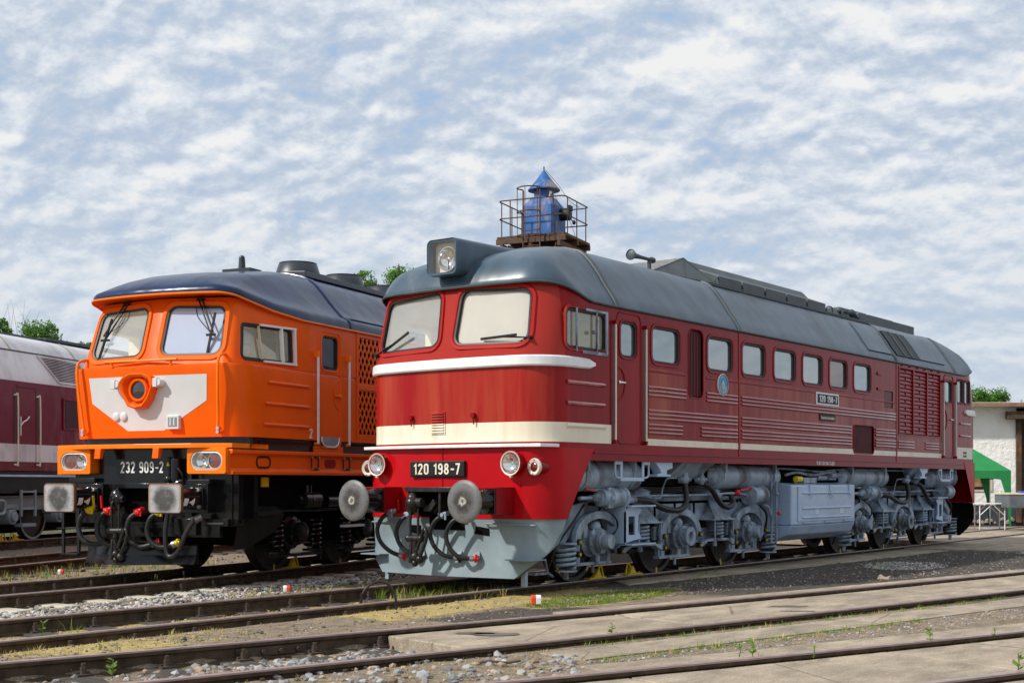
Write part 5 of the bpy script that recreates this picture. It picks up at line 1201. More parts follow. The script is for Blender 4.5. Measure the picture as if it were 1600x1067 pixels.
# steps, plough, bottom plates
b = MB()
for x in (-1.30, -1.03): b.bar((x, .55, .28), (x, .55, .95), .03, .04)
b.box(-1.31, -1.02, .5, .6, .285, .305); b.box(-1.36, -.92, .48, .78, .64, .655); b.build('ladder', M['blackm'], ORG)
def oplow(s):
    b = MB(); P0, P1 = (-.22, .42), ((.62, .98) if s > 0 else (-1.10, .80))
    A = []; n0 = 9
    for i in range(n0):
        t = i/(n0-1); x = P0[0]+(P1[0]-P0[0])*t; y = P0[1]+(P1[1]-P0[1])*t; zt = (.54 if s < 0 else .50-.06*t)
        A.append([(x, y-.05, .17), (x, y, .30), (x, y+.02, .42), (x, y-.10, zt), (x, y+.05, zt+.01), (x, y+.07, .17)])
    b.loops(A, 0, False, True, True, True); return b.build('snow_plough', M['black'], ORG, .004)
oplow(1); oplow(-1)
b = MB(); b.box(-.9, 1.2, .72, .80, .55, .80); b.box(.5, .86, .66, .74, .58, .80); b.box(.95, 1.34, .70, .78, .70, .80); b.tube([(1.02, .69, .74), (1.28, .69, .74)], .012, 6, 1); b.build('cable_trough', [M['black'], M['steel']], ORG, .006)
b = MB(); b.add([(1.44, 1.0, .80), (1.44, 1.9, .85), (1.40, 1.75, .62), (1.30, 1.25, .40), (1.25, .95, .38), (1.35, .9, .72)], [(0, 1, 2, 3, 4, 5)]); b.box(1.2, 1.40, 1.3, 1.9, .82, .88); b.build('side_plate', M['blackm'], ORG)
b = MB(); b.box(-1.2, 1.2, 1.1, OL-1, .95, 1.45); b.box(-.95, .95, 1.6, OL-1.5, .40, 1.0); b.build('underframe', M['dark'], ORG)
b = MB(); b.box(1.25, 1.27, 1.58, 1.75, 1.22, 1.35); b.box(1.2, 1.24, 1.45, 1.52, 1.22, 1.30); b.build('label_plate', M['yellow'], ORG)
for c, first in ((4.42, True), (OL-4.42, False)):
    b = MB(); b.prism([(c-2.75, .55), (c-2.75, .95), (c-2.3, 1.15), (c+2.3, 1.15), (c+2.75, .95), (c+2.75, .55), (c+2.4, .60), (c+2.1, .85), (c-2.1, .85), (c-2.4, .60)], 'x', 1.0, 1.1); bo = b.build('bogie_frame', M['black'], ORG, .01)
    for k, ax in enumerate((-1.85, 0, 1.85)):
        y = c+ax; wheelset(bo, y, (.05,) if first else ())
        b = MB(); b.lathe([(.25, 0), (.25, .1), (.19, .12), (.19, .2), (.15, .22), (.15, .30), (.08, .31), (.001, .31)], (1.0, y, .56), (1, 0, 0), 26)
        for q in range(8): a = q*pi/4; b.cyl((1.18, y+.17*cos(a), .56+.17*sin(a)), (1.22, y+.17*cos(a), .56+.17*sin(a)), .018, n=6)
        b.build('axle_box', M['black'], bo)
        for u in (-.5, .5):
            b = MB(); b.spring((1.14, y+u), .12, .30, .72, 5.5, .019); b.lathe([(.15, 0), (.15, .03)], (1.14, y+u, .27), (0, 0, 1), 18); b.lathe([(.15, 0), (.15, .02)], (1.14, y+u, .72), (0, 0, 1), 18); b.build('coil_spring', M['black'], bo)
        b = MB(); b.bar((1.2, y+.55, .52), (1.25, y+.55, .14), .02); b.box(1.1, 1.25, y-.6, y+.6, .22, .26); b.build('keeper_bar', M['black'], bo)
    b = MB(); b.cyl((1.25, c-1.85, 1.02), (1.25, c-1.45, 1.02), .14, n=20); b.cyl((1.25, c-1.95, 1.02), (1.25, c-1.85, 1.02), .09, n=16); b.sphere((1.28, c-1.7, 1.02), .12, 12); b.cyl((1.28, c-1.7, 1.02), (1.28, c-1.7, 1.24), .06, n=12); b.cyl((1.25, c-1.2, 1.0), (1.25, c-.3, 1.0), .10, n=16); b.build('brake_cylinder', M['black'], bo)
    b = MB(); b.box(1.22, 1.30, c-.55, c+.0, 1.155, 1.19); b.box(1.25, 1.33, c-.75, c-.15, .60, .635); b.build('foot_step', M['alu'], bo)
# ================================================================== burgundy engine behind on the left
BUR = thing('diesel_locomotive', 'burgundy diesel engine with off-white upper half and pale stripe, half hidden behind the orange engine', 'locomotive', (-15.9, 5, 0), radians(23))
# the flank seen in the photograph lies at local x = .75; the engine is 2.9 m wide
X1 = .75; XC = X1-1.45
bp = [(X1, 1.52), (X1, 3.44)]
b = MB(); b.box(XC-1.45, X1, -8.2, 10.5, 1.52, 3.44); bb = b.build('body', M['burg'], BUR, .01)
b = MB(); b.box(X1-.01, X1+.005, -8.2, 10.5, 1.72, 2.095); st = b.build('pale_stripe', M['pale'], bb)
P = [(X1-XC, 3.43), (X1-XC, 3.46), (1.40, 3.62), (1.235, 4.09), (1.13, 4.22), (.98, 4.38), (.75, 4.49), (.4, 4.56), (0, 4.58)]
prof = [(XC+x, z) for x, z in P]+[(XC-x, z) for x, z in P[::-1][1:]]
b = MB(); b.loops([[(x, y, z) for x, z in prof] for y in (-8.2, -4, -1, 2, 5, 10.5)], 0, True, False); b.add([(x, 10.5, z) for x, z in prof], [list(range(len(prof)))]); b.add([(x, -8.2, z) for x, z in prof], [list(range(len(prof)))]); br = b.build('roof', M['pale'], BUR, smooth_angle=25)
for y in (-4.2, -.95, 1.52, 3.6):
    b = MB(); o = 3; q = [(x+.012*(1 if x > XC else -1), z+.012) for x, z in prof[o:-o]]; b.loops([[(x, y-.03, z) for x, z in q], [(x, y+.03, z) for x, z in q]], 0, True, False); b.build('roof_seam', M['beige'], br)
b = MB(); b.bar((XC+1.235, -8, 4.10), (XC+1.235, 10.4, 4.10), .025); b.bar((XC+.55, -8, 4.55), (XC+.55, 2.2, 4.55), .05); b.bar((XC+.5, 1.2, 4.58), (XC+.5, 10, 4.62), .3, .06); b.build('roof_strip', M['roof_trim'], br)
b = MB()  # slanted louvre panel on the upper flank
def up(y, z): 
    for (x0, z0), (x1, z1) in zip(P, P[1:]):
        if z0 <= z <= z1 and z1 > z0: return (XC+x0+(x1-x0)*(z-z0)/(z1-z0)+.01, y, z)
    return (XC+P[3][0], y, z)
q = [up(.49, 3.50), up(1.9, 3.50), up(1.55, 4.03), up(-.06, 4.06)]; b.add(q, [(0, 1, 2, 3)]); lv = b.build('louvre', M['dark'], BUR, fixn=False)
b = MB()
for k in range(15):
    z = 3.53+k*.036; f = (z-3.50)/.55; y0 = .49-.55*f+.05; y1 = 1.88-.35*f-.05; p, r = Vector(up(y0, z)), Vector(up(y1, z)); b.bar(p+Vector((.012, 0, 0)), r+Vector((.012, 0, 0)), .024, .014)
for a, c in ((q[0], q[1]), (q[1], q[2]), (q[2], q[3]), (q[3], q[0])): b.bar(Vector(a)+Vector((.01, 0, 0)), Vector(c)+Vector((.01, 0, 0)), .03, .04)
b.build('slat', M['pale'], lv)
b = MB(); L = [[(X1+o, p, z) for p, z in rrect(-1.04, -.40, 1.62, 3.30, .01, d)] for d, o in ((.02, -.003), (.015, .008), (0, .008), (-.01, -.003))]; b.loops(L, 0, False); b.box(X1, X1+.02, -1.10, -.36, 3.315, 3.335); d = b.build('door', M['burg'], BUR)
b = MB(); b.tube(spline([(X1+.03, -.95, 2.50), (X1+.05, -.9, 2.57), (X1+.05, -.78, 2.62), (X1+.05, -.70, 2.69)], 4), .014, 8); b.tube([(X1+.02, -.96, 2.68), (X1+.02, -.96, 2.28)], .014, 8); b.build('handle', M['white'], d)
for y in (-1.10, -.30):
    b = MB(); b.tube(spline([(X1-.02, y-.08, 3.12), (X1+.03, y-.05, 3.13), (X1+.05, y, 3.04), (X1+.05, y, 1.75), (X1+.03, y-.02, 1.66), (X1-.02, y-.08, 1.66)], 5), .018, 8); b.box(X1-.03, X1+.003, y-.10, y+.0, 1.64, 3.27, 1); b.build('handrail', [M['cream'], M['burg_d']], BUR)
b = MB(); L = [[(X1+o, p, z) for p, z in rrect(.62, 1.75, 2.45, 3.17, .02, d)] for d, o in ((.0, -.003), (.0, .03), (-.05, .03), (-.06, .0))]; b.loops(L, 0, False); sh = b.build('shutter_frame', M['burg'], BUR, .005)
b = MB()
for k in range(22): b.box(X1, X1+.012, .69+k*.046, .715+k*.046, 2.5, 3.12)
b.box(X1, X1+.004, .66, 1.71, 2.49, 3.13); b.build('slat', M['burg_d'], sh)
b = MB(); b.box(XC-1.4, X1-.02, -8, 10.3, 1.05, 1.40); b.box(XC-1.4, X1+.01, -8.2, 10.5, 1.44, 1.51); b.box(X1-.03, X1+.012, -8.2, 10.5, 1.40, 1.445, 1); b.build('underframe', [M['blackm'], M['tankgrey']], BUR)
b = MB(); b.box(XC-.9, XC+.55, -8, 10.3, .16, 1.1); b.build('underframe', M['dark'], BUR)
for c in (-.4,):
    b = MB(); b.box(X1-.36, X1-.24, c-2.2, c+2.2, .68, .98); b.box(X1-.36, X1-.2, c-2.2, c+2.2, .95, 1.0); bo = b.build('bogie_frame', M['plow'], BUR, .01)
    for y in (-1.22, .50):
        b = MB()
        for s in (0,):
            o = (XC+.66, y, .5); b.lathe([(.10, 0), (.40, .06), (.43, -.01), (.528, -.012), (.528, .015), (.5, .035), (.497, .12), (.44, .12), (.43, .075), (.2, .09)], o, (1, 0, 0), 40); b.lathe([(.10, 0), (.40, .06), (.43, -.01), (.528, -.012), (.528, .015), (.5, .035), (.497, .12), (.44, .12), (.43, .075), (.2, .09)], (XC-.66, y, .5), (-1, 0, 0), 40); b.cyl((XC-.66, y, .5), (XC+.66, y, .5), .08)
            b.lathe([(.445, .122), (.495, .123), (.497, .11)], o, (1, 0, 0), 40, 1, True, False)
        b.build('wheelset', [M['wheel'], M['plow']], bo)
    for y in (-1.22, .5):
        b = MB(); b.cyl((X1-.3, y, .55), (X1+.02, y, .55), .16, n=20); b.cyl((X1+.02, y, .55), (X1+.08, y, .55), .10, n=16); b.box(X1-.32, X1-.1, y-.2, y+.2, .60, .80); b.build('axle_box', M['plow'], bo, .01)
    b = MB(); b.cyl((X1-.25, .95, .78), (X1+.05, .95, .78), .14, n=20); b.cyl((X1+.05, .95, .78), (X1+.1, .95, .78), .09, n=16); b.box(X1-.3, X1-.1, .9, 1.0, .78, 1.0); b.build('brake_cylinder', M['plow'], bo, .01)
    b = MB()
    for y in (-.95, -.45): b.bar((X1+.02, y, .55), (X1+.02, y, 1.12), .05, .05)
    b.bar((X1+.02, -.97, .72), (X1+.02, -.43, .72), .04); b.bar((X1+.02, -.97, 1.08), (X1+.02, -.43, 1.08), .04); b.box(X1-.15, X1+.05, -.95, -.45, .33, .40); b.build('foot_step', M['plow'], BUR, .004)
    b = MB(); b.tube([(X1-.02, p, q) for p, q in rrect(-2.6, -1.45, .62, .90, .12)], .035, 8, 0, True); b.bar((X1-.1, -1.5, .76), (X1-.1, -.95, .78), .08); b.build('brake_rigging', M['plow'], BUR)
# a tuft of weeds growing out of the far roof edge is part of the trees behind it
# ================================================================== ground
def poly_x(c, y): return c[0]+c[1]*y+c[2]*y*y
CB = (4.095, .2155, -.0028); CC = (7.86, .34, -.005)
def track_b(y, o): t = CB[1]+2*CB[2]*y; l = sqrt(1+t*t); return (poly_x(CB, y)+o/l, y-o*t/l)
def track_c(y, o): t = CC[1]+2*CC[2]*y; l = sqrt(1+t*t); return (poly_x(CC, y)+o/l, y-o*t/l)
def track_r(y, o): return (o-.10*smooth((-1-y)/6), y)
OE, OH = Vector((cos(TH), sin(TH), 0)), Vector((-sin(TH), cos(TH), 0)); OO = Vector((-4.156, -1.112, 0))
def track_o(t, o):
    u = max(0, 2.0-t); dx = -.020*u*u if u < 5 else -.5-.2*(u-5); p = OO+OE*(o+dx)+OH*t; return (p.x, p.y)
E2, H2 = Vector((cos(radians(22.5)), sin(radians(22.5)), 0)), Vector((-sin(radians(22.5)), cos(radians(22.5)), 0))
def track_e(t, o): p = Vector((-9.05, .35, 0))+E2*o+H2*t; return (p.x, p.y)
E3, H3 = Vector((cos(radians(23)), sin(radians(23)), 0)), Vector((-sin(radians(23)), cos(radians(23)), 0))
def track_p(t, o): p = Vector((-15.9, 5, 0))+E3*(o+XC)+H3*t; return (p.x, p.y)
def slab_start(x): return -3.2-.24*(x-3.1)
def gz(x, y):
    low = -.165
    xb = poly_x(CB, y)
    s = smooth((x-.72)/.16)                        # right of the red track the yard is nearly level with the rails
    inb = smooth((.80-abs(x-xb))/.08)*smooth((slab_start(x)-y+.05)/.1)
    z = low+(.088+(.016*smooth((y-1.5)/2) if x < xb-.5 else .012))*s*(1-inb)
    return z
def mixture(x, y):
    """(coal, dry grass, green) shares of the loose ground"""
    n_ = .5+.25*sin(x*2.1+1.3*sin(y*1.7))+.25*sin(y*2.3+1.1*sin(x*1.3))
    coal = dry = green = 0.0
    xb = poly_x(CB, y)
    if x > .8 and y > 1.5: coal = smooth((y-1.2)/2.2)*(1 if x < xb-.8 else .55)
    if .9 < x < 3 and -1.9 < y < 0.2 and x > 1.7: coal = max(coal, .75*smooth((x-1.6)/.4)*smooth((y+3.2)/1))
    if .8 < x < 2.1 and -2.4 < y < 2.2: dry = .8*smooth((1.9-x)/.4)*smooth((y+2.6)/.8)
    if -.8 < x < .8 and y < 1: dry = .75
    if x < 1.6 and y < -3.2: dry = max(dry, .75*n_)
    e = ((x-1.95)/.45)**2+((y-1.35)/1.5)**2
    if e < 1.3: green = smooth((1.3-e)/.6)*.9; coal *= 1-green; dry = max(dry, .5)
    if x > 4.9+.2*y and y < 1 and y > -7: dry = max(dry, .3); green = max(green, .35*n_*smooth((-2.5-y)/1))
    if x < -4.6-.25*y: dry = max(dry, .25*n_); green = max(green, .45*n_)
    if x < -17-.4*y: green = .5
    if y > 27 and x > -12: green = max(green, .6*n_); coal = 0
    if x < -1 and y > 6: coal = .7
    return coal, dry, green
def axis_pts(stops):
    out = [stops[0][0]]
    for (a, _), (b_, st) in zip(stops, stops[1:]):
        k = max(1, round((b_-a)/st)); out += [a+(b_-a)*i/k for i in range(1, k+1)]
    return out
XS_ = axis_pts([(-400, 0), (-120, 70), (-40, 20), (-22, 3), (-11, .8), (-2, .3), (9, .11), (14, .5), (40, 5), (120, 20), (400, 70)])
YS_ = axis_pts([(-120, 0), (-40, 20), (-12, 5), (-8, .5), (6, .14), (16, .35), (40, 2), (120, 20), (600, 80)])
V = []; C_ = []
for y in YS_:
    for x in XS_:
        V.append((x, y, gz(x, y)+((.012 if x < .7 else .005)*sin(x*5.1+y*3.3)*sin(y*4.7-x*2.2) if -12 < x < 10 and -8 < y < 12 else 0))); C_.append(mixture(x, y))
nx = len(XS_); F = [(j*nx+i, j*nx+i+1, (j+1)*nx+i+1, (j+1)*nx+i) for j in range(len(YS_)-1) for i in range(nx-1)]
me = bpy.data.meshes.new('ground'); me.from_pydata(V, [], F); me.materials.append(M['ground'])
at_ = me.color_attributes.new('mixture', 'FLOAT_COLOR', 'POINT')
for i, c in enumerate(C_): at_.data[i].color = (c[0], c[1], c[2], 1)
me.polygons.foreach_set('use_smooth', [True]*len(F))
go = bpy.data.objects.new('ground', me); COL.objects.link(go); tag(go, 'dark yard ground of soil, coal dust and dry grass between the tracks', 'ground', kind='structure')

# ================================================================== tracks
RPROF = [(-.0335, 0), (.0335, 0), (.036, -.012), (.034, -.038), (.010, -.052), (.009, -.125), (.062, -.142), (.062, -.155), (-.062, -.155), (-.062, -.142), (-.009, -.125), (-.010, -.052), (-.034, -.038), (-.036, -.012)]
def rail(fn, o, ts, parent):
    P = [Vector((*fn(t, o), 0)) for t in ts]; L = []
    for i, p in enumerate(P):
        t = (P[min(i+1, len(P)-1)]-P[max(i-1, 0)]).normalized(); r = Vector((t.y, -t.x, 0))
        L.append([p+r*a+Vector((0, 0, z)) for a, z in RPROF])
    b = MB(); n = len(RPROF)
    Vv = [q for l in L for q in l]; top = []; oth = []
    for k in range(len(L)-1):
        for i in range(n):
            j = (i+1) % n; f = (k*n+i, k*n+j, (k+1)*n+j, (k+1)*n+i); (top if i in (0, 1, 13) else oth).append(f)
    b.add(Vv, top, 0, False); b.add(Vv, oth, 1, False); b.add(L[0], [list(range(n))], 1); b.add(L[-1], [list(range(n))], 1)
    return b.build('rail', [M['rail_t'], M['rail_s']], parent)
def frange(a, b_, st): k = round((b_-a)/st); return [a+(b_-a)*i/k for i in range(k+1)]
def fasten_mesh():
    b = MB()
    for s in (-1, 1):
        b.box(s*.10-.045, s*.10+.045, -.06, .06, -.155, -.125); b.cyl((s*.095, 0, -.13), (s*.095, 0, -.075), .026, n=8); b.cyl((s*.095, 0, -.075), (s*.095, 0, -.045), .017, n=8); b.box(s*.07-.02, s*.07+.02, -.05, .05, -.13, -.11)
    b.box(-.17, .17, -.085, .085, -.163, -.150)
    return b
_f = fasten_mesh().build('rail_clip', M['clip'], None); FM = _f.data; bpy.data.objects.remove(_f)
def clips(fn, o, ts, parent, mt=None):
    for t in ts:
        x, y = fn(t, o); x2, y2 = fn(t+.1, o); ob = bpy.data.objects.new('rail_clip', FM); COL.objects.link(ob); ob.parent = parent
        ob.location = (x, y, 0); ob.rotation_euler = (0, 0, atan2(y2-y, x2-x)-pi/2)
def sleepers(fn, ts, parent, mt, z=-.140, w=.25, L=2.5):
    for t in ts:
        b = MB(); l = L/2
        b.prism([(-l, z-.12), (l, z-.12), (l, z), (.45, z-.0), (.3, z-.02), (-.3, z-.02), (-.45, z), (-l, z)], 'y', -w/2, w/2)
        o = b.build('sleeper', mt, parent, .012); x, y = fn(t, 0); x2, y2 = fn(t+.1, 0); o.location = (x, y, 0); o.rotation_euler = (0, 0, atan2(y2-y, x2-x)-pi/2)
def track(fn, label, ts, slp, smat, cl, name='railway_track'):
    T = thing(name, label, 'railway track', (0, 0, 0), 0, 'rusty railway tracks fanning across the yard')
    rs = [rail(fn, o, ts, T) for o in (-.7525, .7525)]
    if slp: sleepers(fn, slp, T, smat)
    for o in (-.7525, .7525): clips(fn, o, cl, T)
    return T
def fish(fn, o, t0, T, s=1):
    b = MB(); x, y = fn(t0, o); x2, y2 = fn(t0+.1, o)
    b.box(.012, .04, -.32, .32, -.125, -.055)
    for k in range(4): b.cyl((.04, -.24+k*.16, -.09), (.065, -.24+k*.16, -.09), .022, n=6)
    ob = b.build('joint_bar', M['clip'], T, .004); ob.location = (x, y, 0); ob.rotation_euler = (0, 0, atan2(y2-y, x2-x)-pi/2)
T1 = track(track_r, 'rusty track carrying the dark red engine', frange(-12, 60, 1.0), frange(-9, 18, .65), M['sleeper_w'], frange(-9, 2, .65))
T2 = track(track_o, 'track with pale concrete sleepers carrying the orange engine', frange(-7, 40, .8), frange(-6.6, 14, .62), M['sleeper_c'], frange(-6.6, 3, .62))
T3 = track(track_e, 'empty rusty track between the orange and the burgundy engine', frange(-8, 40, 2), frange(-6, 8, .65), M['sleeper_w'], frange(-6, 4, .65))
T4 = track(track_p, 'farthest track on the left, carrying the burgundy engine', frange(-12, 40, 2), frange(-6, 6, .65), M['sleeper_w'], frange(-5, 4, .65))
T5 = track(track_b, 'curved track with ballast in front and concrete slabs between its rails', frange(-9, 26, .7), frange(-8.6, -3.6, .63), M['sleeper_w'], frange(-8.6, -3.5, .63))
T6 = track(track_c, 'nearest track at bottom right, sunk into pale concrete slabs', frange(-9, 22, .7), frange(-8, -4.8, .65), M['sleeper_w'], frange(-8, -5, .65))
fish(track_b, -.7525, -4.5, T5); fish(track_o, .7525, 2.0-.4, T2)

# ================================================================== concrete slabs
def slab(pts, z, label, th=.14, name='concrete_slab', grp='weathered concrete slabs laid along the tracks'):
    b = MB(); k = len(pts); c = Vector((sum(p[0] for p in pts)/k, sum(p[1] for p in pts)/k))
    # subdivided edges with chipped, slightly uneven outline
    out = []
    for i in range(k):
        a = Vector(pts[i][:2]); e = Vector(pts[(i+1) % k][:2]); m = max(1, int((e-a).length/.16)); nrm = Vector(((e-a).y, -(e-a).x)).normalized()
        for j in range(m):
            p = a.lerp(e, j/m); p = p+nrm*random.uniform(-.012, .006)*(1 if j else 0); out.append((p.x, p.y))
    inn = [(x+(c.x-x)*.02, y+(c.y-y)*.02) for x, y in out]
    b.loops([[(x, y, z-th) for x, y in out], [(x, y, z-.010) for x, y in out], [(x+(c.x-x)*.006, y+(c.y-y)*.006, z) for x, y in out]], 0, False, True, True, True)
    o = b.build(name, M['concrete'], None); tag(o, label, 'concrete slab', grp); return o
def band(fn, o0, o1, t0, t1, z, label, skew=0.0, gap=.032):
    ts = frange(t0, t1, .5) if t1-t0 > .6 else [t0, t1]
    L = [fn(t+gap, o0) for t in ts]; R = [fn(t+skew+gap, o1) for t in ts]
    return slab(R[:1]+R[1:]+L[::-1] if False else [*R, *L[::-1]], z, label)
jb = [-3.42, -.72, 2.1, 4.9, 7.7, 10.6, 13.6]
lb_ = ['slab between curved rails beside the ballast, with two dark oil spots', 'slab between curved rails right of the oil-spotted end slab', 'slab between curved rails level with the green grass patch', 'slab between curved rails level with the grey fuel tank', 'slab between curved rails level with the radiator louvres', 'farthest slab between the curved rails at the right edge']
for i in range(6): band(track_b, -.700, .700, jb[i], jb[i+1]-.02, -.050+.003*(i % 2), lb_[i])
lo = [('slab strip left of the curved rails, next to green grass', -.95, 2.3), ('slab strip left of the curved rails, beside coal dust', 2.3, 5.1), ('slab strip left of the curved rails, beside the gravel puddle', 5.1, 9.2)]
for l, a, c in lo: band(track_b, -1.36+.0, -.80, a, c-.02, -.052, l)
ro_ = [('slab strip right of the curved rails, with pointed near end', -3.15, .2), ('slab strip right of the curved rails, along the weedy gap', .2, 3.4), ('slab strip right of the curved rails, farthest part', 3.4, 9.0)]
for l, a, c in ro_: band(track_b, .98, 1.50, a, c-.02, -.056, l)
lc = [('pale slab left of the nearest rails, its end beside loose stones', -4.30, -2.22), ('pale slab left of the nearest rails, mid length', -2.22, .6), ('pale slab left of the nearest rails, farthest part', .6, 6)]
for i, (l, a, c) in enumerate(lc): band(track_c, -1.42 if i else -1.38, -.80, a, c-.02, -.052, l)
jc = [-7.2, -4.35, -1.95, .9, 4, 8]
ll = ['slab between the nearest rails, left piece cut by the picture edge', 'slab between the nearest rails, wide middle piece', 'slab between the nearest rails, right piece near the edge', 'slab between the nearest rails, far piece at the edge', 'slab between the nearest rails, last piece outside the view']
for i in range(3): band(track_c, -.700, .700, jc[i], jc[i+1]-.02, -.050+.002*(i % 2), ll[i])
band(track_c, .80, 2.3, -4.2, 2.5, -.052, 'slab outside the nearest rails in the bottom right corner')
# strip beside the red engine and the apron behind it
slab([(.82, 3.3), (1.30, 2.9), (1.62, 8), (1.75, 14.0), (.84, 14.0)], -.045, 'long grey slab strip running beside the wheels of the red engine')
b = MB(); b.box(.84, 3.1, 14.05, 30, -.12, -.026); b.box(-.66, .66, 17.4, 30, -.12, -.022); b.box(-6, -.84, 16, 29, -.12, -.026)
tag(b.build('pavement', M['concrete']), 'pale concrete apron behind the red engine', 'pavement', kind='structure')
# oil spots on the first slab
b = MB()
for px, py, rx, ry in ((742, 989, .20, .05), (775, 990.5, .24, .07), (1233, 947, .24, .05), (1246, 954.5, .2, .03)):
    c = G(px, py, -.047); L = [(c.x+(rx*cos(a)*.8-ry*sin(a)*.6)*random.uniform(.85, 1.1), c.y+(rx*cos(a)*.5+ry*sin(a)*1.6)*random.uniform(.85, 1.1), -.0435) for a in [2*pi*i/22 for i in range(22)]]; b.add(L, [list(range(22))])
tag(b.build('oil_stain', mat('oil_stain', (.12, .105, .085), .75, var=.4), fixn=False), 'dark oil stains soaked into the slabs between the curved rails', 'oil stain', kind='stuff')

# ================================================================== loose stones
def stones(name, spots, label, seed=1):
    """spots: list of (x, y, size, tone)"""
    rnd = random.Random(seed); V = []; F = []; CT = []
    base = []
    t = (1+sqrt(5))/2
    ico = [Vector(p).normalized() for p in ((-1, t, 0), (1, t, 0), (-1, -t, 0), (1, -t, 0), (0, -1, t), (0, 1, t), (0, -1, -t), (0, 1, -t), (t, 0, -1), (t, 0, 1), (-t, 0, -1), (-t, 0, 1))]
    fa = [(0, 11, 5), (0, 5, 1), (0, 1, 7), (0, 7, 10), (0, 10, 11), (1, 5, 9), (5, 11, 4), (11, 10, 2), (10, 7, 6), (7, 1, 8), (3, 9, 4), (3, 4, 2), (3, 2, 6), (3, 6, 8), (3, 8, 9), (4, 9, 5), (2, 4, 11), (6, 2, 10), (8, 6, 7), (9, 8, 1)]
    for x, y, s, tone in spots:
        o = len(V); sx, sy, sz = s*rnd.uniform(.7, 1.3), s*rnd.uniform(.7, 1.2), s*rnd.uniform(.45, .85); R = Matrix.Rotation(rnd.uniform(0, 6.3), 3, 'Z') @ Matrix.Rotation(rnd.uniform(-.4, .4), 3, 'X')
        z = gz(x, y)+sz*.22
        for p in ico:
            q = p*rnd.uniform(.78, 1.15); q = R @ Vector((q.x*sx, q.y*sy, q.z*sz)); V.append((x+q.x, y+q.y, z+q.z)); CT.append(tone)
        F += [tuple(i+o for i in f) for f in fa]
    me = bpy.data.meshes.new(name); me.from_pydata(V, [], F); me.materials.append(M['stone'])
    a = me.color_attributes.new('tone', 'FLOAT_COLOR', 'POINT'); a.data.foreach_set('color', [c for t in CT for c in (*t, 1)])
    o = bpy.data.objects.new(name, me); COL.objects.link(o); return tag(o, label, 'stones', kind='stuff')
def tone(k):
    r = random.random()
    g = random.uniform(.18, .52)
    if k == 'pale': return (g*1.3, g*1.28, g*1.25) if r < .72 else (g*1.2, g*1.0, g*.78)
    if k == 'soil': return (g*.62, g*.47, g*.34)
    if k == 'mixed': return (g*.95, g*.92, g*.90) if r < .4 else ((g*1.0, g*.74, g*.52) if r < .75 else (g*.72, g*.76, g*.80))
    return (g*.3, g*.28, g*.26)
sp = []
for i in range(5600):      # pale ballast beside and inside the concrete-sleeper track
    t = random.uniform(-6, 3.5); o = random.uniform(-.7, 2.05); x, y = track_o(t, o)
    if abs(abs(o)-.7525) < .07 or x > -.85: continue
    if abs(o) < .7 and random.random() < .45: continue
    if abs(((t+6.6)/.62424+.5) % 1-.5) < .235 and abs(o) < 1.30 and random.random() < .95: continue
    sp.append((x, y, random.uniform(.012, .034)*random.uniform(.8, 1.25), tone('pale')))
for i in range(900):
    t = random.uniform(-3, 8); x, y = track_o(t, random.uniform(.9, 2.3)); sp.append((x, y, random.uniform(.02, .04), tone('dark') if random.random() < .5 else tone('pale')))
stones('ballast', sp, 'pale grey ballast stones around the concrete sleepers', 3)
sp = []
for i in range(1500):      # coloured stones in the curved track before the slabs
    y = random.uniform(-6.6, -3.35); o = random.uniform(-.66, .66); x, yy = track_b(y, o)
    if yy > slab_start(x)-.10-.06: continue
    dens = smooth((y+5.6)/1.2)
    if random.random() > .25+.75*dens: continue
    sp.append((x, yy, random.uniform(.014, .046)*random.uniform(.75, 1.2), tone('mixed')))
for i in range(420):
    p = G(random.uniform(300, 900), random.uniform(1022, 1067), -.06); sp.append((p.x, p.y, random.uniform(.012, .05)*random.uniform(.6, 1), tone('mixed')))
for px, py, s in ((735, 1048, .05), (700, 1046, .04), (850, 1036, .035), (835, 1034, .04), (870, 1046, .04), (815, 1052, .045), (660, 1055, .05), (622, 1050, .04), (560, 1062, .045)):
    p = G(px, py, -.06); sp.append((p.x, p.y, s, tone('mixed')))
stones('ballast', sp, 'coloured stones lying before the ends of the concrete slabs', 5)
sp = []
for i in range(900):       # grey gravel puddle and scattered grit
    a = random.uniform(0, 6.3); r = sqrt(random.random()); p = G(1415+66*r*cos(a), 883+6.5*r*sin(a), -.05); sp.append((p.x, p.y, random.uniform(.008, .021), tone('pale')))
for i in range(160):
    a = random.uniform(0, 6.3); r = sqrt(random.random()); p = G(1600+40*r*cos(a), 860+4*r*sin(a), -.05); sp.append((p.x, p.y, random.uniform(.014, .03), tone('pale')))
for i in range(4600):
    px = random.uniform(880, 1600); py = 905-(px-900)*.07+random.uniform(-10, 34); p = G(px, py, -.05)
    if p.x > poly_x(CB, p.y)-1.35 or p.x < 1.65: continue
    sp.append((p.x, p.y, random.uniform(.004, .02), tone(random.choice(('mixed', 'dark', 'dark', 'soil')))))
for i in range(900):
    y = random.uniform(-3.2, 6); x, yy = track_b(y, random.uniform(1.55, 2.1)); sp.append((x, yy, random.uniform(.006, .018), tone('mixed')))
for i in range(3200):
    p = G(random.uniform(0, 900), random.uniform(925, 1050), -.06)
    if p.x < .85 or p.x > poly_x(CB, p.y)-.8: continue
    sp.append((p.x, p.y, random.uniform(.005, .026)*random.uniform(.35, 1), tone(random.choice(('mixed', 'soil', 'soil', 'dark')))))
for i in range(1500):
    y = random.uniform(-7, 1); x = random.uniform(-.68, .68); sp.append((x, y, random.uniform(.006, .026), tone(random.choice(('mixed', 'soil')))))
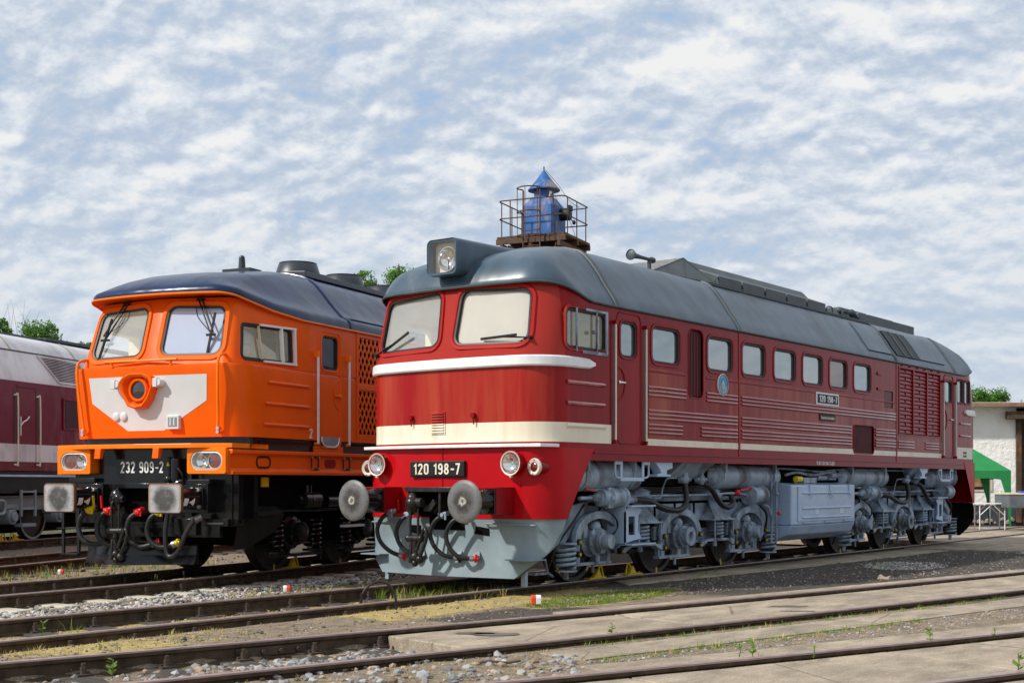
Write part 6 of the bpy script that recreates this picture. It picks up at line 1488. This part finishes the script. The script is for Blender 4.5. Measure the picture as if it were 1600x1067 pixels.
for i in range(900):
    t = random.uniform(-6, 5); x, y = track_e(t, random.uniform(-3, 2.6)); sp.append((x, y, random.uniform(.012, .04), tone(random.choice(('dark', 'mixed')))))
stones('gravel', sp, 'grit and small gravel scattered over the dark yard ground', 7)

# ================================================================== grass and weeds
def blades(name, spots, mats, label, seed=2):
    rnd = random.Random(seed); b = MB()
    for x, y, h, k, mi in spots:
        z = gz(x, y)-.01
        for _ in range(k):
            a = rnd.uniform(0, 6.3); r = rnd.uniform(0, .05); hh = h*rnd.uniform(.45, 1.15); w = .0022+.007*hh; lean = rnd.uniform(.1, 1.1)*hh
            bx, by = x+r*cos(a), y+r*sin(a); ca, sa = cos(a+1.57)*w, sin(a+1.57)*w
            p1 = (bx+cos(a)*lean*.3, by+sin(a)*lean*.3, z+hh*.6); p2 = (bx+cos(a)*lean, by+sin(a)*lean, z+hh)
            b.add([(bx-ca, by-sa, z), (bx+ca, by+sa, z), (p1[0]+ca*.7, p1[1]+sa*.7, p1[2]), (p1[0]-ca*.7, p1[1]-sa*.7, p1[2]), p2], [(0, 1, 2, 3), (3, 2, 4)], mi)
    o = b.build(name, mats, None, fixn=False); return tag(o, label, 'grass', kind='stuff')
sp = []
def sow(n, fn, h0, h1, k, mi):
    for _ in range(n):
        q = fn()
        if q: sp.append((q[0], q[1], random.uniform(h0, h1), k, mi() if callable(mi) else mi))
R_ = random.uniform
dg_ = lambda: 1 if random.random() < .72 else 0
sow(520, lambda: (R_(-.68, .66) if random.random() < .5 else R_(-.68, -.3), R_(-7, 2.2)), .01, .055, 7, lambda: 1 if random.random() < .85 else 0)                       # between the rails of the red track
def patch():
    a = R_(0, 6.3); r = sqrt(random.random()); return (1.95+.42*r*cos(a), 1.35+1.55*r*sin(a))
sow(1300, patch, .015, .05, 7, lambda: 0 if random.random() < .72 else 1)
sow(700, lambda: (R_(.85, 1.9), R_(-2.6, 2.4)), .012, .035, 6, lambda: 1 if random.random() < .85 else 0)
sow(240, lambda: (R_(-1.0, .9), R_(.1, 1.6)), .06, .22, 7, lambda: 0 if random.random() < .6 else 1)   # below the plough
sow(160, lambda: (R_(-2.4, -.95), R_(-.8, 2.0)), .04, .14, 6, lambda: 0 if random.random() < .6 else 1)
sow(300, lambda: (R_(.80, 1.6), R_(-7.2, -3.6)), .01, .06, 6, dg_)
sow(900, lambda: (lambda p: (p.x, p.y))(G(R_(0, 860), R_(945, 1040), -.06)), .006, .03, 6, lambda: 1 if random.random() < .9 else 0)
sow(150, lambda: (R_(-8, 1.6), R_(-8, -5.5)), .02, .07, 6, dg_)
sow(500, lambda: track_e(R_(-6, 3), R_(.85, 2.5)), .04, .18, 6, lambda: 0 if random.random() < .55 else 1)
sow(200, lambda: track_o(R_(-5, 1), R_(-1.6, -.85)), .04, .16, 6, lambda: 0 if random.random() < .5 else 1)
sow(140, lambda: track_e(R_(-6, 5), R_(-3.4, -.9)), .04, .12, 6, 0)
sow(500, lambda: (lambda p: (p.x, p.y))(G(R_(85, 330), R_(808, 826), -.15)), .04, .12, 5, 0)        # green strip seen under the engines
sow(260, lambda: track_b(R_(-2.6, 4.2), R_(.80, .98)), .015, .06, 6, lambda: 0 if random.random() < .85 else 1)
sow(230, lambda: track_b(R_(-3.2, 1.2), R_(1.52, 1.68)), .02, .07, 6, lambda: 0 if random.random() < .75 else 1)
sow(90, lambda: track_b(R_(-1, 6), R_(-.79, -.73)), .015, .05, 5, 0)
sow(70, lambda: track_c(R_(-4, 1), random.choice((-.79, -.71))), .015, .06, 5, 0)
sow(200, lambda: (lambda p: (p.x, p.y))(G(R_(300, 860), R_(1015, 1067), -.06)), .015, .05, 6, dg_)
sow(70, lambda: (lambda p: (p.x, p.y))(G(R_(1000, 1150), R_(893, 905), -.05)), .03, .12, 5, lambda: 0 if random.random() < .7 else 1)
sow(60, lambda: (lambda p: (p.x, p.y))(G(R_(1355, 1395), R_(878, 886), -.05)), .02, .06, 5, 0)
sow(60, lambda: (R_(.72, .9), R_(3, 14)), .02, .06, 5, 0)
sow(700, lambda: (lambda p: (p.x, p.y))(G(R_(1500, 1640), R_(814, 824), -.05)), .03, .09, 5, lambda: 0 if random.random() < .8 else 1)
for px, py, h in ((240, 903, .22), (237, 905, .20), (283, 860, .2), (150, 865, .22), (175, 863, .2), (110, 985, .2), (120, 990, .24), (1030, 880, .15), (1185, 1040, .1)):
    p = G(px, py+8, -.15); sp.append((p.x, p.y, h, 5, 0))
blades('grass', sp, [M['grass'], M['dry']], 'green and dry yellow grass growing between and beside the rails')
def weed(px, py, z, h, nl, label):
    p = G(px, py, z); b = MB(); rnd = random.Random(int(px)); b.tube([(0, 0, 0), (.01, 0, h*.6), (.0, .01, h)], .004, 5)
    for k in range(nl):
        a = rnd.uniform(0, 6.3); zz = h*rnd.uniform(.15, 1); L = h*rnd.uniform(.35, .6)*(1.1-zz/h*.4); w = L*.32; d = Vector((cos(a), sin(a), rnd.uniform(.1, .7))); s = Vector((-sin(a), cos(a), 0)); o = Vector((0, 0, zz))
        b.add([o, o+d*L*.45+s*w, o+d*L, o+d*L*.45-s*w+Vector((0, 0, -.1*w))], [(0, 1, 2), (0, 2, 3)])
    o = b.build('weed', M['grass'], None, fixn=False); o.location = (p.x, p.y, p.z-.01); tag(o, label, 'weed', 'leafy weeds sprouting along the rails')
weed(1452, 1003, -.02, .12, 9, 'purple tipped weed standing tallest beside the nearest rail'); weed(1271, 1025, -.02, .08, 7, 'broad leaved weed on the left part of the nearest rail'); weed(1553, 994, -.02, .08, 12, 'bushy weed by the nearest rail at the right edge'); weed(1155, 1024, -.02, .08, 8, 'small weed on the pale slab just above the nearest rail'); weed(955, 993, -.03, .12, 16, 'bushy weed at the near end of the weedy slab gap'); weed(66, 994, -.12, .14, 12, 'pale weed left of the concrete sleepers'); weed(175, 1058, -.1, .14, 14, 'green weed beside the rail bolts at bottom left'); weed(1590, 1050, -.02, .14, 10, 'yellow flowering weed in the bottom right corner'); weed(1175, 1028, -.02, .14, 8, 'thin yellow flowered weed on the pale slab')

# ================================================================== small things on the ground
def chock(x, y, rz, label):
    b = MB(); b.box(-.20, .20, -.045, .045, 0, .02); b.prism([(-.10, .02), (.12, .02), (.10, .05), (.05, .13), (.03, .13), (-.03, .05)], 'y', -.03, .03)
    c = thing('wheel_chock', label, 'wheel chock', (x, y, .003), rz, 'yellow wheel chocks set on the rails'); b.build('wedge', M['yellow'], c, .006)
    b = MB(); b.tube([(.06, 0, .10), (.10, 0, .17), (.14, 0, .16), (.19, 0, .02)], .014, 6); b.build('handle', M['yellow'], c); return c
chock(.77, 2.92, pi/2, 'yellow chock behind the front wheel of the red engine'); chock(.77, 3.86, -pi/2, 'yellow chock before the second wheel of the red engine')
x, y = track_o(3.05, .78); chock(x, y, pi/2+TH, 'yellow chock behind the front wheel of the orange engine')
x, y = track_p(-.70, .76); chock(x, y, pi/2+TH, 'yellow chock behind the left visible burgundy engine wheel'); x, y = track_p(-.1, .76); chock(x, y, -pi/2+TH, 'yellow chock before the right visible burgundy engine wheel')
def marker(px, py, z, s, rz, label):
    p = G(px, py, z); c = thing('marker_stub', label, 'marker', (p.x, p.y, p.z), rz, 'red and white marker stubs on the ground')
    b = MB(); P = [(-.06, 0), (.06, 0), (.06, .10), (.045, .135), (.015, .15), (-.015, .15), (-.045, .135), (-.06, .10)]; b.prism([(a*s, q*s) for a, q in P], 'x', -.01*s, .075*s); b.build('white_end', M['white'], c, .004)
    b = MB(); b.prism([(a*s, q*s) for a, q in P], 'x', -.085*s, -.012*s); b.build('red_end', mat('marker_red', (.75, .06, .02), .5), c, .004)
    b = MB(); b.cyl((.074*s, .02*s, .075*s), (.079*s, .02*s, .075*s), .014*s, n=10); b.build('bolt_hole', M['blackm'], c)
marker(838, 943, -.055, .66, YAW+.1, 'tilted red and white marker stub right of the plough on bare soil'); marker(448, 924, -.14, .55, YAW+pi, 'small red and white marker stub on grey ballast between two tracks'); marker(95, 897, -.13, .52, YAW+pi, 'red and white marker stub in grass at the far left')
p = G(573, 950, -.06); b = MB(); b.tube(spline([(-.06, 0, 0), (-.05, 0, .14), (.02, .02, .24), (.13, .04, .28), (.24, .05, .24), (.30, .06, .12), (.31, .06, -.05)], 6), .014, 8); b.bar((-.07, -.01, -.02), (-.06, -.01, .16), .035, .02)
o = b.build('bent_pipe', M['grease'], None); o.location = p; o.rotation_euler = (0, 0, YAW); tag(o, 'thin grey pipe bent into an arch beside the rail', 'pipe')
b = MB(); p = G(745, 1036, -.055); b.tube(spline([(0, 0, 0), (.1, .03, .02), (.22, .08, .015), (.3, .14, .03)], 4), .010, 5); o = b.build('stick', M['wood'], None); o.location = p; tag(o, 'dark fallen twig on the mossy ground before the slabs', 'stick')
p = G(1381, 905, -.03); b = MB(); b.prism([(-.09, 0), (.08, 0), (.10, .06), (.02, .03), (-.05, .07)], 'y', -.03, .03); o = b.build('stone', M['concrete'], None, .01); o.location = p; tag(o, 'small grey stone lying on the slab strip left of the curved rails', 'stone')

# ================================================================== tower behind the engines
tp = AT(850, 368, 40); TW = thing('sand_tower', 'old blue sand tower with conical cap, rusty railings and plank deck on a pier', 'tower', (tp.x, tp.y, 0), YAW-.42); TW.scale = (.84, .84, 1)
S_ = 40/FPX
b = MB(); b.prism([(-.55, -.5), (.45, -.5), (.45, .5), (-.55, .5)], 'z', -.2, 8.25); b.cyl((.7, .35, 0), (.7, .35, 8.3), .07, n=10); b.build('pier', M['wood'], TW, .02)
b = MB(); zf = 8.42
for k in range(9): b.box(-1.30+k*.29, -1.02+k*.29, -1.25, 1.25, zf+.12, zf+.19+.004*(k % 3))
b.build('plank_deck', M['wood'], TW, .006)
b = MB()
for y in (-1.22, 0, 1.18): b.box(-1.33, 1.33, y-.05, y+.05, zf-.04, zf+.12)
for x in (-1.1, .0, 1.1): b.box(x-.06, x+.06, -1.3, 1.3, zf-.20, zf-.04)
b.bar((-.9, -1.2, zf-.1), (-.3, -.4, zf-1.0), .1); b.bar((1.0, -1.2, zf-.1), (.35, -.4, zf-1.0), .1); b.build('deck_frame', M['rust'], TW, .01)
b = MB(); h = .62; z0 = zf+.19; z1 = z0+.98; z2 = z0+1.17
b.loops([[(x*k, y*k, z) for x, y in ((-.62, -.55), (.50, -.55), (.62, -.43), (.62, .55), (-.62, .55))] for k, z in ((1, z0), (1, z1), (.55, z2+.12))], 0, False, True, True, True)
b.build('hopper', M['bluep'], TW, .01)
b = MB(); b.lathe([(.36, 0), (.36, .42)], (0, 0, z2-.02), (0, 0, 1), 28); b.build('neck', M['bluep'], TW)
b = MB(); zc = z2+.36; b.lathe([(.30, .01), (.58, -.03), (.585, .0), (.30, .28), (.04, .58), (.02, .60)], (0, 0, zc), (0, 0, 1), 32); b.build('cap', M['bluep'], TW, smooth_angle=25)
b = MB(); b.tube([(0, .02*0+.05*cos(a), zc+.66+.05*sin(a)) for a in [2*pi*i/14 for i in range(14)]], .012, 6, 0, True); b.build('ring', M['rust'], TW)
b = MB(); b.cyl((.62, .1, z0+.75), (.98, .1, z0+.75), .19, n=18); b.box(.95, 1.02, -.05, .25, z0+.85, z0+1.0); b.sphere((1.2, -.1, z0+.45), .07); b.bar((1.0, 0, z0+.6), (1.2, -.1, z0+.45), .03); b.build('motor', M['blackm'], TW)
b = MB(); b.sphere((.34, -.22, z2+.22), .06, 8); b.cyl((.34, -.3, z2+.1), (.36, -.3, z2+.24), .03, n=8); b.build('lamp', M['white'], TW)
b = MB(); q = [(-1.27, -1.2), (1.27, -1.2), (1.27, 1.2), (-1.27, 1.2)]
for z in (z0+.55, z0+1.08):
    P = rrect(-1.27, 1.27, -1.2, 1.2, .18); b.tube([(x, y, z) for x, y in P], .020, 6, 0, True)
for x, y in ((-1.27, -.9), (-1.27, .9), (1.27, -.9), (1.27, .9), (-.8, -1.2), (.85, -1.2), (-.8, 1.2), (.8, 1.2), (1.27, 0), (-1.27, 0)): b.tube([(x, y, z0-.1), (x, y, z0+1.08)], .02, 6)
b.build('railing', M['rust'], TW)
b = MB()
for x in (-.20, .44): b.bar((x, -1.42, 4.6), (x, -1.42, z0+1.28), .05, .04)
for k in range(18): b.cyl((-.20, -1.42, 4.8+k*.23), (.44, -1.42, 4.8+k*.23), .016, n=6)
for z in (z0-.1, z0+1.30, z0+.6): b.tube(spline([(-.20, -1.42, z), (-.30, -1.75, z), (.12, -2.0, z), (.54, -1.75, z), (.44, -1.42, z)], 5), .02, 6)
for x in (-.26, .12, .50): b.tube([(x, -1.80 if x != .12 else -2.0, z0-.1), (x, -1.80 if x != .12 else -2.0, z0+1.30)], .014, 5)
b.build('ladder', M['rust'], TW)
b = MB(); b.tube(spline([(.05, 0, zc+.6), (.5, .1, zc+.15), (.9, .2, zc-.35), (1.25, .3, z0+.95)], 6), .008, 5); b.tube(spline([(.4, 0, z2+.2), (.6, .1, z2-.15), (.66, .1, z0+.9)], 5), .007, 5); b.tube(spline([(.7, .1, z0+.9), (.95, .2, z0+.5), (1.2, .1, z0+.0)], 5), .008, 5); b.build('cable', M['rubber'], TW)

# ================================================================== shed, tent, table, wagon on the right
rv = Vector((cos(YAW), sin(YAW), 0)); fv = Vector((-sin(YAW), cos(YAW), 0))
p0 = AT(1588, 815, 42); BL = thing('shed', 'low white plastered shed with dark timber bay and overhanging flat roof', 'building', (p0.x, p0.y, 0), YAW-.06)
b = MB(); b.box(-12, 0, 0, 6, .55, 3.72); b.build('wall', M['plaster'], BL)
b = MB(); b.box(-12, .0, -.04, 6, -.2, .56); b.build('plinth', M['navyb'], BL)
b = MB(); b.box(.0, 8, .9, 6, -.2, 3.6); b.build('timber_wall', M['wood'], BL)
b = MB(); b.bar((.06, -.02, 0), (.06, -.02, 3.5), .16); b.bar((.3, .85, 0), (.3, .85, 3.5), .16); b.bar((-1.3, -.15, 3.36), (4, -.15, 3.36), .26, .26) if False else b.bar((-.40, -.3, 3.40), (6, -.3, 3.40), .26, .24); b.bar((.06, -.1, 3.45), (.06, 3, 3.45), .2); b.build('timber_post', M['wood'], BL, .01)
b = MB(); b.box(-12.5, 8, -.55, 6.5, 3.70, 3.80); b.build('roof', mat('pale_roof_sheet', (.60, .57, .52), .8, var=.2), BL, .01)
b = MB(); b.box(-12.5, 8, -.58, -.553, 3.66, 3.79)
b.build('fascia', mat('brown_fascia', (.25, .15, .10), .7, var=.3), BL, .006)
b = MB(); b.box(-3.2, -.75, -.03, .02, .98, 1.74); b.build('notice_board', M['beige'], BL, .01)
nb = bpy.data.objects['notice_board']
b = MB(); b.box(-3.08, -.87, -.04, -.03, 1.06, 1.66); b.build('dark_panel', M['blackm'], nb)
b = MB(); b.box(-2.3, -1.65, -.05, -.041, 1.20, 1.58); b.box(-1.5, -1.0, -.05, -.041, 1.14, 1.5); b.build('poster', mat('brown_poster', (.30, .17, .08), .6, var=.5, vs=9), nb)
b = MB(); b.tube(spline([(.75, -.2, 3.05), (.55, -.25, 3.02), (.43, -.28, 2.85), (.43, -.28, 2.4)], 5), .06, 10); b.build('downpipe', M['plow'], BL)
b = MB(); b.cyl((.43, -.28, .3), (.43, -.28, 2.45), .055, n=14)
sp_ = b.build('striped_post', M['white'], BL)
b = MB()
for k in range(8):
    z = .5+k*.25; b.loops([[(.43+.057*cos(a), -.28+.057*sin(a), z+.10*(a/(2*pi))+o) for a in [2*pi*i/16 for i in range(17)]] for o in (0, .11)], 0, True, False)
b.build('black_stripe', M['blackm'], sp_)
b = MB()
for i in range(60): x = -6+i*.1; b.sphere((x+R_(-.05, .05), -.1+R_(-.2, .05), R_(.0, .12)), R_(.04, .09), 6)
rb_ = b.build('rubble', M['concrete'], None); rb_.location = BL.location; rb_.rotation_euler = BL.rotation_euler; tag(rb_, 'pale rubble and debris along the foot of the white shed', 'rubble', kind='stuff')
tt = AT(1545, 800, 38); TN = thing('party_tent', 'small green pavilion tent with pointed roof beside the white shed', 'tent', (tt.x, tt.y, 0), YAW-.12)
b = MB(); W = 1.25; ax = -.6
q = [(-1.9, -.05, 1.62), (.62, -.0, 1.62), (.62, 2.5, 1.62), (-1.9, 2.5, 1.62)]; ap_ = (-.64, 1.2, 2.55)
b.add(q+[ap_], [(0, 1, 4), (1, 2, 4), (2, 3, 4), (3, 0, 4)]); b.build('canopy', M['tent'], TN)
for name, (i, j) in (('front', (0, 1)), ('side', (1, 2)), ('side', (3, 0))):
    a, c = Vector(q[i]), Vector(q[j]); b = MB(); n_p = 12; L0 = [a.lerp(c, k/n_p) for k in range(n_p+1)]
    b.loops([[p for p in L0], [p+Vector((0, 0, -.24-.02*sin(k*1.3))) for k, p in enumerate(L0)]], 0, False, False); b.build('valance', M['tent'], TN)
for x, y in ((.62, .0), (.62, 2.5), (-1.9, 0)):
    b = MB(); b.loops([[(x-.30, y, 1.40), (x, y, 1.40), (x, y+.3, 1.40)], [(x-.12, y, .8), (x, y, .8), (x, y+.1, .8)], [(x-.05, y, .0), (x, y, .0), (x, y+.04, .0)]], 0, False, False); b.build('corner_drape', M['tent'], TN)
b = MB()
for x, y in ((.6, .04), (.6, 2.46), (-1.86, .04)): b.cyl((x, y, 0), (x, y, 1.62), .02, n=8)
b.build('leg', M['alu'], TN)
t0 = AT(1545, 785, 36); TB = thing('folding_table', 'long pale folding table with thin metal legs before the green tent', 'table', (t0.x, t0.y, 0), YAW-.1)
b = MB(); b.box(-1.6, .45, -.3, .35, .69, .72); b.build('table_top', M['white'], TB, .004)
for x, s in ((.36, -1), (-.3, 1)):
    for y in (-.25, .3):
        b = MB(); b.tube([(x, y, 0), (x, y, .69)], .017, 6); b.tube([(x, y, .38), (x+s*.32, y, .68)], .012, 6); b.build('leg', M['alu'], TB)
w0 = AT(1590, 790, 35); WG = thing('flat_wagon', 'grey flat trolley wagon at the right edge with planks on top', 'wagon', (w0.x, w0.y, 0), YAW-.15)
b = MB(); b.box(-.28, 3, -.3, 1.5, .60, .95); b.build('frame', mat('wagon_grey', (.10, .115, .13), .6), WG, .02)
b = MB(); b.box(-.30, 3, -.32, 1.5, .955, 1.0); b.build('planks', M['beige'], WG, .006)
b = MB(); b.box(.02, .5, -.25, .1, 1.0, 1.05); tag(b.build('tarpaulin', M['stone_w'], WG, .01), 'blue folded sheet on the planks')
for x in (.35, 2.2):
    b = MB(); b.lathe([(.05, 0), (.24, .01), (.25, .03), (.22, .09), (.05, .1)], (x, -.2, .25), (0, 1, 0), 24); b.build('wheel', M['wheel'], WG)
b = MB(); p = AT(1560, 817, 37.5); b.box(-.4, .25, -.15, .15, 0, .03); o = b.build('board', M['tankgrey'], None, .006); o.location = (p.x, p.y, -.045); o.rotation_euler = (0, 0, YAW); tag(o, 'light blue board lying flat on grass near the table', 'board')

# ================================================================== trees
def tree(px, py_top, depth, width_px, h_crown_px, n, seed, lf, label, name='tree', dens=1.0, clump=14):
    rnd = random.Random(seed); top = AT(px, py_top, depth); k = depth/FPX
    Wd = width_px*k; Hc = h_crown_px*k; H = top.z; base = Vector((top.x, top.y, 0))
    n = int(n*2.2)
    T = thing(name, label, 'tree', base, rnd.uniform(0, 6), 'trees beyond the engines')
    zc = H-Hc/2
    b = MB(); r0 = .10+H*.018; b.tube(spline([(0, 0, -.2), (.1*r0, 0, H*.3), (-.2*r0, .1, H*.6), (0, 0, zc+Hc*.05)], 4), [r0*(1-.85*i/12) for i in range(13)], 8)
    tips = []
    for i in range(9):
        a = rnd.uniform(0, 6.3); z0 = zc+Hc*rnd.uniform(-.5, .2); e = Vector((cos(a)*Wd*.42*rnd.uniform(.5, 1), sin(a)*Wd*.42*rnd.uniform(.5, 1), z0+Hc*rnd.uniform(.08, .25)))
        b.tube(spline([(0, 0, z0), e*.5+Vector((0, 0, z0*.45)), e], 3), [r0*.35*(1-.8*j/6) for j in range(7)], 5); tips.append(e)
    b.build('trunk', M['trunk'], T)
    b = MB(); cl = []
    for i in range(clump*3):
        while True:
            p = Vector((rnd.uniform(-1, 1), rnd.uniform(-1, 1), rnd.uniform(-1, 1)))
            if .25 < p.length < 1: break
        cl.append((Vector((p.x*Wd/2*.86, p.y*Wd/2*.86, zc+p.z*Hc/2*.86)), rnd.uniform(.13, .26)*min(Wd, Hc*1.3)))
    s = max(.12, 3.4*k*dens)
    for i in range(n):
        c, r = rnd.choice(cl); d = Vector((rnd.gauss(0, 1), rnd.gauss(0, 1), rnd.gauss(0, .8))); d = d.normalized()*r*rnd.uniform(.35, 1.05); q = c+d
        u = Vector((rnd.gauss(0, 1), rnd.gauss(0, 1), rnd.gauss(0, .6))).normalized(); v = u.cross(Vector((rnd.gauss(0, 1), rnd.gauss(0, 1), rnd.gauss(0, 1)))).normalized(); L = s*rnd.uniform(.6, 1.3)
        b.add([q-u*L*.5, q+v*L*.32, q+u*L*.5, q-v*L*.32], [(0, 1, 2, 3)], 0 if rnd.random() < .6 else 1)
    b.build('crown', lf, T, fixn=False); return T
LF = [M['leaf'], M['leaf2']]
tree(62, 501, 62, 70, 70, 3200, 1, LF, 'bushy tree above the pale roof of the burgundy engine')
tree(2, 494, 60, 30, 60, 1200, 2, LF, 'tree cut by the left picture edge above the pale roof')
tree(134, 532, 60, 34, 30, 500, 3, LF, 'low treetop peeping over the roof beside the orange cab', dens=.8)
tree(572, 418, 66, 52, 70, 1500, 4, LF, 'thin sparse tree between the orange and the red engine', clump=8)
tree(634, 405, 64, 74, 110, 4200, 5, LF, 'dense green tree just left of the roof lamp')
tree(1528, 602, 95, 60, 60, 3600, 6, LF, 'dark green tree behind the shed roof, next to the red engine')
tree(1556, 609, 110, 64, 60, 4200, 7, LF, 'wide green treetop behind the middle of the shed roof')
tree(1606, 622, 120, 30, 40, 900, 8, LF, 'faint treetop at the right picture edge above the shed roof')
b = MB(); rnd = random.Random(5); p = AT(25, 540, 61)
for i in range(9):
    x = rnd.uniform(-1.0, .9); b.tube(spline([(x, 0, 0), (x+rnd.uniform(-.2, .2), 0, .8), (x+rnd.uniform(-.4, .4), 0, 1.6+rnd.uniform(0, .6))], 4), [.013*(1-.8*i_/8) for i_ in range(9)], 5)
b.tube([(0, 0, -p.z), (0, 0, .3)], .08, 6); b.tube([(-1, 0, 0), (.9, 0, .1)], .02, 5)
o = b.build('bare_tree', M['trunk'], None); o.location = p; o.rotation_euler = (0, 0, YAW); tag(o, 'leafless twigs of a bare tree above the burgundy engine roof', 'tree')
# ------------------------------------------------------------------ camera, light, sky
cd = bpy.data.cameras.new('camera'); cam = bpy.data.objects.new('camera', cd); COL.objects.link(cam)
cam.location = CAM; cam.rotation_euler = (pi/2, 0, YAW); cd.sensor_width = 36; cd.lens = FPX/1600*36; cd.shift_y = 219.7/1600; cd.clip_end = 3000; cd.clip_start = .1
sc.camera = cam
SUN_AZ, SUN_EL = radians(208), radians(40)
sd = bpy.data.lights.new('sun', 'SUN'); so = bpy.data.objects.new('sun', sd); COL.objects.link(so)
sd.energy = 4.3; sd.angle = radians(2.0); sd.color = (1, .945, .86)
d = Vector((sin(SUN_AZ)*cos(SUN_EL), cos(SUN_AZ)*cos(SUN_EL), sin(SUN_EL))); so.rotation_euler = d.to_track_quat('Z', 'Y').to_euler(); so.location = (-5, -20, 20)
w = bpy.data.worlds.new('World'); sc.world = w; w.use_nodes = True; nt = w.node_tree; n = N(nt)
for x in list(nt.nodes): nt.nodes.remove(x)
out = n.node('ShaderNodeOutputWorld'); bg1 = n.node('ShaderNodeBackground'); bg2 = n.node('ShaderNodeBackground')
sky = n.node('ShaderNodeTexSky', sky_type='NISHITA'); sky.sun_disc = False; sky.sun_elevation = SUN_EL; sky.sun_rotation = SUN_AZ; sky.dust_density = 1.2
n.link(sky.outputs[0], bg1.inputs[0]); bg1.inputs[1].default_value = .15
tc = n.node('ShaderNodeTexCoord').outputs['Generated']; x, y, z = n.sep(tc)
den = n.math('ADD', n.math('MULTIPLY', n.math('MAXIMUM', z, 0.0), 1.1), .52)
cb = n.node('ShaderNodeCombineXYZ'); n.link(n.math('DIVIDE', x, den), cb.inputs[0]); n.link(n.math('DIVIDE', y, den), cb.inputs[1])
rot = n.node('ShaderNodeMapping'); n.link(cb.outputs[0], rot.inputs[0]); rot.inputs['Rotation'].default_value = (0, 0, -YAW+.30)
def cl(scale, loc, det=7, ro=.55, ns=2.0, dist=0.0, vor=False):
    m = n.node('ShaderNodeMapping'); n.link(rot.outputs[0], m.inputs[0]); m.inputs['Scale'].default_value = scale; m.inputs['Location'].default_value = loc
    if vor:   # rounded cloudlets: warped cells
        w_ = n.node('ShaderNodeTexNoise'); n.link(m.outputs[0], w_.inputs['Vector']); w_.inputs['Scale'].default_value = ns*1.1; w_.inputs['Detail'].default_value = 5
        a_ = n.node('ShaderNodeVectorMath', operation='MULTIPLY_ADD'); n.link(w_.outputs['Color'], a_.inputs[0]); a_.inputs[1].default_value = (dist/ns,)*3; n.link(m.outputs[0], a_.inputs[2])
        t = n.node('ShaderNodeTexVoronoi', feature='SMOOTH_F1', voronoi_dimensions='2D'); n.link(a_.outputs[0], t.inputs['Vector']); t.inputs['Scale'].default_value = ns; t.inputs['Smoothness'].default_value = .8
        return n.math('SUBTRACT', 1.0, t.outputs['Distance'])
    t = n.node('ShaderNodeTexNoise'); n.link(m.outputs[0], t.inputs['Vector']); t.inputs['Scale'].default_value = ns; t.inputs['Detail'].default_value = det; t.inputs['Roughness'].default_value = ro; t.inputs['Distortion'].default_value = dist
    return t.outputs[0]
def field(dy):
    big = cl((.7, .8, 1), (1.3, .2+dy*.8, 0), 3, .5, 2.4)
    cell = cl((.9, 1, 1), (2.6, 3.1+dy, 0), ns=13.5, dist=1.9, vor=True)
    puff = cl((.85, 1.0, 1), (4.1, 7.7+dy, 0), 9, .62, 11, .2); fine = cl((.9, 1.1, 1), (9.1, 2.7+dy*1.1, 0), 7, .62, 32, .2)
    a = n.math('ADD', n.math('MULTIPLY', puff, .46), n.math('MULTIPLY', big, .46)); return n.math('ADD', n.math('ADD', a, n.math('MULTIPLY', fine, .17)), n.math('MULTIPLY', cell, .17))
dens = field(0.0); up_ = field(.014)
relief = n.math('MULTIPLY', n.math('SUBTRACT', dens, up_), 1.6)
lit = n.math('SUBTRACT', n.math('ADD', dens, relief), .136)
r = n.node('ShaderNodeValToRGB'); e = r.color_ramp.elements; n.link(lit, r.inputs[0])
e[0].position = .26; e[0].color = (.42, .58, .80, 1); e[1].position = .66; e[1].color = (.95, .955, .96, 1)
for p, c in ((.40, (.55, .64, .78, 1)), (.47, (.64, .72, .83, 1)), (.55, (.77, .83, .91, 1))):
    q = e.new(p); q.color = c
lowz = n.ramp(z, .05, .24); colr = n.mix(lowz, n.mix(.72, r.outputs[0], (.64, .73, .83)), r.outputs[0])
n.link(colr, bg2.inputs[0]); bg2.inputs[1].default_value = .92
cov = n.ramp(dens, .33, .41); mx = n.node('ShaderNodeMixShader'); n.link(cov, mx.inputs[0]); n.link(bg1.outputs[0], mx.inputs[1]); n.link(bg2.outputs[0], mx.inputs[2]); n.link(mx.outputs[0], out.inputs[0])
vs = sc.view_settings; vs.view_transform = 'Standard'; vs.look = 'None'; vs.gamma = 1; vs.exposure = 0; vs.use_curve_mapping = False
sc.render.engine = 'CYCLES'; sc.cycles.use_denoising = True; sc.cycles.max_bounces = 8; sc.cycles.transparent_max_bounces = 12
